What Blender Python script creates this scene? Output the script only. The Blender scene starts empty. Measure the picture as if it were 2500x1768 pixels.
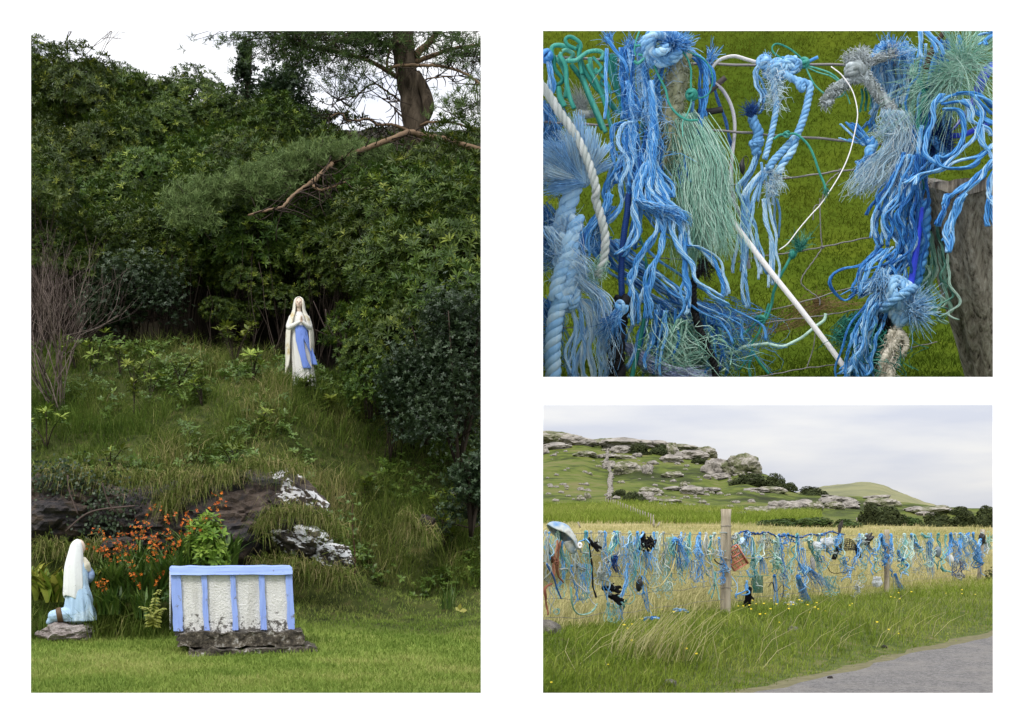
import bpy, bmesh, math, random
import numpy as np
from mathutils import Vector, Matrix, noise as mnoise

R = math.radians
rnd = random.Random(7)
rng = np.random.default_rng(7)
scene = bpy.context.scene
C = scene.collection

# ------------------------------------------------------------------ camera, sky, sun, exposure
F, CX, HY, EYE = 3434.0, 1250.0, 1262.0, 1.6      # focal length and horizon in photograph pixels (2500 x 1768)
cam_d = bpy.data.cameras.new('camera'); cam = bpy.data.objects.new('camera', cam_d); C.objects.link(cam)
cam.location = (0, 0, EYE); cam.rotation_euler = (R(90), 0, 0)
cam_d.sensor_width = 36; cam_d.lens = 36 * F / 2500; cam_d.shift_y = (HY - 884) / 2500
cam_d.clip_start = 0.05; cam_d.clip_end = 9000
scene.camera = cam

SUN_EL, SUN_AZ = R(52), R(205)       # azimuth clockwise from +Y: behind the camera, a little to its left
world = bpy.data.worlds.new('World'); scene.world = world; world.use_nodes = True
wt = world.node_tree; wt.nodes.clear(); wn = wt.nodes.new; wl = wt.links.new
def M_(op, a, b=None, tree=None):
    n = (tree or wt).nodes.new('ShaderNodeMath'); n.operation = op
    for k, v in enumerate((a, b)):
        if v is None: continue
        if isinstance(v, (int, float)): n.inputs[k].default_value = v
        else: (tree or wt).links.new(v, n.inputs[k])
    return n.outputs[0]
sky = wn('ShaderNodeTexSky'); sky.sky_type = 'NISHITA'; sky.sun_disc = False
sky.sun_elevation = SUN_EL; sky.sun_rotation = SUN_AZ; sky.altitude = 20; sky.dust_density = 2.0
hs = wn('ShaderNodeHueSaturation'); hs.inputs['Saturation'].default_value = 0.35; wl(sky.outputs[0], hs.inputs['Color'])
tc = wn('ShaderNodeTexCoord'); sx = wn('ShaderNodeSeparateXYZ'); wl(tc.outputs['Generated'], sx.inputs[0])
up = M_('MAXIMUM', sx.outputs[2], 0.0)
mp = wn('ShaderNodeMapping'); mp.inputs['Scale'].default_value = (1.6, 1.6, 9.0); wl(tc.outputs['Generated'], mp.inputs[0])
nz = wn('ShaderNodeTexNoise'); nz.inputs['Scale'].default_value = 4.2; nz.inputs['Detail'].default_value = 6; nz.inputs['Roughness'].default_value = 0.5
wl(mp.outputs[0], nz.inputs['Vector'])
cr = wn('ShaderNodeValToRGB'); cr.color_ramp.elements[0].position = 0.36; cr.color_ramp.elements[1].position = 0.66
cr.color_ramp.elements[0].color = (0.72, 0.755, 0.865, 1); cr.color_ramp.elements[1].color = (0.97, 0.965, 0.96, 1); wl(nz.outputs['Fac'], cr.inputs[0])
lum = M_('MULTIPLY', M_('ADD', M_('MULTIPLY', up, 2.2), 1.0), 4.55)            # overcast sky, brighter towards the zenith
vm = wn('ShaderNodeVectorMath'); vm.operation = 'SCALE'; wl(cr.outputs[0], vm.inputs[0]); wl(lum, vm.inputs['Scale'])
mx = wn('ShaderNodeMix'); mx.data_type = 'RGBA'; mx.inputs['Factor'].default_value = 0.93
wl(hs.outputs[0], mx.inputs['A']); wl(vm.outputs[0], mx.inputs['B'])
bg = wn('ShaderNodeBackground'); bg.inputs['Strength'].default_value = 0.1; wl(mx.outputs['Result'], bg.inputs[0])
wo = wn('ShaderNodeOutputWorld'); wl(bg.outputs[0], wo.inputs[0])

sun_d = bpy.data.lights.new('sun', 'SUN'); sun_d.energy = 1.3; sun_d.angle = R(14); sun_d.color = (1, .96, .9)
sun = bpy.data.objects.new('sun', sun_d); C.objects.link(sun)
sv = Vector((math.sin(SUN_AZ) * math.cos(SUN_EL), math.cos(SUN_AZ) * math.cos(SUN_EL), math.sin(SUN_EL)))
sun.rotation_euler = sv.to_track_quat('Z', 'Y').to_euler()
scene.view_settings.view_transform = 'Standard'; scene.view_settings.look = 'None'
scene.view_settings.exposure = 0.9; scene.view_settings.gamma = 1.0; scene.view_settings.use_curve_mapping = False
scene.render.engine = 'CYCLES'; scene.cycles.max_bounces = 6; scene.cycles.transparent_max_bounces = 8
scene.cycles.use_denoising = True

# ------------------------------------------------------------------ helpers
def P(px, py, d):
    """photograph pixel and distance along Y -> world point"""
    return np.array(((px - CX) / F * d, d, EYE + (HY - py) / F * d))
def ss(a, b, x):
    t = np.clip((x - a) / (b - a), 0, 1); return t * t * (3 - 2 * t)
def hash2(i, j, s=0):
    h = np.sin(i * 127.1 + j * 311.7 + s * 74.7) * 43758.5453
    return h - np.floor(h)
def vn(x, y, s=0):
    x = np.asarray(x, float); y = np.asarray(y, float)
    i, j = np.floor(x), np.floor(y); u, v = x - i, y - j; u = u * u * (3 - 2 * u); v = v * v * (3 - 2 * v)
    return (hash2(i, j, s) * (1 - u) + hash2(i + 1, j, s) * u) * (1 - v) + (hash2(i, j + 1, s) * (1 - u) + hash2(i + 1, j + 1, s) * u) * v
def fbm(x, y, s=0, o=4):
    t, a = 0, .5
    for k in range(o):
        t = t + a * vn(x * 2 ** k, y * 2 ** k, s + k); a *= .5
    return t
def unit(v): return v / np.maximum(np.linalg.norm(v, axis=-1, keepdims=True), 1e-9)

class MB:
    """collects triangles / quads with a tint per vertex"""
    def __init__(s): s.v, s.f, s.t, s.n = [], [], [], 0
    def add(s, v, f, t=0.5):
        v = np.asarray(v, float).reshape(-1, 3); s.v.append(v)
        t = np.asarray(t, float); s.t.append(np.full(len(v), float(t)) if t.ndim == 0 else t.reshape(-1))
        f = np.asarray(f, int); s.f.append(f + s.n); s.n += len(v)
    def mesh(s, name, smooth=True):
        me = bpy.data.meshes.new(name); V = np.concatenate(s.v); me.vertices.add(len(V)); me.vertices.foreach_set('co', V.ravel())
        loops = np.concatenate([f.ravel() for f in s.f]); tot = np.concatenate([np.full(len(f), f.shape[1]) for f in s.f])
        me.loops.add(len(loops)); me.loops.foreach_set('vertex_index', loops); me.polygons.add(len(tot))
        st = np.zeros(len(tot), int); st[1:] = np.cumsum(tot)[:-1]
        me.polygons.foreach_set('loop_start', st); me.polygons.foreach_set('loop_total', tot)
        if smooth: me.polygons.foreach_set('use_smooth', np.ones(len(tot), bool))
        a = me.attributes.new('tint', 'FLOAT', 'POINT'); a.data.foreach_set('value', np.concatenate(s.t))
        me.update(calc_edges=True); me.validate(); return me
    # ---- shapes
    def tubes(s, Pt, rad, sides=5, tint=None, ref=(0.13, 1, .21), cap=True):
        Pt = np.asarray(Pt, float)
        if Pt.ndim == 2: Pt = Pt[None]
        M, N, _ = Pt.shape; rad = np.broadcast_to(np.asarray(rad, float), (M, N))
        T = unit(np.gradient(Pt, axis=1)); rf = np.array(ref) / np.linalg.norm(ref)
        A = unit(np.cross(T, rf)); B = np.cross(T, A)
        th = np.arange(sides) * 2 * np.pi / sides
        V = Pt[:, :, None] + rad[:, :, None, None] * (A[:, :, None] * np.cos(th)[:, None] + B[:, :, None] * np.sin(th)[:, None])
        i = np.arange(N - 1)[:, None] * sides; k = np.arange(sides); k2 = (k + 1) % sides
        q = np.stack([i + k, i + k2, i + sides + k2, i + sides + k], -1).reshape(-1, 4)
        fs = (q[None] + (np.arange(M) * N * sides)[:, None, None]).reshape(-1, 4)
        if tint is None: tint = rng.random(M)
        s.add(V, fs, np.repeat(np.broadcast_to(np.asarray(tint, float), (M,)), N * sides))
        if cap and sides >= 3:
            base = s.n - M * N * sides
            for e in (0, N - 1):
                fc = (np.arange(M) * N * sides)[:, None] + e * sides + np.arange(sides)[None]
                s.f.append((fc if e else fc[:, ::-1]) + base)
    def box(s, lo, hi, tint=.5, jit=0):
        v = np.array([[x, y, z] for x in (lo[0], hi[0]) for y in (lo[1], hi[1]) for z in (lo[2], hi[2])], float)
        if jit: v += rng.uniform(-jit, jit, v.shape)
        s.add(v, [[0, 1, 3, 2], [4, 6, 7, 5], [0, 4, 5, 1], [2, 3, 7, 6], [0, 2, 6, 4], [1, 5, 7, 3]], tint)
    def grid(s, V, tint=.5, closed=False):
        V = np.asarray(V, float); a, b, _ = V.shape; j = np.arange(b if closed else b - 1); i = np.arange(a - 1)[:, None] * b
        q = np.stack([i + j, i + (j + 1) % b, i + b + (j + 1) % b, i + b + j], -1).reshape(-1, 4); s.add(V, q, tint)
    def leaves(s, pos, dirn, nrm, ln, wd, tint, droop=.1):
        """lens shaped leaves folded along the midrib, four triangles each"""
        d = unit(dirn); n = unit(nrm - d * np.sum(nrm * d, -1, keepdims=True)); w = np.cross(n, d)
        ln = np.asarray(ln)[:, None]; wd = np.asarray(wd)[:, None]
        v = np.stack([pos, pos + d * ln * .55 + w * wd * .5 + n * ln * .03, pos + d * ln * .55 - w * wd * .5 + n * ln * .03,
                      pos + d * ln - n * ln * droop, pos + d * ln * .5 - n * ln * .03], 1)
        f = np.array([[0, 2, 4], [4, 2, 3], [0, 4, 1], [1, 4, 3]])
        s.add(v, (f[None] + (np.arange(len(pos)) * 5)[:, None, None]).reshape(-1, 3), np.repeat(tint, 5))
    def whorls(s, pos, axis, k, ln, ratio, tint, lift=(.15, .75), droop=.12):
        n = len(pos); ax = unit(axis); r = unit(np.cross(ax, unit(rng.normal(size=(n, 3))))); q = np.cross(ax, r)
        ph = rng.random(n)[:, None] * 6.28 + np.arange(k)[None] * 2 * np.pi / k + rng.uniform(-.25, .25, (n, k))
        el = rng.uniform(lift[0], lift[1], (n, k))
        rad = r[:, None] * np.cos(ph)[..., None] + q[:, None] * np.sin(ph)[..., None]
        d = rad * np.cos(el)[..., None] + ax[:, None] * np.sin(el)[..., None]
        nr = ax[:, None] * np.cos(el)[..., None] - rad * np.sin(el)[..., None]
        L = np.repeat(ln, k) * rng.uniform(.7, 1.1, n * k)
        t = np.clip(np.repeat(tint, k) + rng.normal(0, .09, n * k), 0, 1)
        s.leaves(np.repeat(pos, k, 0), d.reshape(-1, 3), nr.reshape(-1, 3), L, L * ratio, t, droop)
    def blades(s, pos, h, w, lean, tint, bend=.5):
        n = len(pos); a = rng.random(n) * 6.28; sd = np.stack([np.cos(a), np.sin(a), np.zeros(n)], 1) * np.asarray(w)[:, None] * .5
        h = np.asarray(h)[:, None]; up_ = np.array([0, 0, 1.0])
        mid = pos + up_ * h * .55 + lean * h * .3; tip = pos + up_ * h * (1 - .25 * np.linalg.norm(lean, axis=1, keepdims=True)) + lean * h * (1 + bend) * .8
        v = np.stack([pos - sd, pos + sd, mid + sd * .75, mid - sd * .75, tip], 1); o = (np.arange(n) * 5)[:, None]
        s.add(v, np.array([[0, 1, 2], [0, 2, 3], [3, 2, 4]])[None].repeat(n, 0).reshape(-1, 3) + np.repeat(o, 3, 0), np.repeat(tint, 5))

def spline(pts, n):
    p = np.asarray(pts, float); m = len(p)
    if m == 2: return p[0] + (p[1] - p[0]) * np.linspace(0, 1, n)[:, None]
    q = np.vstack([2 * p[0] - p[1], p, 2 * p[-1] - p[-2]]); L = np.r_[0, np.cumsum(np.linalg.norm(np.diff(p, axis=0), axis=1))]
    t = np.interp(np.linspace(0, L[-1], n), L, np.arange(m)); i = np.minimum(t.astype(int), m - 2); u = (t - i)[:, None]
    a, b, c, d = q[i], q[i + 1], q[i + 2], q[i + 3]
    return .5 * (2 * b + (c - a) * u + (2 * a - 5 * b + 4 * c - d) * u * u + (3 * b - 3 * c + d - a) * u ** 3)

def link(name, mesh, mat, parent=None):
    o = bpy.data.objects.new(name, mesh); C.objects.link(o)
    if mat is not None and (not mesh.materials): mesh.materials.append(mat)
    if parent is not None: o.parent = parent
    return o
def tag(o, label, cat, group=None, kind=None):
    o['label'] = label; o['category'] = cat
    if group: o['group'] = group
    if kind: o['kind'] = kind
    return o
def thing(name, label, cat, loc=(0, 0, 0), group=None, rz=0):
    o = bpy.data.objects.new(name, None); C.objects.link(o); o.location = loc; o.rotation_euler = (0, 0, rz)
    o.empty_display_size = .1
    return tag(o, label, cat, group)
def struct(name, mb, mat, smooth=True):
    o = link(name, mb.mesh(name, smooth), mat); o['kind'] = 'structure'; return o
def stuff(name, mb, mat, label, cat, parent=None):
    o = link(name, mb.mesh(name), mat, parent); o['kind'] = 'stuff'
    if parent is None: tag(o, label, cat)
    return o
def copy_thing(src, label, loc, rz=0, scale=(1, 1, 1), group=None):
    r = src.copy(); C.objects.link(r); r.location = loc; r.rotation_euler = (0, 0, rz); r.scale = scale; r['label'] = label
    if group: r['group'] = group
    for ch in list(src.children):
        c = ch.copy(); C.objects.link(c); c.parent = r
    return r

# ------------------------------------------------------------------ materials
def new_mat(name):
    m = bpy.data.materials.new(name); m.use_nodes = True; t = m.node_tree; t.nodes.clear()
    out = t.nodes.new('ShaderNodeOutputMaterial'); b = t.nodes.new('ShaderNodeBsdfPrincipled'); t.links.new(b.outputs[0], out.inputs[0])
    return m, t, b, out
def ramp(t, fac, cols, pos=None):
    r = t.nodes.new('ShaderNodeValToRGB'); e = r.color_ramp.elements
    pos = pos or [k / max(1, len(cols) - 1) for k in range(len(cols))]
    while len(e) < len(cols): e.new(.5)
    for k, c in enumerate(cols): e[k].position = pos[k]; e[k].color = (*c, 1)
    t.links.new(fac, r.inputs[0]); return r.outputs[0]
def noise_(t, scale, detail=4, rough=.55, coord='Object', stretch=None, dist=0):
    tcn = t.nodes.new('ShaderNodeTexCoord'); n = t.nodes.new('ShaderNodeTexNoise')
    n.inputs['Scale'].default_value = scale; n.inputs['Detail'].default_value = detail; n.inputs['Roughness'].default_value = rough; n.inputs['Distortion'].default_value = dist
    src = tcn.outputs[coord]
    if stretch:
        m = t.nodes.new('ShaderNodeMapping'); m.inputs['Scale'].default_value = stretch; t.links.new(src, m.inputs[0]); src = m.outputs[0]
    t.links.new(src, n.inputs['Vector']); return n.outputs['Fac']
def mixc(t, fac, a, b, mode='MIX'):
    m = t.nodes.new('ShaderNodeMix'); m.data_type = 'RGBA'; m.blend_type = mode
    for key, v in (('Factor', fac), ('A', a), ('B', b)):
        if isinstance(v, tuple): m.inputs[key].default_value = (*v, 1)
        elif isinstance(v, (int, float)): m.inputs[key].default_value = v
        else: t.links.new(v, m.inputs[key])
    return m.outputs['Result']
def bump(t, b, h, strength=.4, dist=.02):
    n = t.nodes.new('ShaderNodeBump'); n.inputs['Strength'].default_value = strength; n.inputs['Distance'].default_value = dist
    t.links.new(h, n.inputs['Height']); t.links.new(n.outputs[0], b.inputs['Normal'])
def tint_mat(name, cols, rough=.6, spec=.3, trans=0, vary=.25, nscale=0, pos=None, streak=None):
    """colour from the per-piece tint, a little different on each object"""
    m, t, b, out = new_mat(name)
    a = t.nodes.new('ShaderNodeAttribute'); a.attribute_name = 'tint'
    fac = a.outputs['Fac']
    if nscale:
        fac = M_('ADD', fac, M_('MULTIPLY', M_('SUBTRACT', noise_(t, nscale, 3, coord='Object', stretch=streak), .5, t), .7, t), t)
    col = ramp(t, fac, cols, pos)
    oi = t.nodes.new('ShaderNodeObjectInfo'); h = t.nodes.new('ShaderNodeHueSaturation'); t.links.new(col, h.inputs['Color'])
    t.links.new(M_('ADD', M_('MULTIPLY', oi.outputs['Random'], vary, t), 1 - vary / 2, t), h.inputs['Value'])
    t.links.new(M_('ADD', M_('MULTIPLY', oi.outputs['Random'], vary * .05, t), .5 - vary * .025, t), h.inputs['Hue'])
    col = h.outputs[0]
    t.links.new(col, b.inputs['Base Color']); b.inputs['Roughness'].default_value = rough; b.inputs['Specular IOR Level'].default_value = spec
    if trans:
        tr = t.nodes.new('ShaderNodeBsdfTranslucent'); t.links.new(col, tr.inputs[0]); ms = t.nodes.new('ShaderNodeMixShader'); ms.inputs[0].default_value = trans
        t.links.new(b.outputs[0], ms.inputs[1]); t.links.new(tr.outputs[0], ms.inputs[2]); t.links.new(ms.outputs[0], out.inputs[0])
    return m
def plain(name, col, rough=.6, spec=.3, nscale=0, amt=.3, bumpd=0, metal=0):
    m, t, b, out = new_mat(name)
    if nscale:
        n = noise_(t, nscale, 5); c = mixc(t, n, tuple(x * (1 - amt) for x in col), tuple(min(1, x * (1 + amt)) for x in col)); t.links.new(c, b.inputs['Base Color'])
        if bumpd: bump(t, b, n, .6, bumpd)
    else: b.inputs['Base Color'].default_value = (*col, 1)
    b.inputs['Roughness'].default_value = rough; b.inputs['Specular IOR Level'].default_value = spec; b.inputs['Metallic'].default_value = metal
    return m
# ------------------------------------------------------------------ white wall with three openings, standing in for the blank page margins
WY, WT = 2.0, 0.03
m_white, t_, b_, o_ = new_mat('white_wall_paint')
b_.inputs['Base Color'].default_value = (.9, .9, .9, 1); b_.inputs['Roughness'].default_value = .9; b_.inputs['Specular IOR Level'].default_value = .1
bump(t_, b_, noise_(t_, 180, 3), .08, .002)
def wall():
    X = [-3.3] + [(p - CX) / F * WY for p in (75.5, 1174, 1325.5, 2424)] + [3.3]
    Z = [-.02] + [EYE + (HY - p) / F * WY for p in (1692, 988.5, 920.5, 75.5)] + [2.62]
    dx = [0, -.014, .014, -.003, .014, 0]; dz = [0, -.012, .006, .002, .014, 0]
    v, f = [], []
    for k in (0, 1):
        for i in range(6):
            for j in range(6): v.append((X[i] + k * dx[i], WY + k * WT, Z[j] + k * dz[j]))
    I = lambda k, i, j: k * 36 + i * 6 + j
    hole = {(1, 1), (1, 2), (1, 3), (3, 1), (3, 3)}
    for i in range(5):
        for j in range(5):
            if (i, j) in hole:
                for (a, b, nb) in (((i, j), (i + 1, j), (i, j - 1)), ((i + 1, j), (i + 1, j + 1), (i + 1, j)), ((i + 1, j + 1), (i, j + 1), (i, j + 1)), ((i, j + 1), (i, j), (i - 1, j))):
                    if nb not in hole: f.append((I(0, *a), I(1, *a), I(1, *b), I(0, *b)))
            else:
                f.append((I(0, i, j), I(0, i + 1, j), I(0, i + 1, j + 1), I(0, i, j + 1)))
                f.append((I(1, i, j), I(1, i, j + 1), I(1, i + 1, j + 1), I(1, i + 1, j)))
    for j in range(5):
        for i in (0, 5): f.append((I(0, i, j), I(0, i, j + 1), I(1, i, j + 1), I(1, i, j)))
    for i in range(5): f.append((I(0, i, 5), I(0, i + 1, 5), I(1, i + 1, 5), I(1, i, 5)))
    m = MB(); m.add(v, f); return m
struct('wall', wall(), m_white, False)
def prism_x(x0, x1, poly):
    m = MB(); n = len(poly); v = [(x, y, z) for x in (x0, x1) for (y, z) in poly]; m.add(v, [[k, (k + 1) % n, n + (k + 1) % n, n + k] for k in range(n)])
    m.f.append(np.array([list(range(n))[::-1]])); m.f.append(np.array([[n + k for k in range(n)]])); return m
struct('partition_wall', prism_x(-.02, .025, [(WY + WT + .002, EYE + .0815 * 2.03), (3.3, EYE + .0815 * 3.3), (3.2, 2.6), (WY + WT + .002, 2.6)]), m_white, False)
for xa in (-.02, 2.94):                              # slim piers that carry the raised bank
    for ya in (2.42, 6.9): struct('pillar', prism_x(xa, xa + .05, [(ya, -.02), (ya + .06, -.02), (ya + .06, EYE + .0822 * (ya + .06)), (ya, EYE + .0822 * ya)]), m_white, False)
m = MB(); m.add([(-14, -14, 0), (14, -14, 0), (14, WY - .002, 0), (-14, WY - .002, 0)], [[0, 1, 2, 3]])
struct('bounce_floor', m, plain('bounce_floor_pale', (.74, .73, .71), .8, .2, 3, .06))  # unseen pale floor, added to bounce sky light onto the white wall
m = MB(); m.add([(-6000, -6000, -.9), (6000, -6000, -.9), (6000, 6000, -.9), (-6000, 6000, -.9)], [[0, 1, 2, 3]])
struct('ground', m, plain('far_ground', (.09, .11, .03), .9, .1, .02, .3))

# ------------------------------------------------------------------ left place: lawn, bank and wooded hill
_pd = np.array([2, 15.6, 17.4, 18.4, 19.2, 20.0, 21.6, 23, 24.5, 26, 28, 36, 40, 48.])
_pc = np.array([0, 0, .10, .32, .62, 2.05, 2.95, 3.75, 4.4, 4.35, 4.7, 10.6, 12.6, 13.2])
_pr = np.array([0, 0, .10, .18, .26, .55, 1.75, 2.85, 3.9, 4.2, 4.7, 10.6, 12.6, 13.2])
def zL(x, d):
    x = np.asarray(x, float); d = np.asarray(d, float)
    w = ss(-3.6, -1.7, x + (d - 20) * .12); z = np.interp(d, _pd, _pc) * (1 - w) + np.interp(d, _pd, _pr) * w
    k = ss(16.8, 19.5, d)
    z = z + k * (fbm(x * .9, d * .9, 3) - .47) * .5 + k * (fbm(x * 3, d * 3, 9) - .47) * .16 + (1 - k) * (fbm(x * .6, d * .6, 5) - .47) * .05
    return z
def hitL(px, py, lo=9.0, hi=45.0):
    """where the sight line through a pixel meets the left hillside"""
    d = np.linspace(lo, hi, 1500); x = (px - CX) / F * d; z = EYE + (HY - py) / F * d; b = np.where(z - zL(x, d) < 0)[0]
    k = b[0] if len(b) else len(d) - 1; return np.array([x[k], d[k], float(zL(x[k], d[k]))])
xs = np.linspace(-26, -.06, 130); ds = np.r_[np.linspace(2.04, 14, 40), np.linspace(14.15, 28, 150), np.linspace(28.3, 48, 50)]
X_, D_ = np.meshgrid(xs, ds); m = MB(); m.grid(np.stack([X_, D_, zL(X_, D_)], -1))
e = np.stack([np.full(len(ds), xs[-1]), ds, zL(np.full(len(ds), xs[-1]), ds)], -1); e2 = e.copy(); e2[:, 2] = -.95; m.grid(np.stack([e, e2], 1))
e = np.stack([xs, np.full(len(xs), 48.), zL(xs, np.full(len(xs), 48.))], -1); e2 = e.copy(); e2[:, 2] = -.95; m.grid(np.stack([e2, e], 1))
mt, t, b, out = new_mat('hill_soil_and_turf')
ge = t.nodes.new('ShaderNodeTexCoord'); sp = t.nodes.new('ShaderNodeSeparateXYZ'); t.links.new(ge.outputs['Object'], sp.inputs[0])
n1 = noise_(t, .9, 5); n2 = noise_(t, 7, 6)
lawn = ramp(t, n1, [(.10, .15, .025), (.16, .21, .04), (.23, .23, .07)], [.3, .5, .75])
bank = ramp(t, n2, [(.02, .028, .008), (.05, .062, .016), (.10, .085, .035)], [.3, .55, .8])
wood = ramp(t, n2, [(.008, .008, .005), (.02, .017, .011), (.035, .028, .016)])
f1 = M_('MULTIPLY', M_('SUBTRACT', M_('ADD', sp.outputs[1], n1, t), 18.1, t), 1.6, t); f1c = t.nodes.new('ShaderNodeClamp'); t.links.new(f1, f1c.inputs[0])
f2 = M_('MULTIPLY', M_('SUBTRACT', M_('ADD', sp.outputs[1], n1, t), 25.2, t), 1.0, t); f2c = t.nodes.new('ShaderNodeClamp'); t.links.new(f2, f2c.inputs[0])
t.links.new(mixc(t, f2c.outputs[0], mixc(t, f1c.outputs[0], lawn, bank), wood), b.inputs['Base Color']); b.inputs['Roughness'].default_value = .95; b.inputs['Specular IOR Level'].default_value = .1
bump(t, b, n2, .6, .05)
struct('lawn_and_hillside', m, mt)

# ------------------------------------------------------------------ lower right place: verge, field, rocky hill
RA = np.array([2.31, 12.8]); RU = np.array([.560, .828]); RN = np.array([-.828, .560])
_sk = np.array([(1100, 1075), (1325, 1062), (1346, 1060), (1431, 1066), (1444, 1076), (1491, 1081), (1540, 1078), (1605, 1084), (1625, 1092), (1695, 1098), (1734, 1108), (1748, 1126), (1765, 1126), (1786, 1120),
                (1817, 1120), (1837, 1133), (1853, 1150), (1870, 1158), (1909, 1176), (1942, 1199), (2010, 1211), (2092, 1214), (2193, 1223), (2284, 1234), (2361, 1241), (2424, 1243), (2900, 1246)], float)
def zR(x, d):
    x = np.asarray(x, float); d = np.asarray(d, float)
    px = CX + x / np.maximum(d, 1) * F
    u = (x - RA[0]) * RU[0] + (d - RA[1]) * RU[1]; n = (x - RA[0]) * RN[0] + (d - RA[1]) * RN[1]
    hf = np.interp(u, [-6, 0, 6, 14, 22], [.42, .38, .29, .17, .06])
    near = ss(.15, 2.4, n) * hf + ss(.3, 2, n) * (fbm(x * 1.3, d * 1.3, 4) - .47) * .12
    near = near + ss(4, 120, n) * (np.interp(px, [1325, 1800, 2424], [.55, .85, .75]) - near)
    py_s = np.interp(px, _sk[:, 0], _sk[:, 1]); dsk = np.interp(px, [1325, 1750, 1950, 2424], [420, 380, 300, 250])
    pb = np.interp(px, [1200, 1325, 1600, 1800, 2424], [1230, 1228, 1236, 1250, 1262])
    w1 = np.clip((d - 140) / 80, 0, 1); w2 = np.clip((d - 220) / np.maximum(dsk - 220, 1), 0, 1)
    py = 1283 + (pb - 1283) * w1 + (py_s - pb) * w2 ** 1.1
    zf = EYE + (HY - py) / F * d - np.clip(d - dsk, 0, None) * .12
    zf = zf + ss(170, 230, d) * (fbm(x / 22, d / 22, 7) - .47) * 3.0 * ss(0, 40, dsk - d + 25) + ss(170, 230, d) * (fbm(x / 6, d / 6, 2) - .47) * .7
    k = ss(130, 150, d); return near * (1 - k) + zf * k
def hitR(px, py, lo=9.0, hi=430.0):
    d = np.geomspace(lo, hi, 3000); x = (px - CX) / F * d; z = EYE + (HY - py) / F * d; b = np.where(z - zR(x, d) < 0)[0]
    k = b[0] if len(b) else int(np.argmin(z - zR(x, d))); return np.array([x[k], d[k], float(zR(x[k], d[k]))])
ds = np.r_[np.arange(2.05, 44, .4), np.geomspace(45, 150, 40), np.linspace(153, 460, 130)]; s_ = np.linspace(0, 1, 150)
x0 = np.where(ds < 50, .03, -.3 * (ds - 50)); x1 = .62 * ds + 5
X_ = x0[:, None] + s_[None] * (x1 - x0)[:, None]; D_ = np.repeat(ds[:, None], 150, 1); m = MB(); m.grid(np.stack([X_, D_, zR(X_, D_)], -1))
mt, t, b, out = new_mat('meadow_ground')
ge = t.nodes.new('ShaderNodeTexCoord'); sp = t.nodes.new('ShaderNodeSeparateXYZ'); t.links.new(ge.outputs['Object'], sp.inputs[0])
n1 = noise_(t, .35, 5); n2 = noise_(t, 5, 5); n3 = noise_(t, .03, 6, .6); n4 = noise_(t, .22, 5, .65)
verge = ramp(t, n2, [(.03, .045, .012), (.07, .09, .02), (.15, .125, .06)], [.25, .5, .8])
straw = ramp(t, n1, [(.13, .14, .04), (.24, .21, .085), (.33, .275, .13)], [.3, .5, .7])
hillc = ramp(t, M_('ADD', M_('MULTIPLY', n3, .55, t), M_('MULTIPLY', n4, .45, t), t), [(.020, .025, .008), (.042, .056, .011), (.085, .110, .016), (.13, .12, .045)], [.37, .45, .51, .60])
f1 = t.nodes.new('ShaderNodeClamp'); t.links.new(M_('MULTIPLY', M_('SUBTRACT', sp.outputs[1], 22, t), .08, t), f1.inputs[0])
f2 = t.nodes.new('ShaderNodeClamp'); t.links.new(M_('MULTIPLY', M_('SUBTRACT', M_('ADD', sp.outputs[1], M_('MULTIPLY', n3, 30, t), t), 160, t), .1, t), f2.inputs[0])
t.links.new(mixc(t, f2.outputs[0], mixc(t, f1.outputs[0], verge, straw), hillc), b.inputs['Base Color']); b.inputs['Roughness'].default_value = .95; b.inputs['Specular IOR Level'].default_value = .1
bump(t, b, n2, .5, .04)
struct('meadow_and_hill', m, mt)
# road: a strip with a ragged edge
us = np.linspace(-16, 70, 200); ed = (fbm(us * 1.7, us * 0, 8) - .47) * .35
L_ = np.stack([RA[0] + RU[0] * us + RN[0] * ed, RA[1] + RU[1] * us + RN[1] * ed, np.full(200, .008)], -1); Rr = L_.copy(); Rr[:, 0] -= RN[0] * 5; Rr[:, 1] -= RN[1] * 5
keep = L_[:, 1] > 7.4; m = MB(); m.grid(np.stack([L_[keep], Rr[keep]], 1))
mt, t, b, out = new_mat('worn_asphalt')
n1 = noise_(t, .9, 5, stretch=(1, 1, 1)); n2 = noise_(t, 50, 4, .85); n3 = noise_(t, 1.8, 7, .7)
n5 = noise_(t, 14, 6, .9); c = mixc(t, ramp(t, M_('ADD', M_('MULTIPLY', n2, .5, t), M_('MULTIPLY', n5, .5, t), t), [(0, 0, 0), (1, 1, 1)], [.40, .60]), (.04, .038, .038), (.22, .21, .20)); c = mixc(t, M_('MULTIPLY', ramp(t, n3, [(0, 0, 0), (1, 1, 1)], [.46, .7]), .65, t), c, (.2, .185, .165))
t.links.new(c, b.inputs['Base Color']); b.inputs['Roughness'].default_value = .9; b.inputs['Specular IOR Level'].default_value = .2; bump(t, b, n2, .8, .01)
struct('road', m, mt)
# gravelly edge between verge and road
e0 = (fbm(us * 2.3, us * 0 + 3, 8) - .47) * .3 + .22; G0 = L_.copy(); G0[:, 2] = .004; G0[:, 0] -= RN[0] * .3; G0[:, 1] -= RN[1] * .3; G1 = np.stack([RA[0] + RU[0] * us + RN[0] * e0, RA[1] + RU[1] * us + RN[1] * e0, np.full(200, .005)], -1)
G1[:, 2] = zR(G1[:, 0], G1[:, 1]) + .006
m = MB(); m.grid(np.stack([G1[keep], G0[keep]], 1)); struct('road_edge', m, plain('dry_gravel_soil', (.13, .12, .065), .95, .1, 9, .6, .02))
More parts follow.
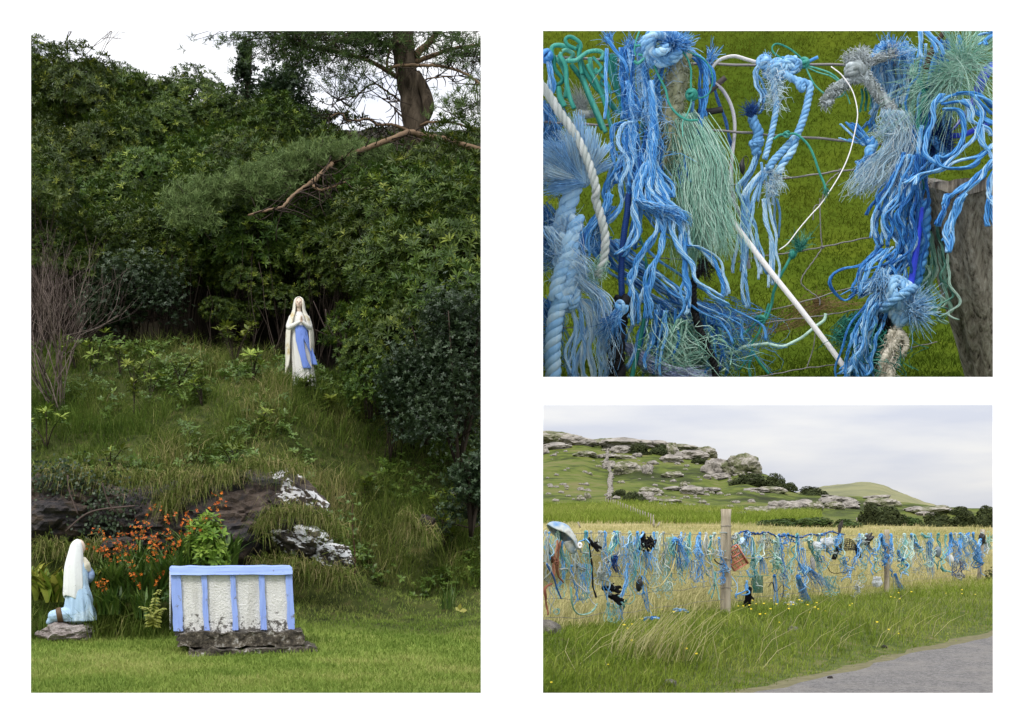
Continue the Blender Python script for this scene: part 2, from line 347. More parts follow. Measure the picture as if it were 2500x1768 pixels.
# far hill
A_ = np.linspace(1900, 2560, 60); fh = np.interp(A_, [1900, 1984, 2025, 2060, 2098, 2129, 2154, 2206, 2258, 2284, 2330, 2560], [1212, 1189.5, 1183.5, 1180, 1176, 1177, 1182, 1202, 1223, 1231, 1243, 1262])
rows = []
for k, q in enumerate(np.linspace(0, 1.5, 16)):
    d = 1150 + 550 * q; hgt = np.sin(min(q, 1) * np.pi / 2) if q <= 1 else np.cos((q - 1) * np.pi)
    z = (EYE + (HY - fh) / F * 1700) * hgt - 2; rows.append(np.stack([(A_ - CX) / F * d, np.full(60, d), z + (fbm(A_ / 30, np.full(60, q * 6), 3) - .47) * 6 * hgt], -1))
m = MB(); m.grid(np.array(rows)); mt, t, b, out = new_mat('far_hill_grass'); n1 = noise_(t, .012, 5, .6)
t.links.new(ramp(t, n1, [(.10, .105, .045), (.155, .155, .062), (.20, .185, .08)], [.35, .5, .65]), b.inputs['Base Color']); b.inputs['Roughness'].default_value = 1
struct('hill', m, mt)

# ------------------------------------------------------------------ upper right place: grassy bank behind the rope fence
_by = np.array([2.3, 2.9, 3.5, 4.5, 5.5, 6.5, 7.1]); _bs = np.array([.0885, .0945, .115, .182, .262, .350, .372])
def zB(x, y): return EYE + np.interp(y, _by, _bs) * y + ss(2.9, 3.6, y) * (fbm(np.asarray(x) * 2, np.asarray(y) * 2, 6) - .47) * .12
xs = np.linspace(.028, 2.995, 60); ys = np.linspace(2.3, 7.1, 70); X_, Y_ = np.meshgrid(xs, ys); top = np.stack([X_, Y_, zB(X_, Y_)], -1); m = MB(); m.grid(top)
bot = top.copy(); bot[..., 2] = EYE + .0825 * Y_; m.grid(bot[:, ::-1])
for sl in ((slice(None), 0), (slice(None), -1), (0, slice(None)), (-1, slice(None))): m.grid(np.stack([top[sl], bot[sl]], 1))
mt, t, b, out = new_mat('pasture_turf'); n1 = noise_(t, 1.6, 5); n2 = noise_(t, 30, 4)
t.links.new(mixc(t, M_('MULTIPLY', n2, .6, t), ramp(t, n1, [(.038, .068, .007), (.066, .098, .010), (.10, .125, .012)], [.3, .5, .7]), (.034, .054, .005)), b.inputs['Base Color']); b.inputs['Roughness'].default_value = .95; b.inputs['Specular IOR Level'].default_value = .1
b.inputs['Specular IOR Level'].default_value = 0; struct('grassy_bank', m, mt)

# ------------------------------------------------------------------ grass
def scatter_px(n, x0, x1, y0, y1): return rng.uniform(x0, x1, n), rng.uniform(y0, y1, n)
def lean_(n, s=.5, wind=(0, 0)):
    l = rng.normal(0, s, (n, 3)); l[:, 2] = 0; l[:, 0] += wind[0]; l[:, 1] += wind[1]; return l
m_lawn = tint_mat('lawn_grass', [(.115, .18, .03), (.20, .265, .055), (.33, .335, .115)], .8, .08, .25, 0)
m_bank = tint_mat('long_bank_grass', [(.040, .078, .014), (.092, .145, .024), (.18, .215, .052), (.40, .34, .16)], .8, .05, .25, 0, pos=[0, .4, .75, 1])
m_pasture = tint_mat('pasture_grass', [(.030, .062, .006), (.066, .100, .010), (.13, .15, .016)], 1, 0, .3, 0)
m_verge = tint_mat('verge_grass', [(.08, .13, .015), (.175, .235, .032), (.30, .32, .08), (.52, .47, .26)], .8, .05, .25, 0, pos=[0, .4, .75, 1])
m_straw = tint_mat('dry_field_grass', [(.17, .205, .055), (.40, .365, .155), (.64, .56, .32)], .8, .15, .25, 0)
# lawn
n = 90000; d = 11.5 + 9.5 * rng.random(n) ** 1.1; x = -d * rng.uniform(-.0, .40, n); k = (x < -.1) & (d < 17.3 + ss(-4.5, -2.5, x) * 3.0 + vn(x * 2, d * 2) * .4); x, d = x[k], d[k]; n = len(x)
m = MB(); tn = np.clip(.42 + 1.3 * (fbm(x * .7, d * .9, 2) - .47) + .7 * (fbm(x * 3, d * 3, 6) - .47) + rng.normal(0, .15, n), 0, 1)
m.blades(np.stack([x, d, zL(x, d)], -1), rng.uniform(.03, .075, n), rng.uniform(.006, .011, n), lean_(n, .5), tn); stuff('grass', m, m_lawn, 'short mown lawn grass in front of the shrine', 'grass')
# long grass on the bank
n = 62000; d = rng.uniform(17.2, 25.6, n); x = -d * rng.uniform(.015, .40, n); w = ss(-4.5, -2.5, x); dens = fbm(x * .7, d * .7, 12)
k = (x < -.12) & (d > 17.2 + w * 2.8) & (rng.random(n) < ss(.22, .5, dens + .2)) & ~((d > 18.5) & (d < 19.95) & (x + (d - 20) * .12 < -2.9) & (rng.random(n) < .8)); x, d = x[k], d[k]; n = len(x); z = zL(x, d)
dry = ss(.48, .60, fbm(x * .6 + 3, d * .6, 21)); m = MB(); tn = np.clip(.05 + .75 * fbm(x * 1.4, d * 1.4, 5) + rng.normal(0, .14, n) + dry * rng.uniform(.1, .5, n) + .18 * ss(-4.2, -2.4, x) * ss(22.5, 20.5, d), 0, 1)
hh = rng.uniform(.06, .26, n) * (.6 + 1.6 * ss(.42, .62, fbm(x * 1.6, d * 1.6, 31))); m.blades(np.stack([x, d, z - .02], -1), hh, rng.uniform(.007, .014, n), lean_(n, .5, (.1, -.25)), tn, .9)
stuff('grass.001', m, m_bank, 'long rough grass covering the bank below the standing statue', 'grass')
# pasture on the rope bank
n = 150000; y = 2.35 + 4.5 * rng.random(n) ** .8; x = rng.uniform(.03, 2.98, n); k = (x < .42 * y) ; x, y = x[k], y[k]; n = len(x)
m = MB(); tn = np.clip(.12 + .42 * fbm(x * 1.6, y * 1.6, 4) + .11 * (y - 2.4) + rng.normal(0, .05, n), 0, 1)
m.blades(np.stack([x, y, zB(x, y) - .004], -1), rng.uniform(.008, .022, n) * (1 + .5 * fbm(x * 3, y * 3)), rng.uniform(.002, .004, n), lean_(n, .8), tn, .8); stuff('grass.002', m, m_pasture, 'short green pasture grass behind the roped wire fence', 'grass')
# verge
n = 80000; d = 11.5 + 24 * rng.random(n) ** 1.6; x = d * rng.uniform(.0, .40, n); nn = (x - RA[0]) * RN[0] + (d - RA[1]) * RN[1]
k = (x > .1) & (nn > .05 + .25 * vn(x * 2, d * 2)) & (nn < 6); x, d, nn = x[k], d[k], nn[k]; n = len(x); z = zR(x, d); pa = fbm(x * .8, d * .8, 3)
m = MB(); tn = np.clip(.02 + .72 * fbm(x * 1.2, d * 1.2, 15) + rng.normal(0, .12, n) + ss(2.5, 3.6, nn) * rng.uniform(0, .45, n), 0, 1)
fn = (x - 2.81) * -.876 + (d - 18.6) * .482; hh = rng.uniform(.05, .2, n) * (.25 + ss(.1, 1.3, nn)) * (.5 + .95 * pa) * (1 - .45 * ss(-.9, .2, fn)); m.blades(np.stack([x, d, z - .01], -1), hh, rng.uniform(.005, .011, n), lean_(n, .45, (.12, 0)), tn, .8)
stuff('grass.003', m, m_verge, 'green verge grass between the debris fence and the road', 'grass')
# dry field
n = 90000; d = np.exp(rng.uniform(np.log(14.5), np.log(150), n)); x = d * rng.uniform(.0, .40, n); nn = (x - RA[0]) * RN[0] + (d - RA[1]) * RN[1]
fn = (x - 2.81) * -.876 + (d - 18.6) * .482; k = (x > .1) & (fn > .25 + .5 * rng.random(n)) ; x, d = x[k], d[k]; n = len(x); z = zR(x, d); far = np.clip(d / 25, 1, 6)
m = MB(); tn = np.clip(-.02 + .95 * fbm(x * .25 + 5, d * .12, 9) + .12 * ss(25, 60, d) + rng.normal(0, .16, n), 0, 1)
m.blades(np.stack([x, d, z - .02], -1), rng.uniform(.2, .5, n) * (.6 + .8 * fbm(x * .5, d * .5, 8)), rng.uniform(.006, .011, n) * far, lean_(n, .35, (.2, 0)), tn, .8)
stuff('grass.004', m, m_straw, 'tall pale dry grass filling the field behind the fence', 'grass')
# reeds beyond the field
n = 26000; d = rng.uniform(148, 215, n); x = d * rng.uniform(.0, .22, n); z = zR(x, d); m = MB(); tn = np.clip(.2 + .6 * fbm(x / 14, d / 14, 6) + rng.normal(0, .1, n), 0, .74)
m.blades(np.stack([x, d, z - .1], -1), rng.uniform(.6, 1.3, n), rng.uniform(.06, .12, n), lean_(n, .3), tn, .5); stuff('reeds', m, m_verge, 'bright green reed bed at the foot of the rocky hill', 'reeds')
# ------------------------------------------------------------------ shrubs and trees of the left place
m_rhodo = tint_mat('rhododendron_leaf', [(.014, .03, .005), (.04, .074, .010), (.09, .132, .016), (.21, .255, .033)], .45, .22, .14, .5, pos=[0, .4, .75, 1])
m_dark = tint_mat('small_dark_leaf', [(.010, .023, .010), (.026, .048, .020), (.058, .09, .040)], .45, .3, .08, .25)
m_stem = tint_mat('grey_brown_stem', [(.016, .012, .009), (.035, .026, .02), (.065, .05, .04)], .85, .1, 0, .2)
m_twig = tint_mat('bare_grey_twig', [(.04, .029, .026), (.095, .07, .062), (.24, .19, .165)], .85, .1, 0, 0)
m_bark, t, b, out = new_mat('pine_bark')
n1 = noise_(t, 5, 6, .65, stretch=(1, 1, .25), dist=.6); t.links.new(ramp(t, n1, [(.022, .017, .012), (.085, .066, .048), (.17, .135, .10)], [.35, .52, .7]), b.inputs['Base Color']); b.inputs['Roughness'].default_value = .95
b.inputs['Specular IOR Level'].default_value = .1; bump(t, b, n1, 1, .06)
m_limb = plain('pine_limb_bark', (.17, .115, .072), .9, .1, 6, .45, .03)
m_needle = tint_mat('pine_needle', [(.024, .046, .012), (.088, .14, .042), (.175, .235, .085)], .6, .12, .2, 0)
m_fresh = tint_mat('fresh_green_leaf', [(.035, .075, .01), (.08, .14, .018), (.16, .23, .04)], .45, .4, .2, .1)

def dome(n, rx, rz, low=-.35, shell=.25, seed=0, lump=.36):
    """points in the outer layer of a lumpy dome, with outward axes"""
    v = unit(rng.normal(size=(n * 2, 3))); v = v[v[:, 2] > low][:n]; n = len(v)
    q = rng.normal(size=(9, 3)); q = unit(q); l = np.zeros(n)
    for k in range(9): l = np.maximum(l, np.clip((v @ q[k] - .72) / .28, 0, 1))
    r = (1 - lump + lump * 1.4 * l) * (1 - shell * rng.random(n) ** 1.6)
    return v * r[:, None] * np.array([rx, rx, rz]), unit(v * np.array([1, 1, 1.2]) + np.array([0, 0, .45]))
def stems_mb(n, h, spread, r, wob=.1):
    m = MB(); t = np.linspace(0, 1, 7)
    for k in range(n):
        a = rng.random() * 6.28; e = np.array([math.cos(a), math.sin(a)]) * spread * rng.uniform(.3, 1); p = np.zeros((7, 3)); p[:, 0] = e[0] * t ** 1.4; p[:, 1] = e[1] * t ** 1.4
        p[:, 2] = t * h * rng.uniform(.8, 1.1); p[:, :2] += rng.normal(0, wob, (7, 2)) * t[:, None] * .5; p[:, :2] += rng.normal(0, spread * .12, 2)
        m.tubes(p, r * (1 - .6 * t), 5)
    return m
rho_proto = []
for v in range(7):
    r = thing('rhododendron_bush', 'x', 'bush'); rx, rz = 1.25, 1.15
    pos, ax = dome(720, rx, rz, seed=v); m = MB(); n = len(pos); tn = np.clip(.3 + .33 * rng.random(n) + .12 * rng.normal(size=n), .02, .85)
    tn[rng.random(n) < .05] = .97
    m.whorls(pos, ax + rng.normal(0, .25, (n, 3)), 9, rng.uniform(.11, .165, n), .23, tn, (.2, 1.0))
    link('crown', m.mesh('rhododendron_crown'), m_rhodo, r)
    st = stems_mb(14, 2.2, .8, .015); st.v = [a - np.array([0, 0, 2.0]) for a in st.v]; link('stems', st.mesh('rhododendron_stems'), m_stem, r)['kind'] = 'stuff'
    rho_proto.append(r)
ORD = ['first', 'second', 'third', 'fourth', 'fifth', 'sixth', 'seventh', 'eighth', 'ninth', 'tenth', 'eleventh', 'twelfth', 'thirteenth', 'fourteenth', 'fifteenth', 'sixteenth', 'seventeenth', 'eighteenth', 'nineteenth', 'twentieth']
_slx = [40, 75, 172, 233, 287, 354, 409, 476, 520, 571, 640, 800, 880, 960, 1010, 1060, 1120, 1200]; _sly = [85, 95, 122, 132, 152, 188, 178, 178, 198, 236, 255, 300, 330, 350, 395, 400, 360, 350]
used = set(); rows_ = {}
def put_bush(px, py, d, sc, row):
    p = P(px, py, d); rows_.setdefault(row, []).append((px, tuple(p), sc))
for r_i, py in enumerate(np.arange(635, 60, -82)):
    for c_i, px in enumerate(np.arange(20, 1240, 100)):
        qx = px + rnd.uniform(-22, 22) + (50 if r_i % 2 else 0); qy = py + rnd.uniform(-22, 22); d = np.interp(qy, [100, 640], [36.5, 27.2]) + rnd.uniform(-1.0, 1.0)
        s_top = np.interp(qx, _slx, _sly); sc = rnd.uniform(.85, 1.12)
        if qy - 118 * sc * 32 / d < s_top:
            if qy < s_top - 30: continue
            qy = s_top + 122 * sc * 32 / d * .93
        if qx > 830 and qy < 420: continue
        if P(qx, qy, d)[0] + 1.3 * sc > .015 * d + (.9 if qy < 700 else 0): qx = CX + (.015 * d + .6 - 1.3 * sc) / d * F
        put_bush(qx, qy, d, sc, r_i)
# nearer, lower bushes at the right hand side of the bank
extra = [(1010, 520, 26.2, 1.15), (1110, 590, 25.0, 1.1), (960, 610, 25.5, 1.0), (1060, 680, 24.2, 1.15), (985, 720, 24.0, .95), (1110, 470, 27, 1.1), (930, 800, 23.3, .72), (1000, 835, 22.8, .8), (900, 880, 22.8, .5), (960, 945, 22.3, .55),
         (1140, 760, 23.2, 1.0), (830, 700, 26.5, .62), (600, 690, 26.8, .62), (560, 770, 26.3, .42), (690, 740, 26.6, .5), (100, 480, 25.4, .8), (90, 640, 25.2, .45)]
for e in extra: put_bush(*e, 'near')
kb = 0
for row, its in rows_.items():
    its.sort()
    for k, (px, p, sc) in enumerate(its):
        if row == 'near': lab = f'nearer rhododendron bush edging the bank beside the statue clearing, {ORD[k]} from the left'
        else: lab = f'rhododendron bush in the hillside thicket, {ORD[row]} row up, {ORD[k]} from the left'
        src = rho_proto[kb % 7]; rz = rnd.uniform(0, 6.28)
        if kb < 7: o = src; o.location = p; o.rotation_euler = (0, 0, rz); o.scale = (sc, sc, sc); o['label'] = lab; o['group'] = 'rhododendrons of the wooded hillside'
        else: o = copy_thing(src, lab, p, rz, (sc, sc, sc * rnd.uniform(.9, 1.1)), 'rhododendrons of the wooded hillside')
        kb += 1

def small_leaf_tree(name, label, cat, base, h, rx, n, mat, ln=.07, spire=0, stems=1, trunk_r=.07):
    r = thing(name, label, cat, tuple(base)); m = MB(); k = 46; cl = []
    for j in range(k):
        zz = h * (.12 + .86 * rng.random() ** .8); w = rx * (1 - spire * zz / h) * (1 - .5 * (zz / h) ** 3); a = rng.random() * 6.28; q = math.sqrt(rng.random())
        cl.append((math.cos(a) * w * q, math.sin(a) * w * q, zz))
    cl = np.array(cl); idx = rng.integers(0, k, n); pos = cl[idx] + rng.normal(0, 1, (n, 3)) * np.array([rx * .17, rx * .17, rx * .2])
    pos[:, 2] = np.abs(pos[:, 2] - .03) + .03; tn = np.clip(.25 + .35 * rng.random(n) + .3 * ss(-.5, 1.5, (pos[:, 2] - cl[idx, 2]) / (rx * .2)), 0, 1)
    m.whorls(pos, rng.normal(0, .6, (n, 3)) + np.array([0, 0, .8]), 5, np.full(n, ln), .5, tn, (.1, .7)); link('crown', m.mesh(name + '_crown'), mat, r)
    s = MB(); t = np.linspace(0, 1, 8)
    for j in range(stems):
        p = np.zeros((8, 3)); p[:, 2] = t * h * .9; p[:, :2] = rng.normal(0, rx * .15, 2) * t[:, None] * 2; s.tubes(p, trunk_r * (1 - .75 * t), 6)
    for c in cl[::2]:
        z0 = c[2] * .6; s.tubes(spline([(0, 0, z0), (c[0] * .5, c[1] * .5, z0 + (c[2] - z0) * .6), c], 6), np.linspace(trunk_r * .4, .005, 6), 4)
    link('trunk', s.mesh(name + '_trunk'), m_stem, r); return r
# narrow evergreen behind the thicket
b0 = P(690, 330, 33.5); b0[2] -= 1.6; small_leaf_tree('holly_tree', 'dark spiky evergreen tree rising behind the thicket against the sky', 'tree', b0, 3.1, 1.05, 2600, m_dark, .10, .35)
b0 = P(600, 250, 33.8); b0[2] -= 1.0; small_leaf_tree('holly_tree', 'thin dark evergreen spire at the dip of the skyline', 'tree', b0, 2.5, .42, 900, m_dark, .09, .7)
# dark small-leaved evergreens at right of the bank
for (px, py, d, h, rx, n, lab) in ((1120, 1150, 21.2, 2.6, .95, 5200, 'large dark small-leaved evergreen bush at the right edge of the bank'), (1040, 1085, 21.8, 1.5, .8, 3200, 'rounded dark evergreen bush overhanging the shadowed hollow'),
                            (1150, 1310, 20.2, 1.25, .42, 1500, 'low dark evergreen bush above the lawn at the right edge'), (330, 800, 25.6, 1.1, .95, 2600, 'dusky blue-green evergreen shrub in the shade left of the statue'), (255, 820, 25.8, .9, .6, 1300, 'smaller dusky shrub in the deep shade behind the bare twigs')):
    b0 = P(px, py, d); small_leaf_tree('evergreen_bush', lab, 'bush', b0, h, rx, n, m_dark, .06, .15, 4, .03)
# shady undergrowth stems under the thicket
m = MB(); t = np.linspace(0, 1, 6)
for k in range(110):
    px = rnd.uniform(70, 900); py = rnd.uniform(800, 850); q = P(px, py, rnd.uniform(25.6, 27.5)); p = np.repeat(q[None], 6, 0); p[:, 2] = zL(q[0], q[1]) + t * rnd.uniform(1.2, 2.6); p[:, 0] += np.cumsum(rng.normal(0, .07, 6)); p[:, 1] += np.cumsum(rng.normal(0, .07, 6))
    m.tubes(p, .012 * (1 - .7 * t) * rnd.uniform(.5, 1.2), 4)
stuff('undergrowth', m, m_stem, 'tangle of bare brown stems in the shade under the thicket', 'undergrowth')
m = MB(); n = 9000; x = rng.uniform(-9, -.3, n); d = rng.uniform(19.9, 25.4, n); k = (x > -.40 * d) & (fbm(x * 1.1 + 9, d * 1.1, 17) + rng.normal(0, .03, n) > .50); x, d = x[k], d[k]; n = len(x)
pos = np.stack([x, d, zL(x, d) + rng.uniform(.03, .24, n)], -1); m.whorls(pos, np.array([0, -.3, 1]) + rng.normal(0, .35, (n, 3)), 5, rng.uniform(.05, .10, n), .5, np.clip(.2 + .6 * fbm(x * 2, d * 2, 8) + rng.normal(0, .15, n), 0, 1), (-.1, .7))
stuff('undergrowth.001', m, m_fresh, 'leafy bramble and fern ground cover among the bank grass', 'undergrowth')

# ---- pine tree
def c2S(x, y): return 600 + x / 2.953, 70 + y / 2.953
pine = thing('pine_tree', 'tall pine with a bent trunk and spreading limbs above the thicket', 'tree', tuple(P(1016, 420, 32.0) - np.array([0, 0, 1.6])))
pine_o = np.array(pine.location)
m = MB(); tr = [(1020, 560, 32, 30), (1016, 395, 32, 28), (1012, 320, 32, 29), (1006, 265, 32, 28), (997, 205, 32, 27), (988, 150, 32, 25), (983, 77, 32, 24), (980, -40, 32.2, 20), (984, -220, 32.6, 13), (990, -380, 33, 6)]
cp = np.array([P(a, b_, d) for a, b_, d, w in tr]); ra = np.array([w * d / F for a, b_, d, w in tr]); p = spline(cp, 50); rr = np.interp(np.linspace(0, 1, 50), np.linspace(0, 1, len(ra)), ra)
m.tubes(p - pine_o, rr * (1 + .06 * rng.normal(size=50)), 14); 
bp = spline([P(1040, 305, 31.8), P(1046, 262, 31.8), P(1038, 225, 31.9), P(1015, 180, 32)], 12); m.tubes(bp - pine_o, np.interp(np.linspace(0, 1, 12), [0, .3, 1], [.04, .14, .12]), 9)
link('trunk', m.mesh('pine_trunk'), m_bark, pine)
limbs = [([(1090, 350), (1000, 290), (850, 215), (700, 180), (560, 145), (400, 120), (250, 30), (60, 10)], 32, 30.5, 13, 3), ([(1080, 130), (900, 75), (750, 25), (600, -40), (420, -90)], 32, 31, 12, 4), ([(1220, 200), (1310, 110), (1390, 20), (1480, -120)], 32, 32.5, 20, 9),
         ([(1220, 240), (1350, 195), (1500, 145), (1650, 120), (1760, 90)], 32, 31.5, 14, 5), ([(1020, 310), (1090, 270), (1250, 265), (1420, 275), (1560, 315), (1690, 400), (1740, 470)], 31.6, 31, 9, 6),
         ([(1170, 735), (1060, 695), (950, 690), (880, 650), (740, 665), (690, 610), (600, 640)], 31.7, 31, 9, 3), ([(1740, 890), (1430, 800), (1280, 770), (1170, 750), (1050, 800), (850, 870), (640, 960), (610, 985), (500, 1085), (400, 1160), (330, 1210), (270, 1280), (150, 1310), (20, 1345)], 29.6, 24.2, 17, 4),
         ([(1260, 700), (1330, 675), (1500, 680), (1690, 750)], 31.8, 31, 8, 5), ([(1110, 520), (1000, 440), (910, 400), (800, 480), (680, 510), (620, 570)], 32, 31.2, 6, 2), ([(510, 1080), (490, 1130), (530, 1165), (600, 1150), (720, 1105)], 26.0, 25.8, 8, 3),
         ([(1150, 660), (1060, 560), (1000, 510), (1090, 520)], 32, 31.5, 5, 2), ([(1020, 310), (1025, 200), (1080, 100), (1190, 90)], 31.7, 31.7, 7, 4), ([(1260, 390), (1340, 355), (1540, 340)], 32, 31.5, 5, 2), ([(1690, 940), (1550, 990), (1420, 1020), (1330, 980)], 30.5, 30, 5, 2), ([(1690, 1050), (1560, 1075), (1450, 1050), (1400, 1010)], 30.5, 30, 4, 2),
         ([(560, 145), (650, 90), (750, 25)], 31, 31, 6, 3), ([(400, 120), (380, 60), (300, 20), (200, 0)], 30.8, 30.5, 5, 2)]
def tuft(mb, c, dirn, n, ln, tn, spread=.75):
    d = unit(dirn + rng.normal(0, spread, (n, 3))); L = ln * rng.uniform(.6, 1.1, n)[:, None]; w = unit(np.cross(d, rng.normal(size=(n, 3)))) * .008
    st = c + rng.normal(0, .035, (n, 3)); v = np.stack([st - w, st + w, st + d * L], 1); mb.add(v, np.arange(3 * n).reshape(n, 3), np.repeat(np.clip(tn + rng.normal(0, .12, n), 0, 1), 3))
needles = MB()
for pts, d0, d1, w0, w1 in limbs:
    S_ = [c2S(*q) for q in pts]; N = len(S_); cp = np.array([P(a, b_, d0 + (d1 - d0) * k / (N - 1)) for k, (a, b_) in enumerate(S_)]); p = spline(cp, 5 * N); p[2:-2] += rng.normal(0, .006, p[2:-2].shape)
    lm = MB(); lm.tubes(p - pine_o, np.linspace(w0, w1, len(p)) * 1.0 / 2 * 31 / F, 7); link('limb', lm.mesh('pine_limb'), m_limb, pine)
    # twigs
    tw = MB()
    for k in range(int(len(p) * .9)):
        q = p[rnd.randrange(4, len(p))]; e = q + rng.normal(0, .35, 3) + np.array([0, -.05, -.08]); tw.tubes(spline([q, (q + e) / 2 + rng.normal(0, .06, 3), e], 5) - pine_o, np.linspace(.014, .005, 5), 4)
    link('twigs', tw.mesh('pine_twigs'), m_stem, pine)['kind'] = 'stuff'
# needle sprays: (crop polygon strip, number of tufts, distance, tint)
def spray(path, half, n, d0, d1, tn, ln=.16, k=22, up_=(0, 0, .7)):
    S_ = np.array([c2S(*q) for q in path]); N = len(S_); cp = np.array([P(a, b_, d0 + (d1 - d0) * j / max(1, N - 1)) for j, (a, b_) in enumerate(S_)]); p = spline(cp, 60); tw = MB()
    for j in range(n):
        q = p[rnd.randrange(60)]; c = q + rng.normal(0, 1, 3) * np.array([half, half * .7, half * .55]); tuft(needles, c - pine_o, np.array(up_) + rng.normal(0, .3, 3), k, ln, tn + rng.normal(0, .1))
        if j % 2 == 0: needles_tw.tubes(np.stack([q + (c - q) * .2, c]) - pine_o, .006, 3)
needles_tw = MB()
spray([(-480, 1260), (-300, 1180), (0, 1110), (250, 1020), (500, 920), (650, 900)], .24, 560, 25.4, 27.2, .72, .15, 28); spray([(640, 900), (850, 900), (1000, 900)], .2, 120, 27.3, 28.4, .65, .15, 24)
spray([(-520, 1380), (-350, 1350), (-250, 1390)], .16, 50, 25.2, 25.4, .75); spray([(0, 1180), (150, 1160), (260, 1130)], .22, 90, 25.8, 26.2, .65)
spray([(60, 40), (250, 70), (420, 120), (560, 100)], .5, 380, 30.6, 31, .25, .16, 18); spray([(350, 170), (500, 210), (620, 180)], .36, 90, 31, 31, .25, .15, 16); spray([(600, 60), (760, 50), (950, 60), (1020, 60)], .5, 420, 31, 31.8, .3, .16, 18)
spray([(620, 300), (760, 330), (880, 350)], .36, 90, 31, 31.4, .35, .14, 14); spray([(640, 470), (760, 490), (830, 480)], .26, 45, 31, 31.3, .3, .14, 12); spray([(800, 180), (950, 140)], .4, 90, 31.4, 31.8, .3, .15, 16)
spray([(1450, 200), (1600, 160), (1700, 190), (1760, 260)], .42, 200, 31.4, 31.2, .3, .16, 18); spray([(1540, 580), (1640, 540), (1740, 520)], .4, 150, 31, 30.8, .6, .16, 20); spray([(1400, 760), (1600, 800), (1720, 780)], .3, 50, 31, 30.8, .45, .15, 18)
spray([(1300, 40), (1480, 20), (1650, 10)], .45, 110, 32, 32, .3, .15, 16); spray([(-200, -10), (100, -30), (400, -60), (900, -80), (1500, -60)], .6, 300, 31, 32, .25, .16, 14); spray([(1300, 880), (1450, 860), (1600, 900)], .25, 40, 30.7, 30.5, .4)
o = link('needles', needles.mesh('pine_needles'), m_needle, pine); o['kind'] = 'stuff'; o = link('twigs', needles_tw.mesh('pine_fine_twigs'), m_stem, pine); o['kind'] = 'stuff'

# ---- bare grey shrub at the left
def branchy(mb, p, d, L, r, depth, spread=.42, up_=.25):
    n = 6; q = [p]; dd = d.copy()
    for k in range(n):
        dd = unit(dd + rng.normal(0, .09, 3) + np.array([0, 0, up_ * .1])); q.append(q[-1] + dd * L / n)
    q = np.array(q); mb.tubes(q, np.linspace(r, r * .6, n + 1), 4)
    if depth:
        for k in range(rnd.choice((2, 3, 3))):
            i = rnd.choice((3, 4, 5, 6)); branchy(mb, q[i], unit(dd + rng.normal(0, spread, 3) + np.array([0, 0, up_])), L * rnd.uniform(.6, .9), r * .62, depth - 1, spread, up_)
b0 = hitL(140, 1010); shrub = thing('bare_shrub', 'leafless grey-twigged shrub standing at the left edge of the bank', 'shrub', tuple(b0))
for k in range(14):
    m = MB(); branchy(m, rng.normal(0, .06, 3) * np.array([1, 1, 0]), unit(np.array([rnd.uniform(-.45, .25), rnd.uniform(-.3, .2), rnd.uniform(.6, 1.0)])), 1.0, .0125, 4, .34, .36); link('stem', m.mesh('bare_shrub_stem'), m_twig, shrub)
b0 = hitL(830, 830); br = thing('dead_branch', 'dead forked branch leaning in the dark beside the statue', 'branch', tuple(b0))
for pts in ([(840, 845), (800, 810), (765, 735)], [(820, 830), (800, 790), (795, 755)], [(850, 850), (800, 820), (770, 805)], [(845, 840), (840, 800), (820, 765)]):
    m = MB(); cp = np.array([P(a, b_, 24.3) for a, b_ in pts]) - b0; m.tubes(spline(cp, 8), np.linspace(.02, .007, 8), 5); link('fork', m.mesh('dead_branch_fork'), m_twig, br)
# faint bare treetop against the sky
b0 = P(150, 150, 38); b0[2] -= 2; tw = thing('bare_treetop', 'pale bare treetop twigs fading against the sky above the thicket', 'tree', tuple(b0))
for (px, py, d_) in ((130, 140, (.6, 0, .5)), (180, 150, (.9, 0, .45)), (215, 170, (.7, 0, .7)), (150, 130, (.3, 0, .8))):
    m = MB(); branchy(m, P(px, py, 38) - b0, unit(np.array(d_)), 1.0, .012, 3, .35, .1); link('branch', m.mesh('treetop_branch'), m_twig, tw)

# ---- young rhododendron plants on the bank
def sapling(px, py, h, nw, lab):
    q = hitL(px, py + h * 75); r = thing('rhododendron_sapling', lab, 'plant', tuple(q), 'young rhododendrons on the bank'); m = MB(); s = MB(); ps = []
    for k in range(nw):
        e = np.array([rnd.uniform(-.5, .5) * h * .75, rnd.uniform(-.4, .4) * h * .6, h * rnd.uniform(.55, 1.02)]); ps.append(e); s.tubes(spline([(0, 0, 0), e * np.array([.4, .4, .6]), e], 6), np.linspace(.012, .006, 6), 4)
    ps = np.array(ps); m.whorls(ps, np.array([0, -.15, 1.]) + rng.normal(0, .25, (nw, 3)), 9, rng.uniform(.13, .18, nw), .3, rng.uniform(.72, .98, nw), (.1, .8)); m.whorls(ps * .86, np.array([0, -.1, 1.]) + rng.normal(0, .3, (nw, 3)), 7, rng.uniform(.11, .16, nw), .3, rng.uniform(.4, .7, nw), (-.3, .3))
    link('leaves', m.mesh('sapling_leaves'), m_rhodo, r); link('stem', s.mesh('sapling_stem'), m_stem, r)
c3S = lambda x, y: (70 + x / 2.953, 600 + y / 2.953)
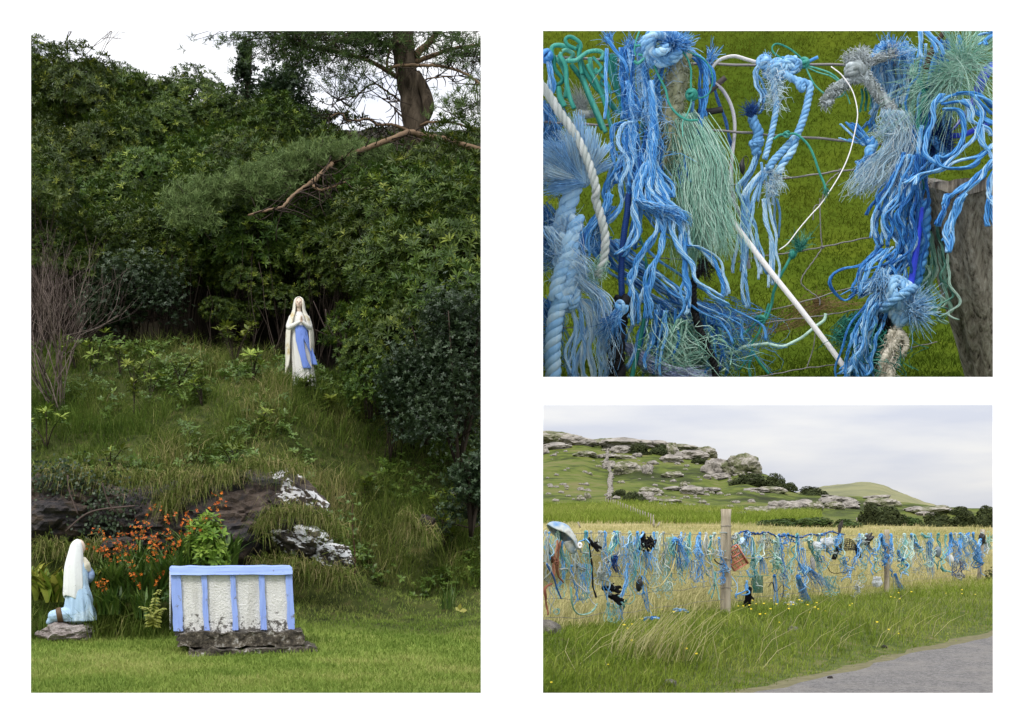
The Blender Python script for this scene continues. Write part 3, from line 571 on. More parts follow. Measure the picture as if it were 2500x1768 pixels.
for (x, y, h, nw, lab) in ((1480, 730, .85, 11, 'tallest young rhododendron left of the statue, many bright whorls'), (490, 740, .6, 3, 'young rhododendron with one bright topmost whorl near the bare shrub'), (340, 790, .5, 5, 'low broad young rhododendron beside the bare shrub'), (660, 845, .45, 3, 'small young rhododendron in the middle of the upper bank'),
                          (855, 870, .5, 2, 'single-headed young rhododendron in long grass'), (760, 940, .6, 4, 'young rhododendron with a pale green head left of the grass tussock'), (1095, 930, .5, 4, 'star-headed bright young rhododendron on the mid bank'), (880, 1000, .45, 3, 'dull small young rhododendron under the star-headed one'),
                          (1250, 1060, .45, 6, 'spreading young rhododendron below the tallest one'), (760, 1110, .5, 4, 'young rhododendron with drooping leaves at mid bank'), (130, 1320, .65, 4, 'young rhododendron at the left edge above the rock'), (590, 1550, .4, 3, 'young rhododendron just above the brown rock face'),
                          (1620, 880, .5, 5, 'young rhododendron between the tallest one and the statue'), (440, 870, .4, 3, 'dark young rhododendron in the left thick grass'), (1660, 1290, .35, 3, 'small leafy young plant below the dry grass patch'), (1470, 1540, .35, 3, 'yellowish young plant above the white-painted rock')):
    S_ = c3S(x, y); sapling(S_[0], S_[1], h, nw, lab)
for (px, py, h, nw, lab) in ((800, 990, .3, 5, 'broad-leaved low plant right of the standing statue'), (745, 945, .28, 4, 'small fern-like plant at the foot of the standing statue'), (1100, 1270, .75, 7, 'bright rhododendron sprig above the lawn at the right'), (1080, 1310, .5, 5, 'lower rhododendron sprig hanging over the grass at the right'), (1150, 1140, .5, 3, 'rhododendron sprig at the right edge beside the dark evergreen'), (890, 1200, .3, 3, 'leafy weed on the grassy slope right of the rock')):
    sapling(px, py, h, nw, lab)

# ---- rocks
def rock_mesh(name, seed, sub=4, rough=.35, freq=1.3, slab=False):
    bm = bmesh.new(); bmesh.ops.create_icosphere(bm, subdivisions=sub, radius=1); o = Vector((seed * 7.3, seed * 3.1, seed * 1.7))
    for v in bm.verts:
        n = v.co.normalized(); k = 0
        k += (mnoise.noise(n * freq + o)) * rough; k += (mnoise.ridged_multi_fractal(n * freq * 2.1 + o, 1, 2, 3, 1, 2) - .9) * rough * .28; k += mnoise.cell(n * freq * 2.6 + o * 2) * rough * .22; k += mnoise.noise(n * freq * 7 + o) * rough * .10
        if slab:
            w = Vector((n.x, n.y, n.z * 1.3 + n.x * .5)); k += mnoise.cell(w * 1.3 + o * 3) * .05 + mnoise.cell(w * 2.7 + o) * .02 - .12 * max(0, .08 - abs(mnoise.noise(w * 1.3 + o))) / .08
        v.co = n * (1 + k)
    me = bpy.data.meshes.new(name); bm.to_mesh(me); bm.free(); return me
def rock_mat(name, cols, paint=0, pcol=(.72, .71, .70), pos=None):
    m, t, b, out = new_mat(name); n1 = noise_(t, 1.4, 6, .6); n2 = noise_(t, 9, 6, .65); c = ramp(t, M_('ADD', M_('MULTIPLY', n1, .6, t), M_('MULTIPLY', n2, .4, t), t), cols, pos or [.36, .46, .55, .66])
    if paint:
        n3 = noise_(t, 2.2, 3, .55, stretch=(1, 1, 1)); g = t.nodes.new('ShaderNodeNewGeometry'); s = t.nodes.new('ShaderNodeSeparateXYZ'); t.links.new(g.outputs['Normal'], s.inputs[0])
        f = ramp(t, M_('ADD', M_('MULTIPLY', s.outputs[2], .10, t), M_('MULTIPLY', n3, 1.0, t), t), [(0, 0, 0), (1, 1, 1)], [.58 - paint, .61 - paint]); c = mixc(t, f, c, pcol)
    t.links.new(c, b.inputs['Base Color']); b.inputs['Roughness'].default_value = .85; b.inputs['Specular IOR Level'].default_value = .25; bump(t, b, M_('ADD', n2, M_('MULTIPLY', noise_(t, 24, 5, .7), .5, t), t), .9, .05); return m
m_rock = rock_mat('brown_shrine_rock', [(.014, .013, .015), (.042, .038, .040), (.085, .062, .048), (.15, .125, .105)])
m_rockp = rock_mat('rock_with_white_paint', [(.02, .017, .016), (.06, .05, .045), (.11, .085, .06), (.17, .14, .10)], -.005)
m_rockw = rock_mat('mostly_white_painted_rock', [(.03, .026, .022), (.08, .07, .055), (.12, .10, .07), (.17, .15, .10)], .045, (.74, .75, .74))
def rock(px, py, w, h, d, seed, mat, lab, dep=.7, rz=0, tilt=0):
    p = P(px, py, d); s = d / F; me = rock_mesh('rock_outcrop', seed, 5, .26, 1.2, True); o = link('rock_outcrop', me, mat); o.location = p; o.scale = (w * s / 2, dep, h * s / 2); o.rotation_euler = (0, tilt, rz); me.polygons.foreach_set('use_smooth', np.zeros(len(me.polygons), bool)); return tag(o, lab, 'rock', 'rocks of the shrine bank')
rock(195, 1248, 310, 185, 19.55, 3, m_rock, 'broad brown rock face behind the kneeling statue', .8)
rock(390, 1285, 300, 195, 19.55, 5, m_rock, 'dark purplish rock face behind the orange flowers', .7)
rock(560, 1280, 340, 225, 19.6, 8, m_rock, 'brown slabby rock face behind the white altar', .8, 0, -.12)
rock(700, 1235, 190, 170, 19.65, 11, m_rockp, 'brown rock with flaking white paint at its upper corner', .6, 0, .2)
rock(728, 1322, 165, 85, 19.55, 41, m_rockw, 'low rock crusted with white paint right of the altar', .6, 0, .25)
rock(812, 1362, 95, 70, 19.35, 17, m_rockw, 'small rounded white-painted rock on the grass right of the altar', .3)
rock(1042, 1278, 40, 40, 20.3, 20, m_rock, 'small grey stone half hidden in dry grass on the right slope', .2)
rock(290, 1336, 80, 50, 18.6, 23, m_rock, 'small stone among the orange flowers beside the kneeling statue', .25)
# overhanging tufts of dry grass on the rocks
m = MB()
for (pts, dd, n) in (([(400, 1240), (440, 1205), (490, 1180), (560, 1160)], 18.95, 1100), ([(640, 1300), (665, 1262), (720, 1252), (790, 1270), (830, 1300)], 18.85, 1000), ([(300, 1170), (380, 1175), (440, 1165)], 19.0, 600), ([(560, 1160), (640, 1140), (740, 1150)], 19.1, 700), ([(110, 1160), (200, 1160), (280, 1165)], 19.0, 600), ([(1000, 1250), (1010, 1290), (1060, 1310)], 20.0, 500), ([(620, 1385), (700, 1378), (780, 1395), (860, 1410)], 18.8, 900), ([(90, 1335), (180, 1345), (260, 1340)], 18.7, 700)):
    c = spline(np.array([P(a, b_, dd) for a, b_ in pts]), 60); i = rng.integers(0, 60, n); pos = c[i] + rng.normal(0, .06, (n, 3)); L = rng.uniform(.15, .36, n); dr = unit(np.stack([rng.normal(-.1, .5, n), rng.normal(-.5, .3, n), rng.uniform(-.2, .8, n)], 1))
    mid = pos + dr * L[:, None] * .5; tip = pos + dr * L[:, None] * .8 + np.array([0, -.05, -1]) * L[:, None] * .55; m.tubes(np.stack([pos, mid, tip], 1), np.array([.004, .003, .001]), 3, np.clip(rng.normal(.72, .2, n), 0, 1), cap=False)
stuff('grass.005', m, m_bank, 'overhanging tufts of dry grass draped over the shrine rocks', 'grass')
# ivy on the left rock
m = MB(); n = 1500; px = np.r_[rng.normal(140, 50, n // 2), rng.normal(260, 45, n // 2)]; py = np.r_[rng.normal(1168, 24, n // 2), rng.normal(1250, 45, n // 2)]
pos = np.array([P(a, b_, 18.85 + rng.uniform(-.1, .2)) for a, b_ in zip(px, py)]); m.leaves(pos, rng.normal(0, 1, (n, 3)) + np.array([0, 0, -.6]), np.array([0, -1, .4]) + rng.normal(0, .3, (n, 3)), rng.uniform(.035, .06, n), rng.uniform(.03, .05, n), rng.uniform(.2, .9, n))
r = thing('ivy', 'ivy creeping over the brown rock behind the kneeling statue', 'ivy', tuple(P(200, 1300, 18.9))); o = link('leaves', m.mesh('ivy_leaves'), m_dark, r); o.location = -np.array(r.location); o['kind'] = 'stuff'
m = MB(); ro = np.array(r.location)
for pts in ([(165, 1160), (170, 1200), (190, 1255)], [(160, 1298), (200, 1262), (240, 1245), (330, 1235)], [(250, 1180), (262, 1220), (280, 1250)]): m.tubes(spline(np.array([P(a, b_, 18.75) for a, b_ in pts]) - ro, 12), .012, 5)
link('vine', m.mesh('ivy_vine'), m_twig, r)
# ------------------------------------------------------------------ altar block
def ray_rot(px): return -math.atan2(px - CX, F)          # turns local -Y towards the viewer's standing point
def ramp_f(t, v, a, b_):
    return ramp(t, v, [(0, 0, 0), (1, 1, 1)], [a, b_])
m_cast, t, b, out = new_mat('white_roughcast'); n1 = noise_(t, 48, 5, .7); n2 = noise_(t, 42, 4, .7); n3 = noise_(t, 11, 6, .75)
ge = t.nodes.new('ShaderNodeTexCoord'); sp = t.nodes.new('ShaderNodeSeparateXYZ'); t.links.new(ge.outputs['Object'], sp.inputs[0])
low = M_('MULTIPLY', M_('SUBTRACT', .50, sp.outputs[2], t), .62, t); dirt = ramp_f(t, M_('ADD', n3, low, t), .61, .68)
spots = ramp_f(t, n2, .655, .70)
c = mixc(t, n1, (.68, .67, .64), (.88, .87, .85)); c = mixc(t, M_('MULTIPLY', spots, .75, t), c, (.10, .085, .07)); c = mixc(t, M_('MULTIPLY', dirt, .9, t), c, (.06, .05, .04)); c = mixc(t, M_('MULTIPLY', ramp_f(t, noise_(t, 9, 5, .6, stretch=(1, 1, .12)), .52, .72), .4, t), c, (.30, .28, .24)); t.links.new(c, b.inputs['Base Color'])
b.inputs['Roughness'].default_value = .9; b.inputs['Specular IOR Level'].default_value = .15; bump(t, b, n1, 1, .03)
m_bluep, t, b, out = new_mat('blue_paint'); n1 = noise_(t, 14, 6, .7); n2 = noise_(t, 4, 4); c = mixc(t, n2, (.20, .30, .70), (.31, .42, .79)); c = mixc(t, ramp_f(t, n1, .60, .67), c, (.13, .13, .15)); t.links.new(c, b.inputs['Base Color']); b.inputs['Roughness'].default_value = .7; bump(t, b, n1, .4, .01)
m_moss, t, b, out = new_mat('mossy_dark_stone'); n1 = noise_(t, 8, 6, .7); n2 = noise_(t, 22, 5, .7); c = ramp(t, M_('ADD', M_('MULTIPLY', n1, .6, t), M_('MULTIPLY', n2, .4, t), t), [(.012, .010, .008), (.045, .037, .026), (.13, .11, .08), (.5, .49, .46)], [.36, .47, .55, .62]); t.links.new(c, b.inputs['Base Color']); b.inputs['Roughness'].default_value = .95; bump(t, b, n2, 1, .04)
apx = 568; DA = float(hitL(568, 1591)[1]); s_a = DA / F; ap = P(apx, 1590, DA); ap[2] = float(zL(ap[0], ap[1])) ; altar = thing('altar', 'white roughcast altar block with blue painted frame on a mossy plinth', 'altar', tuple(ap), None, ray_rot(apx))
zb = lambda py: (1590 - py) * s_a; xb = lambda px: (px - apx) * s_a
def slab(m, x0, x1, x2, x3, z0, z1, y0, y1, y0t=None, jit=.006, nx=14, nz=6):
    """block whose left/right edges run from (x0,x1) at the bottom to (x2,x3) at the top, front face subdivided"""
    y0t = y0 if y0t is None else y0t
    u = np.linspace(0, 1, nx); w = np.linspace(0, 1, nz); V = np.zeros((nz, nx, 3))
    for j in range(nz):
        a, e = x0 + (x2 - x0) * w[j], x1 + (x3 - x1) * w[j]; V[j, :, 0] = a + (e - a) * u; V[j, :, 1] = y0 + (y0t - y0) * w[j]; V[j, :, 2] = z0 + (z1 - z0) * w[j]
    V += rng.normal(0, jit, V.shape); B = V.copy(); B[..., 1] = y1; m.grid(V); m.grid(B[:, ::-1])
    for sl in ((slice(None), 0), (slice(None), -1), (0, slice(None)), (-1, slice(None))): m.grid(np.stack([B[sl], V[sl]], 1))
def part(name, fn, mat, par, smooth=False):
    m = MB(); fn(m); return link(name, m.mesh(name, smooth), mat, par)
part('body', lambda m: slab(m, xb(431), xb(716), xb(421), xb(708), zb(1550), zb(1388), -.0, .55, .03, .004, 20, 12), m_cast, altar)
fr = lambda m, a, e, a2, e2, z0, z1, p=.03: slab(m, a, e, a2, e2, z0, z1, -p, .02, -p + .03 * (z1 / zb(1388)), .003, 10, 7)
def xl(px_t, py): return xb(px_t) + (xb(10) - xb(0)) * (zb(1388) - zb(py)) / zb(1388)
for nm, a, e in (('stile', 420, 443), ('stile', 492, 505), ('stile', 561, 574), ('stile', 629, 643), ('stile', 694, 711)):
    part(nm, lambda m: fr(m, xl(a, 1538), xl(e, 1538), xl(a, 1405), xl(e, 1405), zb(1538), zb(1403)), m_bluep, altar)
part('top_rail', lambda m: fr(m, xl(419, 1407), xl(712, 1403), xl(418, 1386), xl(711, 1386), zb(1402.5), zb(1385), .034), m_bluep, altar)
part('coping', lambda m: slab(m, xb(418), xb(710), xb(418), xb(710), zb(1388) + .001, zb(1384.5), .035, .56, .035, .003, 14, 3), m_bluep, altar)
part('side_panel', lambda m: m.box((xb(417), .02, zb(1535)), (xb(421) - .002, .54, zb(1392)), .5, .006), m_cast, altar)
part('plinth', lambda m: slab(m, xb(440), xb(742), xb(441), xb(737), zb(1576), zb(1541), -.16, .5, -.14, .012, 24, 6), m_moss, altar)
part('step', lambda m: slab(m, xb(464), xb(772), xb(468), xb(766), -.03, zb(1579), -.30, .4, -.29, .012, 24, 4), m_moss, altar)

# ------------------------------------------------------------------ statues
def loft(rings, n=40, fold=None, a0=0.0, a1=2 * math.pi, N=40):
    """rings: (z, cx, cy, rx, ry) -> surface; fold(th, k) scales the radius"""
    r = np.array(rings, float); order = np.argsort(r[:, 0]); r = r[order]; zz = np.linspace(r[0, 0], r[-1, 0], N)
    q = np.stack([np.interp(zz, r[:, 0], r[:, k]) for k in range(1, 5)], 1)
    for k in range(4): q[1:-1, k] = (q[:-2, k] + 2 * q[1:-1, k] + q[2:, k]) / 4
    closed = abs(a1 - a0) > 6.28; th = np.linspace(a0, a1, n, endpoint=not closed); V = np.zeros((N, n, 3))
    for j in range(N):
        s = 1 if fold is None else fold(th, zz[j]); V[j, :, 0] = q[j, 0] + q[j, 2] * np.cos(th) * s; V[j, :, 1] = q[j, 1] + q[j, 3] * np.sin(th) * s; V[j, :, 2] = zz[j]
    return V, closed
def capz(m, V):
    for row in (V[0], V[-1]):
        n = len(row); c = row.mean(0); m.add(np.vstack([row, c]), [[k, (k + 1) % n, n] for k in range(n)])
def ball(m, c, r, n=12):
    th = np.linspace(0, np.pi, n); ph = np.linspace(0, 2 * np.pi, n * 2, endpoint=False); V = np.stack([np.sin(th)[:, None] * np.cos(ph), np.sin(th)[:, None] * np.sin(ph), np.cos(th)[:, None] * np.ones(len(ph))], -1); m.grid(np.array(c) + V * np.array(r), .5, True)
def limb_(m, pts, ra, n=12): 
    p = spline(pts, n); m.tubes(p, np.interp(np.linspace(0, 1, n), np.linspace(0, 1, len(ra)), ra), 10); ball(m, p[0], (ra[0],) * 3, 7); ball(m, p[-1], (ra[-1],) * 3, 7)
def fused(name, m, vox, mat, par, sm=4):
    """one continuous skin from overlapping shapes"""
    me = m.mesh(name + '_raw'); o = bpy.data.objects.new(name + '_raw', me); C.objects.link(o)
    md = o.modifiers.new('r', 'REMESH'); md.mode = 'VOXEL'; md.voxel_size = vox; md.use_smooth_shade = True; ms = o.modifiers.new('s', 'SMOOTH'); ms.iterations = sm; ms.factor = .5
    dg = bpy.context.evaluated_depsgraph_get(); res = bpy.data.meshes.new_from_object(o.evaluated_get(dg)); res.name = name; bpy.data.objects.remove(o); res.polygons.foreach_set('use_smooth', np.ones(len(res.polygons), bool)); res.materials.clear()
    return link(name, res, mat, par)
def stone_paint(name, base, stain, dark, th=.56, dk=.66):
    m, t, b, out = new_mat(name); n1 = noise_(t, 5, 6, .65); n2 = noise_(t, 30, 5, .7); c = mixc(t, noise_(t, 12, 4), tuple(x * .86 for x in base), base); c = mixc(t, M_('MULTIPLY', ramp_f(t, n1, th, th + .12), .85, t), c, stain); c = mixc(t, ramp_f(t, n2, dk, dk + .04), c, dark)
    t.links.new(c, b.inputs['Base Color']); b.inputs['Roughness'].default_value = .6; b.inputs['Specular IOR Level'].default_value = .3; bump(t, b, n2, .3, .006); return m
m_cream = stone_paint('weathered_cream_paint', (.74, .71, .62), (.46, .36, .15), (.05, .04, .03), .54, .64); m_robe = stone_paint('weathered_white_paint', (.70, .69, .66), (.5, .46, .36), (.09, .08, .07), .60, .64)
m_skin = stone_paint('painted_flesh', (.66, .52, .42), (.5, .40, .30), (.2, .13, .1), .62, .75); m_sash = stone_paint('painted_blue_sash', (.17, .27, .70), (.36, .44, .72), (.1, .12, .2), .60, .74)
m_veilw = stone_paint('white_veil_paint', (.78, .80, .82), (.56, .58, .58), (.26, .27, .26), .55, .66); m_dress = stone_paint('pale_blue_paint', (.38, .54, .72), (.56, .68, .78), (.16, .22, .28), .52, .66); m_brownp = stone_paint('brown_paint', (.10, .058, .03), (.13, .08, .045), (.04, .025, .015)); m_bluearm = stone_paint('slate_blue_paint', (.20, .28, .45), (.28, .36, .5), (.1, .13, .2)); m_shawl = stone_paint('cream_shawl_paint', (.66, .62, .50), (.5, .42, .26), (.2, .16, .1))
m_eye = plain('dark_painted_feature', (.09, .06, .045), .6); m_lip = plain('painted_lips', (.42, .2, .16), .6)

sp_ = hitL(733, 944); mary = thing('statue', 'standing praying statue in cream veil with long blue sash, high on the bank', 'statue', tuple(sp_ + np.array([0, 0, -.02])), None, ray_rot(733))
SC = 23.0 / sp_[1]                          # keep the apparent height if the bank moves
folds = lambda th, z: 1 + (.075 * np.sin(11 * th + 3 * z) + .04 * np.sin(5 * th + 1.3 - 2 * z) + .03 * np.sin(21 * th)) * np.clip(1.15 - z, 0, 1)
m = MB()
V, c_ = loft([(0, .06, 0, .185, .15), (.05, .06, 0, .182, .15), (.25, .045, 0, .172, .14), (.5, .025, 0, .165, .135), (.75, 0, 0, .152, .125), (.9, -.01, 0, .138, .118), (1.0, -.015, 0, .122, .105), (1.1, -.015, 0, .128, .105), (1.17, -.015, 0, .12, .085), (1.21, -.018, -.005, .075, .065), (1.24, -.02, -.01, .045, .045)], 64, folds, N=60); m.grid(V, .5, True); capz(m, V)
for s in (-1, 1):
    limb_(m, [(s * .125 - .015, .0, 1.14), (s * .165 - .015, -.04, .97), (s * .12 - .0, -.12, .99), (.012 + s * .03, -.165, 1.05)], [.05, .058, .045, .03])
fused('robe', m, .009, m_robe, mary, 2)
m = MB(); limb_(m, [(-.02, -.005, 1.19), (-.02, -.015, 1.30)], [.042, .038])          # neck and head, tilted up
ball(m, (-.02, -.018, 1.375), (.062, .072, .088), 16); ball(m, (-.02, -.062, 1.335), (.032, .028, .03), 8); ball(m, (-.02, -.092, 1.375), (.010, .014, .022), 8); ball(m, (-.02, -.070, 1.40), (.045, .02, .012), 8); ball(m, (-.045, -.072, 1.358), (.016, .014, .016), 7); ball(m, (.005, -.072, 1.358), (.016, .014, .016), 7)
hd = fused('head', m, .006, m_skin, mary, 3)
for s in (-1, 1): part('eye', lambda m: ball(m, (-.02 + s * .022, -.084, 1.388), (.011, .006, .0045), 8), m_eye, hd, True)
part('mouth', lambda m: ball(m, (-.02, -.093, 1.342), (.014, .006, .005), 8), m_lip, hd, True)
m = MB()
for s in (-1, 1):                          # praying hands: palms and five fingers each
    ball(m, (.02 + s * .012, -.175, 1.065), (.010, .026, .036), 8)
    for j, (yy, hl) in enumerate(((-.197, .052), (-.184, .062), (-.171, .066), (-.158, .056))): limb_(m, [(.02 + s * .012, yy + .004, 1.09), (.02 + s * .0105, yy - .002, 1.09 + hl * .6), (.02 + s * .009, yy - .006, 1.09 + hl)], [.0085, .0075, .006], 6)
    limb_(m, [(.02 + s * .016, -.152, 1.065), (.02 + s * .02, -.148, 1.09), (.02 + s * .014, -.152, 1.115)], [.009, .008, .006], 6)
fused('hands', m, .005, m_skin, mary, 2)
# veil: an open cloak from the crown of the head to the calves
op = lambda z: np.interp(z, [.3, .6, .95, 1.2, 1.3, 1.46], [.95, .80, .72, .55, .62, .9])
m = MB(); rg = np.array([(.36, -.03, .03, .20, .16), (.5, -.01, .03, .212, .165), (.7, -.008, .02, .218, .165), (.9, -.008, .015, .21, .16), (1.03, -.01, .01, .188, .15), (1.13, -.012, .01, .16, .135), (1.2, -.018, .01, .118, .11), (1.27, -.02, .01, .092, .098), (1.36, -.02, .008, .080, .094), (1.43, -.02, .008, .064, .080), (1.465, -.02, .01, .036, .05), (1.477, -.02, .01, .008, .01)])
zz = np.linspace(.36, 1.477, 60); n = 60; V = np.zeros((60, n, 3))
for j, z in enumerate(zz):
    q = [np.interp(z, rg[:, 0], rg[:, k]) for k in range(1, 5)]; o_ = float(op(z)); th = np.linspace(-math.pi / 2 + o_, 1.5 * math.pi - o_, n); f = 1 + (.03 * np.sin(9 * th + 2) + .02 * np.sin(17 * th + 4 * z)) * np.clip(1.3 - z, 0, 1); V[j, :, 0] = q[0] + q[2] * np.cos(th) * f; V[j, :, 1] = q[1] + q[3] * np.sin(th) * f
    V[j, :, 2] = z + (.06 * np.sin(th * 7) + .10 * np.cos(th)) * np.clip((.75 - z) / .4, 0, 1) 
m.grid(V); me = m.mesh('veil'); o = link('veil', me, m_cream, mary); sd = o.modifiers.new('thick', 'SOLIDIFY'); sd.thickness = .016; sd.offset = 1
def fy(x, z):
    q = [np.interp(z, [0, .25, .5, .75, .9, 1.0], v) for v in ([.06, .045, .025, 0, -.01, -.015], [.185, .172, .165, .152, .138, .122], [.15, .14, .135, .125, .118, .105])]; u = np.clip((x - q[0]) / q[1], -.97, .97); return -q[2] * np.sqrt(1 - u * u)
def ribbon(path, nm):
    p = np.array(path); z = np.linspace(p[0, 0], p[-1, 0], 40); xc = np.interp(-z, -p[:, 0], p[:, 1]); w = np.interp(-z, -p[:, 0], p[:, 2]); u = np.linspace(-.5, .5, 9); X_ = xc[:, None] + u[None] * w[:, None]; Z_ = np.repeat(z[:, None], 9, 1); Y_ = fy(X_, Z_) - .016 - .012 * np.abs(np.sin((u[None] * 3.3 + z[:, None] * 2) * 3.0)); m = MB(); m.grid(np.stack([X_, Y_, Z_], -1)); o = link(nm, m.mesh(nm), m_sash, mary); sd = o.modifiers.new('thick', 'SOLIDIFY'); sd.thickness = .012
ribbon([(1.0, -.0, .17), (.85, .01, .16), (.75, -.005, .12), (.6, .02, .11), (.45, .06, .10), (.3, .115, .13)], 'sash'); ribbon([(.98, .055, .09), (.85, .075, .09), (.7, .13, .075), (.55, .19, .07), (.45, .215, .09), (.37, .235, .095)], 'sash')
part('base', lambda m: slab(m, -.16, .27, -.14, .25, -.12, .015, -.19, .18, -.18, .008, 10, 4), m_moss, mary)
mary.scale = (1 / SC,) * 3

kp = hitL(180, 1522, 9, 18.4); kd = 17.3; kp = P(180, 1518, kd); u8 = 1 / 5.8 * kd / F
kneel = thing('statue', 'kneeling statue seen from behind in a long white veil and pale blue dress', 'statue', tuple(kp), None, ray_rot(180)); kz = lambda y: (1320 - y) * u8; kx = lambda x: (x - 580) * u8
def rings8(rows, ry): return [(kz(y), kx((a + e) / 2), 0, (e - a) / 2 * u8, (e - a) / 2 * u8 * ry) for (y, a, e) in rows]
m = MB(); V, c_ = loft(rings8([(1310, 440, 872), (1230, 445, 868), (1100, 455, 850), (1000, 465, 838), (900, 480, 810), (800, 500, 780), (650, 500, 775), (520, 540, 760), (440, 590, 720)], .75), 56, lambda th, z: 1 + (.11 * np.sin(9 * th + 8 * z) + .05 * np.sin(17 * th - 5 * z)) * np.clip(.55 - z, 0, 1) * 2, N=44); m.grid(V, .5, True); capz(m, V)
limb_(m, [(kx(640), .02, kz(1235)), (kx(520), -.02, kz(1212)), (kx(400), -.03, kz(1218)), (kx(315), -.03, kz(1232))], [.12, .10, .088, .075]); limb_(m, [(kx(315), -.03, kz(1235)), (kx(265), -.03, kz(1290)), (kx(240), -.03, kz(1318))], [.072, .045, .03])
fused('dress', m, .008, m_dress, kneel, 2)
m = MB(); bp_ = spline([(kx(425), -.03, kz(1212)), (kx(385), -.03, kz(1220)), (kx(350), -.03, kz(1226))], 9); m.tubes(bp_, np.array([.090, .0935, .0935, .093, .0925, .092, .091, .089, .085]), 22, .5); link('stocking', m.mesh('stocking'), m_brownp, kneel)
m = MB(); limb_(m, [(kx(760), .06, kz(560)), (kx(808), .05, kz(640)), (kx(805), .03, kz(690)), (kx(770), .12, kz(760))], [.045, .05, .05, .04]); fused('arm', m, .008, m_bluearm, kneel)
m = MB(); limb_(m, [(kx(715), .0, kz(440)), (kx(760), .01, kz(520)), (kx(785), .02, kz(585))], [.035, .045, .03]); limb_(m, [(kx(715), .0, kz(440)), (kx(725), -.02, kz(560)), (kx(745), .0, kz(625))], [.03, .04, .025]); fused('shawl', m, .008, m_shawl, kneel)
m = MB(); ball(m, (kx(655), .05, kz(270)), (.072, .085, .10), 14); ball(m, (kx(728), .07, kz(290)), (.014, .012, .016), 7); limb_(m, [(kx(650), .03, kz(350)), (kx(650), .02, kz(430))], [.045, .05]); fused('head', m, .008, m_skin, kneel)
m = MB(); V, c_ = loft(rings8([(972, 424, 722), (930, 416, 732), (800, 420, 752), (680, 424, 748), (560, 432, 738), (480, 448, 730), (400, 470, 726), (310, 497, 717), (240, 518, 706), (190, 550, 692), (160, 590, 662), (150, 620, 640)], .62), 64, lambda th, z: 1 + (.075 * np.sin(8 * th + 2 * z) + .045 * np.sin(17 * th + 3 * z)) * np.clip(.98 - z, 0, .8), N=60)
V[:, :, 2] += .035 * np.sin(np.linspace(0, 12.56, 64))[None] * np.clip((.45 - V[:, :, 2]) / .2, 0, 1); V[:, :, 1] -= .03; cxv = V[:, :, 0].mean(1, keepdims=True); V[:, :, 0] = cxv + (V[:, :, 0] - cxv) * .86; m.grid(V, .5, True); o = link('veil', m.mesh('kneeling_veil'), m_veilw, kneel); sd = o.modifiers.new('thick', 'SOLIDIFY'); sd.thickness = .014
me = rock_mesh('base', 31, 4); o = link('base', me, rock_mat('pinkish_base_rock', [(.16, .13, .12), (.34, .29, .27), (.46, .41, .39), (.6, .56, .54)]), kneel); o.location = (kx(500), .02, kz(1400) - .055); o.scale = (.31, .28, .13)
o = tag(link('boulder', rock_mesh('boulder', 37, 3), m_rock), 'small dark stone in the grass between kneeling statue and altar', 'rock'); q = hitL(288, 1552); o.location = q; o.scale = (.05, .05, .06)

# ------------------------------------------------------------------ planted border
m_stalk = tint_mat('green_stalk', [(.03, .06, .012), (.07, .11, .02)], .6, .3, .1, 0); m_orange = tint_mat('orange_petal', [(.42, .07, .015), (.62, .14, .015), (.75, .24, .02)], .5, .3, .2, 0); m_hosta = tint_mat('yellow_green_leaf', [(.07, .12, .012), (.15, .21, .02), (.34, .32, .06)], .5, .35, .25, 0); m_strap = tint_mat('strap_leaf', [(.03, .07, .012), (.07, .13, .02), (.14, .20, .04)], .5, .35, .2, 0)
def strap_leaves(m, n, L, w, spread, tn=(0, 1)):
    t = np.linspace(0, 1, 7); a = rng.random(n) * 6.28; s = rng.uniform(.25, 1, n) * spread; l = rng.uniform(.6, 1.05, n) * L; b0 = rng.normal(0, .07, (n, 2))
    p = np.zeros((n, 7, 3)); p[..., 0] = b0[:, :1] + np.cos(a)[:, None] * (s * l)[:, None] * t ** 1.7; p[..., 1] = b0[:, 1:] + np.sin(a)[:, None] * (s * l)[:, None] * t ** 1.7; p[..., 2] = l[:, None] * (t - .45 * s[:, None] * t ** 2.6)
    sd = np.stack([-np.sin(a), np.cos(a), np.zeros(n)], 1)[:, None] * (w * np.sin(np.pi * np.clip(.12 + t * .88, 0, 1)) + .002)[None, :, None] * .5; V = np.stack([p - sd, p + sd], 2); i = np.arange(6) * 2; q = np.stack([i, i + 1, i + 3, i + 2], 1); m.add(V, (q[None] + (np.arange(n) * 14)[:, None, None]).reshape(-1, 4), np.repeat(rng.uniform(*tn, n), 14))
def crocosmia(px, py, h, heads, lab, d=None):
    q = hitL(px, py, 9, 19.0) if d is None else P(px, py, d); r = thing('crocosmia', lab, 'flowers', tuple(q), 'orange flowers between the statues'); m = MB(); strap_leaves(m, 70, h * .95, .034, .8); link('leaves', m.mesh('crocosmia_leaves'), m_strap, r)
    s, f = MB(), MB()
    for k in range(heads):
        e = np.array([rnd.uniform(-.38, .38), rnd.uniform(-.2, .15), h * rnd.uniform(.85, 1.3)]); p = spline([(rnd.uniform(-.08, .08), 0, 0), e * np.array([.5, .5, .75]), e, e + np.array([rnd.choice((-1, 1)) * .12, -.03, .01])], 14); s.tubes(p, .004, 4)
        for j in range(7, 14):
            n = 2; c = p[j] + rng.normal(0, .014, (n, 3)); f.whorls(c, np.array([0, -.4, .6]) + rng.normal(0, .5, (n, 3)), 5, np.full(n, .032), .42, rng.uniform(.1, .9, n), (.3, .9))
    link('stalks', s.mesh('crocosmia_stalks'), m_stalk, r)['kind'] = 'stuff'; link('blooms', f.mesh('crocosmia_blooms'), m_orange, r)['kind'] = 'stuff'
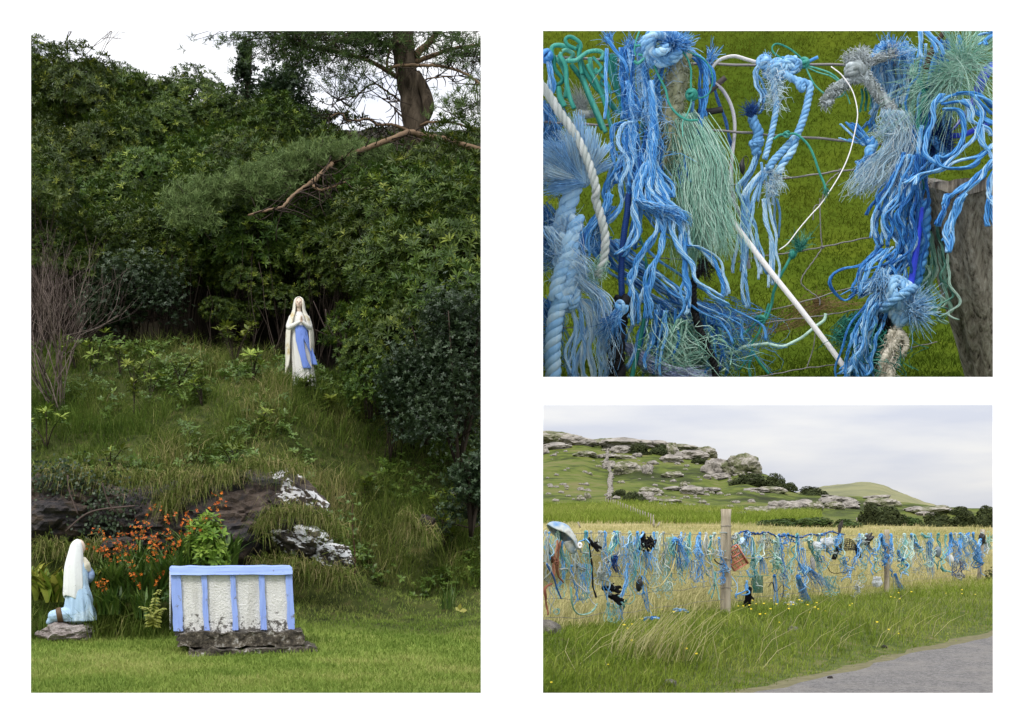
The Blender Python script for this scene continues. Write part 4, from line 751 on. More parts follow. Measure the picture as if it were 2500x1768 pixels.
for k, (px, py, h, hd_) in enumerate(((272, 1450, .62, 2), (300, 1470, .75, 3), (345, 1480, .78, 4), (395, 1470, .88, 4), (430, 1440, .8, 2), (330, 1440, .85, 3), (470, 1410, .9, 2), (545, 1395, .75, 2), (268, 1500, .45, 1), (360, 1510, .5, 2))):
    crocosmia(px, py, h, hd_, f'orange crocosmia clump between kneeling statue and altar, {ORD[k]} of the planting' if False else 'orange-flowered crocosmia clump, ' + ['just right of the kneeling statue', 'nearest the small stone', 'in the middle of the bed', 'with the tallest sprays, left of the bright green shrub', 'close behind the altar corner', 'against the dark purplish rock', 'behind the bright green shrub', 'showing above the altar top', 'lowest, at the knee of the statue', 'lowest, at the left foot of the altar'][k], 17.7 + (0.5 if k in (5, 6, 7) else 0) - (.25 if k in (8, 9) else 0))
def leafy(name, px, py, d, h, rx, n, ln, ratio, mat, lab, cat='plant', lift=(.1, .8)):
    q = P(px, py, d); r = thing(name, lab, cat, tuple(q)); pos, ax = dome(n, rx, h * .5, -.6, .5); pos[:, 2] += h * .55; m = MB(); m.whorls(pos, ax, 7, rng.uniform(.8, 1.1, len(pos)) * ln, ratio, rng.random(len(pos)), lift); link('leaves', m.mesh(name + '_leaves'), mat, r); s = stems_mb(7, h * .8, rx * .6, .01); link('stems', s.mesh(name + '_stems'), m_stalk, r)['kind'] = 'stuff'
m_lush = tint_mat('lush_green_leaf', [(.07, .15, .015), (.15, .26, .03), (.27, .38, .06)], .5, .25, .25, 0)
leafy('green_shrub', 505, 1440, 17.9, .9, .27, 150, .13, .36, m_lush, 'bright fresh green shrub behind the altar among the orange flowers', 'bush')
leafy('low_shrub', 440, 1500, 17.5, .45, .2, 60, .09, .4, m_strap, 'dark leafy plant against the left side of the altar')
for k, (px, py, d, lab) in enumerate(((95, 1465, 17.9, 'broad-leaved yellow-green plant at the left edge behind the statue'), (130, 1470, 17.8, 'yellowing broad-leaved plant immediately left of the kneeling statue'), (70, 1450, 18.1, 'broad-leaved plant cut by the left edge of the lawn scene'))):
    q = P(px, py, d); r = thing('hosta', lab, 'plant', tuple(q), 'broad-leaved plants by the kneeling statue'); m = MB(); strap_leaves(m, 34, .55, .10, .8); link('leaves', m.mesh('hosta_leaves'), m_hosta, r)
for px, py, lab in ((255, 1500, 'drooping yellowing leaf clump right of the kneeling statue'), (225, 1440, 'green strap-leaved clump hugging the kneeling statue')):
    q = P(px, py, 17.6); r = thing('leaf_clump', lab, 'plant', tuple(q)); m = MB(); strap_leaves(m, 16, .4, .07, .9); link('leaves', m.mesh('clump_leaves'), m_hosta, r)
q = P(375, 1535, 17.1); r = thing('fern', 'yellow-green fern fronds between the flowers and the altar', 'fern', tuple(q))
for k, (ex, ez) in enumerate(((-.12, .28), (.05, .38), (.16, .26), (-.05, .18), (.1, .48))):
    m = MB(); p = spline([(0, 0, 0), (ex * .4, -.05, ez * .8), (ex, -.12, ez)], 12); m.tubes(p, .004, 4)
    for s in (-1, 1):
        pos = p[2:]; m.leaves(pos, np.repeat([[s * .8, -.2, -.25]], 10, 0) + rng.normal(0, .1, (10, 3)), np.repeat([[0, -.7, .7]], 10, 0), np.linspace(.10, .04, 10), np.linspace(.035, .02, 10), np.full(10, .75))
    link('frond', m.mesh('fern_frond'), m_hosta, r)
q = hitL(865, 1430); r = thing('young_tree', 'thin young sapling with reddish stem on the grass right of the altar', 'sapling', tuple(q)); m = MB(); p = spline([(0, 0, 0), (.01, 0, .4), (-.03, 0, .9), (-.02, 0, 1.15)], 10); m.tubes(p, np.linspace(.012, .004, 10), 5); link('stem', m.mesh('young_tree_stem'), plain('reddish_stem', (.09, .035, .03), .8), r)
m = MB(); pos = p[rng.integers(3, 10, 30)] + rng.normal(0, .13, (30, 3)); m.whorls(pos, np.array([0, -.3, 1]) + rng.normal(0, .4, (30, 3)), 4, np.full(30, .07), .6, rng.uniform(.2, .7, 30)); link('leaves', m.mesh('young_tree_leaves'), m_fresh, r)
q = hitL(1095, 1490); r = thing('grass_tuft', 'tall dark green grass tuft at the edge of the lawn on the right', 'grass tuft', tuple(q)); m = MB(); strap_leaves(m, 40, .42, .012, .5); link('blades', m.mesh('tuft_blades'), m_strap, r)['kind'] = 'stuff'
q = hitL(1120, 1498); r = tag(link('dead_leaf', None or (lambda m: (m.leaves(np.array([[0, 0, .02], [0.02, 0, .02], [0, .02, .03]]), np.array([[1, 0, .2], [-.6, .3, .5], [.2, -.3, .8]]), np.array([[0, -1, .5]] * 3), [.12, .1, .11], [.07, .06, .06], np.array([1., .9, .95])), m.mesh('dead_leaf'))[1])(MB()), m_hosta), 'yellow fallen leaf lying on the lawn at the right', 'leaf'); r.location = q
# ------------------------------------------------------------------ upper right place: ropes tied on a wire fence, seen close
DF = 2.75
_crop = {1: (1320, 70, 3.777), 2: (1870, 70, 3.777), 3: (1320, 490, 3.734), 4: (1870, 490, 3.734)}
def T(c, pts, dep=0.0, dep2=None):
    """traced points of one crop of the photograph -> points on the fence plane (dep: metres towards the viewer)"""
    ox, oy, s = _crop[c]; n = len(pts); out = []
    for k, q in enumerate(pts):
        dd = dep if dep2 is None else dep + (dep2 - dep) * k / max(1, n - 1)
        if len(q) == 3: dd = q[2]
        out.append(P(ox + q[0] / s, oy + q[1] / s, DF - dd))
    return np.array(out)
PX = DF / F                                  # one photograph pixel at the fence, in metres
CPX = PX / 3.777
def fib_mat(name, cols, rough=.5, pos=None): return tint_mat(name, cols, rough, .2, .28, .0, 160, pos, (1, 1, .1))
m_blue = fib_mat('blue_polypropylene', [(.016, .10, .36), (.05, .26, .66), (.17, .47, .84), (.50, .74, .92)], .45, [0, .35, .7, 1])
m_lblue = fib_mat('faded_light_blue_fibre', [(.06, .20, .42), (.17, .40, .70), (.34, .60, .83), (.60, .78, .90)], .6, [0, .35, .7, 1])
m_fade = fib_mat('faded_pale_blue_fibre', [(.16, .38, .70), (.32, .60, .90), (.52, .76, .94), (.78, .90, .95)], .6)
m_pale = fib_mat('bleached_pale_blue_fibre', [(.17, .33, .50), (.37, .58, .74), (.60, .77, .86), (.82, .89, .91)], .7)
m_teal = fib_mat('teal_cord', [(.008, .10, .085), (.02, .21, .17), (.06, .35, .28), (.20, .53, .44)], .45, [0, .35, .7, 1])
m_mint = fib_mat('pale_green_fibre', [(.06, .20, .15), (.18, .42, .33), (.38, .65, .53), (.66, .84, .75)], .55, [0, .3, .65, 1])
m_wht = fib_mat('off_white_rope', [(.28, .34, .33), (.47, .52, .50), (.68, .71, .69)], .65)
m_moss_r = fib_mat('mossy_grey_green_fibre', [(.04, .055, .03), (.18, .21, .12), (.36, .37, .22), (.55, .58, .46)], .85)
m_greyr = fib_mat('lichened_grey_rope', [(.13, .15, .13), (.36, .41, .42), (.56, .63, .66), (.74, .80, .83)], .85)
m_black = fib_mat('black_rope', [(.004, .004, .005), (.012, .012, .014), (.03, .03, .035)], .7)
m_navy = fib_mat('deep_blue_fibre', [(.008, .03, .14), (.02, .07, .28), (.06, .18, .48)], .6)
m_ultra = plain('ultramarine_plastic_strap', (.02, .05, .62), .35, .4, 8, .2); m_strapw = plain('white_plastic_strap', (.78, .77, .78), .4, .4, 12, .08); m_strapg = plain('grey_plastic_strap', (.42, .42, .46), .45, .4, 12, .12)
m_wire = plain('galvanised_wire', (.19, .18, .18), .5, .4, 60, .4, 0, .4); m_tape = plain('black_tape', (.012, .012, .013), .5); m_tape2 = plain('grey_brown_tape', (.06, .05, .048), .6, .3, 20, .3); m_wool = plain('dirty_white_wool', (.6, .56, .47), .95, .1, 40, .35, .01)
m_drygr = tint_mat('dry_grass_wisps', [(.06, .04, .018), (.16, .105, .045), (.30, .21, .10)], .9, .1, 0, 0)

def strands(m, path, n, s0, s1, r, wav=.35, endvar=.2, tw=1.0, tint=(.1, .9), fil=4, N=None, taper=.25, sides=4, thick=.8, wl=.12):
    """n wavy strands following a path; each strand is a few fine filaments twisted together"""
    N = N or max(14, int(len(path) * 7)); c = spline(path, N); L = np.linalg.norm(np.diff(c, axis=0), axis=1).sum(); t = np.linspace(0, 1, N); sp = s0 + (s1 - s0) * t
    for k in range(n):
        te = 1 - rnd.random() * endvar; i = np.linspace(0, te * (N - 1), N); b_ = np.stack([np.interp(i, np.arange(N), c[:, j]) for j in range(3)], 1); o = rng.normal(0, .55, 3) * np.array([1, .8, .25])
        ph = rng.random(4) * 6.28; fq = rng.uniform(.5, 1.3, 2) * max(L, .05) / wl; w = wav * r * 2.3 * (0.3 + t)
        p = b_ + o[None] * sp[:, None]; p[:, 0] += w * (np.sin(fq[0] * 6.28 * t + ph[0]) + .5 * np.sin(fq[1] * 13 * t + ph[1])); p[:, 1] += w * .6 * np.sin(fq[1] * 6.28 * t + ph[2]); p[:, 2] += w * .3 * np.sin(fq[0] * 9 * t + ph[3])
        tn = rnd.uniform(*tint); rr = r * thick * rnd.uniform(.65, 1.25) * (1 - taper * t)
        if fil == 1: m.tubes(p, rr, sides + 1, tn); continue
        a = ph[0] + 6.28 * t * L / (.05 * tw); f = np.arange(fil)[:, None] * 6.28 / fil + a[None]; off = np.stack([np.cos(f) * 1.25, np.sin(f) * .8, np.zeros_like(f)], -1) * (rr * .62)[None, :, None]
        m.tubes(p[None] + off, rr * .46, sides, np.clip(tn + rng.uniform(-.25, .25, fil), 0, 1))
def fibres(m, path, n, s0, s1, r=.0006, wav=.012, endvar=.35, tint=(.1, 1), N=16, jl=.0):
    """a mass of hair-fine fibres along a path"""
    c = spline(path, N); t = np.linspace(0, 1, N); te = 1 - rng.random(n) * endvar; t0 = rng.random(n) * jl
    i = (t0[:, None] + (te - t0)[:, None] * t[None]) * (N - 1); b_ = np.stack([np.interp(i, np.arange(N), c[:, j]) for j in range(3)], -1)
    sp = s0 + (s1 - s0) * (i / (N - 1)); o = rng.normal(0, .5, (n, 1, 3)) * np.array([1, .7, .3]); ph = rng.random((n, 1, 3)) * 6.28; fq = rng.uniform(.5, 2.0, (n, 1, 1))
    p = b_ + o * sp[..., None] + wav * np.sin(fq * 6.28 * t[None, :, None] + ph) * (t[None, :, None] + .15) * np.array([1, .7, .4]); m.tubes(p, r * (1 - .5 * t)[None], 3, rng.uniform(*tint, n), cap=False)
def fuzz(m, path, n, ln, r=.0005, rad=.004, tint=(.3, 1)):
    c = spline(path, 60); i = rng.integers(0, 60, n); d = unit(rng.normal(0, 1, (n, 3))); st = c[i] + d * rad * rng.random((n, 1)); L = ln * rng.uniform(.3, 1, n)[:, None]; md = st + d * L * .5 + rng.normal(0, .15, (n, 3)) * L; e = md + (d * .1 + rng.normal(0, .6, (n, 3)) + np.array([0, 0, -.7])) * L * .6
    m.tubes(np.stack([st, md, e], 1), np.array([r, r * .8, r * .4]), 3, rng.uniform(*tint, n), cap=False)
def fan(m, c, d, n, L, spread, r=.0007, curl=.3, tint=(.1, 1), N=8, dep=.6):
    dr = unit(np.array(d) + rng.normal(0, spread, (n, 3)) * np.array([1, dep, 1])); l = L * rng.uniform(.55, 1.05, n); t = np.linspace(0, 1, N); cv = rng.normal(0, curl + .45, (n, 3)) + np.array([0, 0, -.25]); ph = rng.random((n, 1, 3)) * 6.28; p = c + dr[:, None] * (l[:, None] * t)[..., None] + cv[:, None] * (l[:, None] * t ** 2)[..., None] * .5 + .05 * l[:, None, None] * np.sin(9 * t[None, :, None] + ph) * t[None, :, None]
    m.tubes(p + rng.normal(0, .003, (n, 1, 3)), r * (1 - .5 * t)[None], 3, rng.uniform(*tint, n), cap=False)
def twisted(m, path, r, pitch, n=3, N=None, tint=(.3, .8), sides=8, wob=0, r1=None):
    c = spline(path, N or 10 * len(path) + 30); s = np.r_[0, np.cumsum(np.linalg.norm(np.diff(c, axis=0), axis=1))]; Tn = unit(np.gradient(c, axis=0)); A = unit(np.cross(Tn, (0.1, 1, .1))); B = np.cross(Tn, A); rr = np.linspace(r, r1 or r, len(c))
    for k in range(n):
        a = 6.28 * s / pitch + k * 6.28 / n; p = c + (A * np.cos(a)[:, None] + B * np.sin(a)[:, None]) * (rr * .52)[:, None]; m.tubes(p, rr * .56 * (1 + wob * rng.normal(size=len(c))), sides, rnd.uniform(*tint))
def cord(m, path, r, tint=.5, N=None, sides=7, wob=0): c = spline(path, N or 8 * len(path) + 8); m.tubes(c, r * (1 + wob * rng.normal(size=len(c))), sides, tint)
def strap(m, path, w, th=.0008, ang=0.3, N=None, twist=0):
    c = spline(path, N or 8 * len(path) + 8); Tn = unit(np.gradient(c, axis=0)); A = unit(np.cross(Tn, (0, 1, 0))); B = np.cross(Tn, A); a = ang + np.linspace(0, twist, len(c)); S = (A * np.cos(a)[:, None] + B * np.sin(a)[:, None]) * w / 2; U = (B * np.cos(a)[:, None] - A * np.sin(a)[:, None]) * th
    m.grid(np.stack([c - S - U, c + S - U, c + S + U, c - S + U], 1), .5, True)
def knot(m, c, r, rope_r, n=3, tint=(.3, .8), mode='twist'):
    for k in range(n):
        a = np.linspace(0, 6.28, 18); ax = unit(rng.normal(0, 1, 3)); u = unit(np.cross(ax, rng.normal(0, 1, 3))); v = np.cross(ax, u); p = c + r * rnd.uniform(.6, 1) * (u * np.cos(a)[:, None] + v * np.sin(a)[:, None]) + ax * rnd.uniform(-.3, .3) * r
        if mode == 'twist': twisted(m, p, rope_r, rope_r * 5, 3, 40, tint, 5)
        else: m.tubes(spline(p, 30), rope_r, 6, rnd.uniform(*tint))
def rope(name, label, cat, parts, origin):
    """thing with its parts; parts: (name, MB, material, stuff?)"""
    r = thing(name, label, cat, tuple(origin))
    for nm, m, mat, st in parts:
        m.v = [v - np.array(origin) for v in m.v]; o = link(nm, m.mesh(nm, nm not in ('strap', 'ribbon', 'tape', 'tie')), mat, r)
        if st: o['kind'] = 'stuff'
    return r
def mk(fn): m = MB(); fn(m); return m

# ---- wires
wf = thing('wire_fence', 'thin grey stock wire fence carrying the tied ropes', 'fence', tuple(P(1850, 940, DF)))
wires = [[(1, [(-30, 255), (240, 265), (560, 290), (1000, 320), (1560, 325), (2100, 345)]), (2, [(300, 330), (720, 335), (1000, 330), (1500, 335), (2120, 345)], .0026)], [(1, [(-30, 860), (570, 890), (1000, 910), (1500, 935), (1900, 960)]), (2, [(0, 980), (330, 1000), (950, 1055), (1500, 1120)], .0024)],
         [(1, [(900, 1500), (1600, 1455), (1800, 1440), (2100, 1420)]), (2, [(130, 1390), (500, 1340), (690, 1310), (850, 1305), (1300, 1290)], .0018)], [(3, [(1800, 560), (2000, 500)]), (4, [(0, 500), (250, 470), (530, 420), (1000, 325), (1500, 250)], .0014)], [(3, [(-20, 1150), (500, 1160), (900, 1140), (1350, 1130), (1600, 1090), (2090, 1000)]), (4, [(450, 890), (750, 800), (1200, 700)], .0012)],
         [(3, [(1400, 1240), (1690, 1190), (2090, 1110)]), (4, [(500, 1050), (800, 1000), (1300, 900)], .0012)], [(4, [(-300, 1640), (30, 1590), (350, 1530), (650, 1490), (1280, 1350), (1560, 1290)], .0012)], [(3, [(380, 505), (700, 510), (1100, 525), (1400, 540)], .0012)], [(2, [(690, 1310), (560, 1430), (510, 1600)]), (4, [(440, 60), (430, 180)], .0011)], [(4, [(490, -20), (500, 300), (515, 425)], .0012)],
         [(4, [(515, 430), (440, 540), (330, 700), (340, 780), (480, 890), (490, 960)], .0012)], [(4, [(450, 1200), (430, 1350), (370, 1530)], .0012)]]
for w in wires:
    rad = w[-1][2]; pts = np.vstack([T(q[0], q[1], -.0) for q in w]); m = MB(); c = spline(pts, 80); c[:, 2] += .0006 * np.sin(np.arange(80) * .9); m.tubes(c - np.array(wf.location), rad, 8, .5); link('wire', m.mesh('fence_wire'), m_wire, wf)
m = MB(); knot(m, T(2, [(685, 1310)])[0] - np.array(wf.location), .004, .0012, 3, mode='c'); knot(m, T(4, [(515, 425)])[0] - np.array(wf.location), .004, .0012, 3, mode='c'); link('wire_knot', m.mesh('wire_knot'), m_wire, wf)['kind'] = 'stuff'

# ---- weathered post
m_post, t, b, out = new_mat('weathered_grey_timber'); n1 = noise_(t, 120, 6, .65, stretch=(1, 1, .035), dist=.15); n2 = noise_(t, 14, 4); n3 = noise_(t, 90, 3, .8)
c = ramp(t, n1, [(.035, .03, .025), (.21, .185, .15), (.36, .33, .28), (.50, .47, .41)], [.33, .43, .56, .72]); c = mixc(t, M_('MULTIPLY', ramp_f(t, M_('ADD', M_('MULTIPLY', n2, .6, t), M_('MULTIPLY', n3, .4, t), t), .58, .66), .22, t), c, (.30, .28, .20)); t.links.new(c, b.inputs['Base Color']); b.inputs['Roughness'].default_value = .9; b.inputs['Specular IOR Level'].default_value = .15; bump(t, b, n1, 1, .012)
q0 = P(2422, 925, DF + .12); q1 = P(2362, 452, DF + .02); post = thing('fence_post', 'thick weathered grey timber post, cracked and sawn flat, behind blue ropes', 'post', tuple(q0)); m = MB(); N = 40; nn = 36
ax = (q1 - q0); th = np.linspace(0, 6.283, nn, endpoint=False); V = np.zeros((N, nn, 3))
cr_ = sum(-.20 * np.exp(-((((th - a0 + np.pi) % 6.283) - np.pi) / .06) ** 2) for a0 in (4.0, 4.5, 5.2, 3.5, 5.6))
for j in range(N):
    u = j / (N - 1); rad = (.05 + .056 * u) * (1 + .03 * np.sin(3 * th + 2 * u) + .02 * np.sin(8 * th + 9 * u) + cr_ * (.4 + .6 * np.sin(5 * u + th) ** 2)); V[j] = ax * u + np.stack([np.cos(th) * rad, np.sin(th) * rad, (.035 * np.sin(th) + .006 * np.cos(th * 2 + 1) + .004 * np.sin(7 * th)) * (u > .99)], -1)
V[-1, :, :2] = V[-1, :, :2] * .96 + V[-1, :, :2].mean(0) * .04; m.grid(V, .5, True); cc = V[-1].mean(0); top = V[-1]; rings = [top]
for k in (.75, .5, .25): rings.append(cc + (top - cc) * k + rng.normal(0, .0015, top.shape))
m.grid(np.array(rings), .5, True); m.add(np.vstack([rings[-1], cc]), [[k, (k + 1) % nn, nn] for k in range(nn)]); link('timber', m.mesh('post_timber', True), m_post, post)

# ---- green cords draped over the top wire
g = thing('green_cord_bundle', 'teal green netting cords looped over the top wire at the left', 'cords', tuple(T(1, [(400, 280)])[0])); go = np.array(g.location)
for k, (pts, r_) in enumerate((([(230, 640), (240, 480), (190, 330), (110, 250), (110, 170), (180, 155), (300, 190)], 24), ([(330, 190), (250, 150), (230, 100), (270, 75), (340, 110), (370, 160), (350, 260), (380, 420)], 20), ([(250, 300), (330, 290), (430, 220), (520, 205), (575, 230), (560, 290)], 22), ([(120, 250), (130, 370), (200, 470), (150, 520), (90, 520), (140, 480)], 22),
        ([(170, 240), (230, 350), (240, 500), (270, 640), (310, 740)], 24), ([(280, 330), (380, 470), (450, 640), (520, 800), (570, 930)], 26), ([(350, 150), (360, 250), (400, 380), (500, 530), (600, 640), (690, 760)], 26), ([(480, 260), (550, 340), (560, 370), (520, 410), (500, 380)], 16), ([(590, 250), (640, 380), (690, 530), (740, 650)], 34), ([(660, 240), (660, 350), (690, 480), (740, 600)], 30),
        ([(450, 270), (480, 420), (560, 560), (660, 700), (730, 790)], 24), ([(160, 540), (180, 640), (220, 720)], 30), ([(380, 420), (430, 560), (500, 720), (560, 860), (600, 960)], 24), ([(500, 370), (600, 480), (650, 600)], 18), ([(600, 260), (580, 420), (560, 500), (640, 560)], 16), ([(200, 210), (240, 200), (300, 240), (240, 300), (180, 290), (190, 220)], 22), ([(430, 330), (560, 600), (640, 860), (660, 1000)], 22), ([(690, 250), (700, 450), (740, 700), (760, 900)], 20))):
    m = MB(); cord(m, T(1, pts, rnd.uniform(.0, .03)) - go, r_ * CPX * .92, rnd.uniform(.25, .85), wob=.03); link('cord', m.mesh('green_cord'), m_teal, g)
# ---- left: white rope, frayed brush, big faded rope
o0 = T(1, [(0, 500)])[0]
rope('white_rope', 'thick off-white twisted rope slanting down at the left', 'rope', [('rope', mk(lambda m: twisted(m, np.vstack([T(1, [(-60, 420), (0, 510), (80, 620), (180, 780), (300, 950), (390, 1120), (470, 1320), (510, 1480)], .10), T(3, [(500, -20), (540, 120), (575, 250), (590, 380), (570, 550), (510, 690)], .09)]), .0082, .046, 3, 160, (.35, .95), 8)), m_wht, False), ('frayed_end', mk(lambda m: fibres(m, T(3, [(575, 480), (530, 640), (480, 740)], .09), 60, .004, .018)), m_mint, True)], o0)
def brush(m):
    c = T(1, [(400, 1420)], .06)[0]
    for k in range(44):
        a = rnd.uniform(.95, 3.5); d = np.array([math.cos(a), rnd.uniform(-.55, .05), math.sin(a)]); L = rnd.uniform(.07, .105) * (1.1 - .25 * abs(a - 2.2)); t0 = rnd.uniform(.25, .9); cv = rng.normal(0, .35, 3); n = 60; dr = unit(d + rng.normal(0, .09, (n, 3))); l = L * rng.uniform(.75, 1.05, n); t = np.linspace(0, 1, 9)
        p = c + rng.normal(0, .004, 3) + dr[:, None] * (l[:, None] * t)[..., None] + cv * (l[:, None] * t ** 2)[..., None] * .5 + rng.normal(0, .002, (n, 1, 3)); m.tubes(p, .0011 * (1 - .5 * t)[None], 3, np.clip(t0 + rng.normal(0, .1, n), 0, 1), cap=False)
rope('frayed_rope_brush', 'big light blue rope end frayed into a soft brush at the left', 'rope', [('fibres', mk(brush), m_fade, True)], T(1, [(400, 1420)])[0])
def bigrope(m):
    twisted(m, T(3, [(300, -120), (250, 40), (200, 200), (190, 330)], .05), .017, .07, 3, 60, (.3, .6)); twisted(m, T(3, [(330, 150), (300, 330), (290, 520), (260, 720), (230, 850), (180, 940), (140, 1040), (120, 1200), (110, 1400), (120, 1680)], .075), .015, .05, 3, 170, (.35, .75), 8); twisted(m, T(3, [(230, 300), (250, 450), (200, 620), (160, 760), (140, 900)], .08), .0145, .05, 3, 70, (.35, .75)); knot(m, T(3, [(260, 880)], .06)[0], .022, .008, 4, (.3, .7)); knot(m, T(3, [(230, 560)], .06)[0], .02, .007, 3, (.3, .7))
def bigtail(m):
    for x0, x1 in ((300, 270), (340, 300), (370, 390), (420, 400), (460, 470), (500, 540), (540, 580), (420, 330)): strands(m, T(3, [(300 + (x0 - 300) * .5, 900), (x0, 1000), (x0 + 20, 1180), (x1, 1400), (x1 + 20, 1680)], .06), 3, .004, .012, .0038, .5, .1, 1, (.2, .95))
rope('faded_blue_rope', 'heavy faded light blue rope knotted and unravelling at lower left', 'rope', [('rope', mk(bigrope), m_fade, False), ('unlaid_strands', mk(bigtail), m_fade, True), ('fibres', mk(lambda m: (fuzz(m, T(3, [(200, 150), (250, 450), (250, 700), (250, 900)], .07), 500, .05, .0006, .02), fibres(m, T(3, [(60, 250), (200, 450), (330, 560), (400, 700), (480, 850)], .08), 130, .01, .03, .0008), fibres(m, T(3, [(330, 700), (450, 800), (560, 900), (610, 1200), (640, 1650)], .08), 90, .012, .03, .0007))), m_fade, True)], T(3, [(230, 300)])[0])
rope('blue_twine', 'dark blue cord tied at the left end of the top wire', 'cord', [('cord', mk(lambda m: (knot(m, T(1, [(50, 250)], .02)[0], .011, .004, 4, (.2, .6), 'c'), strands(m, T(1, [(60, 280), (80, 380), (100, 500), (60, 640)], .02), 5, .004, .01, .003, .3))), m_blue, False)], T(1, [(50, 250)])[0])
rope('net_scrap', 'tangled lilac and blue net scrap at the far left behind the ropes', 'net', [('fibres', mk(lambda m: (fibres(m, T(3, [(-40, 60), (60, 300), (20, 520), (120, 700)], -.02), 160, .03, .05, .0008, .03), fibres(m, T(1, [(0, 700), (60, 900), (20, 1300), (80, 1600)], -.01), 160, .03, .05, .0008, .03), fibres(m, T(3, [(0, 900), (60, 1100), (20, 1400), (100, 1600)], -.02), 80, .03, .04, .001, .02))), m_blue, True)], T(3, [(0, 300)])[0])
rope('white_fray', 'small white frayed rope end behind the green cords', 'rope', [('fibres', mk(lambda m: (fan(m, T(1, [(400, 760)], -.03)[0], (-.3, 0, 1), 160, .05, .35, .0008), twisted(m, T(1, [(350, 780), (420, 790), (500, 780)], -.03), .008, .02, 3, 30))), m_wht, True)], T(1, [(400, 760)])[0])

# ---- the two main bright blue bundles
def bundleA(m):
    strands(m, T(1, [(790, 180), (800, 320), (800, 480), (820, 640), (840, 860)], .05), 13, .020, .026, .0042, .35, .1, 1, (.1, .95)); strands(m, T(1, [(600, 80), (670, 190), (760, 300), (800, 420)], .055), 3, .006, .012, .004, .2, .1)
    for pts in ([(840, 860), (800, 1050), (740, 1250), (720, 1450)], [(840, 860), (860, 1100), (880, 1300), (960, 1480)], [(830, 860), (700, 900), (670, 1080), (700, 1300), (660, 1500)], [(840, 860), (780, 1060), (840, 1300), (860, 1480)], [(850, 860), (900, 1060), (850, 1200), (1000, 1500)]):
        q = T(1, pts, .055); strands(m, q, 4, .006, .016, .0045, .45, .1, 1, (.15, 1))
    for pts in ([(560, -60), (600, 30), (520, 130), (450, 240), (420, 330), (420, 470)], [(820, -60), (870, 80), (1000, 60), (1180, 120), (1250, 180)], [(740, -30), (700, 100), (620, 190), (530, 200)], [(860, -40), (1000, 100), (1120, 200), (1250, 330)], [(880, -40), (850, 200), (830, 330), (740, 480), (680, 520)], [(900, -20), (960, 120), (1050, 260), (1200, 380)]): strands(m, T(3, [(795, -1090), (835, -690), (830, -420), (800 + (pts[0][0] - 800) * .6, -230)] + pts, .055), 3, .005, .012, .0042, .35, .12, 1, (.2, 1), taper=.1)
def bundleB(m):
    strands(m, T(1, [(1000, 250), (980, 380), (1000, 560), (1040, 760), (1050, 900)], .06), 7, .012, .018, .0045, .35, .1, 1, (.2, 1)); strands(m, T(1, [(1110, 330), (1080, 450), (1050, 600), (1060, 800)], .05), 6, .012, .02, .004, .35); strands(m, T(1, [(990, 560), (930, 720), (900, 850)], .05), 3, .004, .01, .0035)
    for c, pts in ((1, [(1050, 880), (990, 1080), (980, 1280), (1000, 1500)]), (1, [(1050, 880), (1100, 1080), (1110, 1250), (1200, 1480)]), (1, [(1060, 880), (1040, 1060), (1080, 1260), (1260, 1560)]), (1, [(1040, 880), (1000, 1100), (960, 1240), (1060, 1460), (1150, 1600)])): strands(m, T(c, pts, .065), 4, .006, .014, .0045, .45, .08, 1, (.2, 1))
    for pts in ([(900, -60), (1050, 120), (1040, 300), (900, 520), (820, 700), (800, 900), (820, 1140)], [(980, -60), (1120, 200), (1100, 420), (1010, 640), (970, 800), (1000, 950), (980, 1090)], [(1000, -80), (1180, 150), (1240, 400), (1340, 560), (1420, 720), (1580, 860), (1740, 950)], [(1100, -60), (1300, 200), (1320, 400), (1450, 420), (1600, 580), (1690, 820), (1680, 860), (1600, 840)],
                [(1080, -60), (1290, 120), (1300, 400), (1330, 650), (1310, 800), (1350, 1000), (1310, 1090)], [(1140, -80), (1300, 260), (1320, 600), (1380, 800), (1360, 1000)], [(860, 40), (860, 260), (810, 420), (700, 500)], [(1000, 0), (1100, 60), (1180, 130), (1280, 180), (1220, 100)], [(820, 720), (860, 860), (870, 1000), (850, 1150)], [(960, 780), (940, 900), (960, 1090)]): strands(m, T(3, ([(1010, -1090), (1038, -690), (1020, -420), (1020 + (pts[0][0] - 1020) * .6, -240)] if pts[0][1] < 100 else []) + pts, .075), 3, .004, .010, .0045, .35, .06, 1, (.35, 1), taper=.1)
rope('blue_rope_bundle', 'bright blue unravelled rope bundle hanging beside the green cords', 'rope', [('strands', mk(bundleA), m_blue, True), ('fibres', mk(lambda m: (fuzz(m, T(1, [(790, 200), (820, 640), (840, 900), (760, 1300)], .06), 220, .05, .0006, .02), fan(m, T(1, [(640, 130)], .05)[0], (-.5, -.2, 1), 60, .03, .3, .0007), fan(m, T(1, [(830, 190)], .05)[0], (.1, -.2, 1), 110, .02, .5, .0008))), m_blue, True)], T(1, [(790, 260)])[0])
rope('blue_rope_bundle', 'bright blue unravelled rope bundle fanning out below the frayed knot', 'rope', [('strands', mk(bundleB), m_blue, True), ('fibres', mk(lambda m: (fuzz(m, T(1, [(1000, 300), (1040, 760), (1100, 1200)], .07), 200, .06, .0006, .02), fibres(m, T(3, [(900, 0), (1050, 60), (1200, 120), (1260, 250)], .08), 160, .01, .03, .0008), fibres(m, T(1, [(850, 700), (950, 800), (1030, 810)], .07), 14, .004, .01, .0006), fibres(m, T(3, [(640, 60), (560, 150), (500, 350), (430, 500)], .07), 90, .008, .022, .0009))), m_blue, True)], T(1, [(1000, 300)])[0])
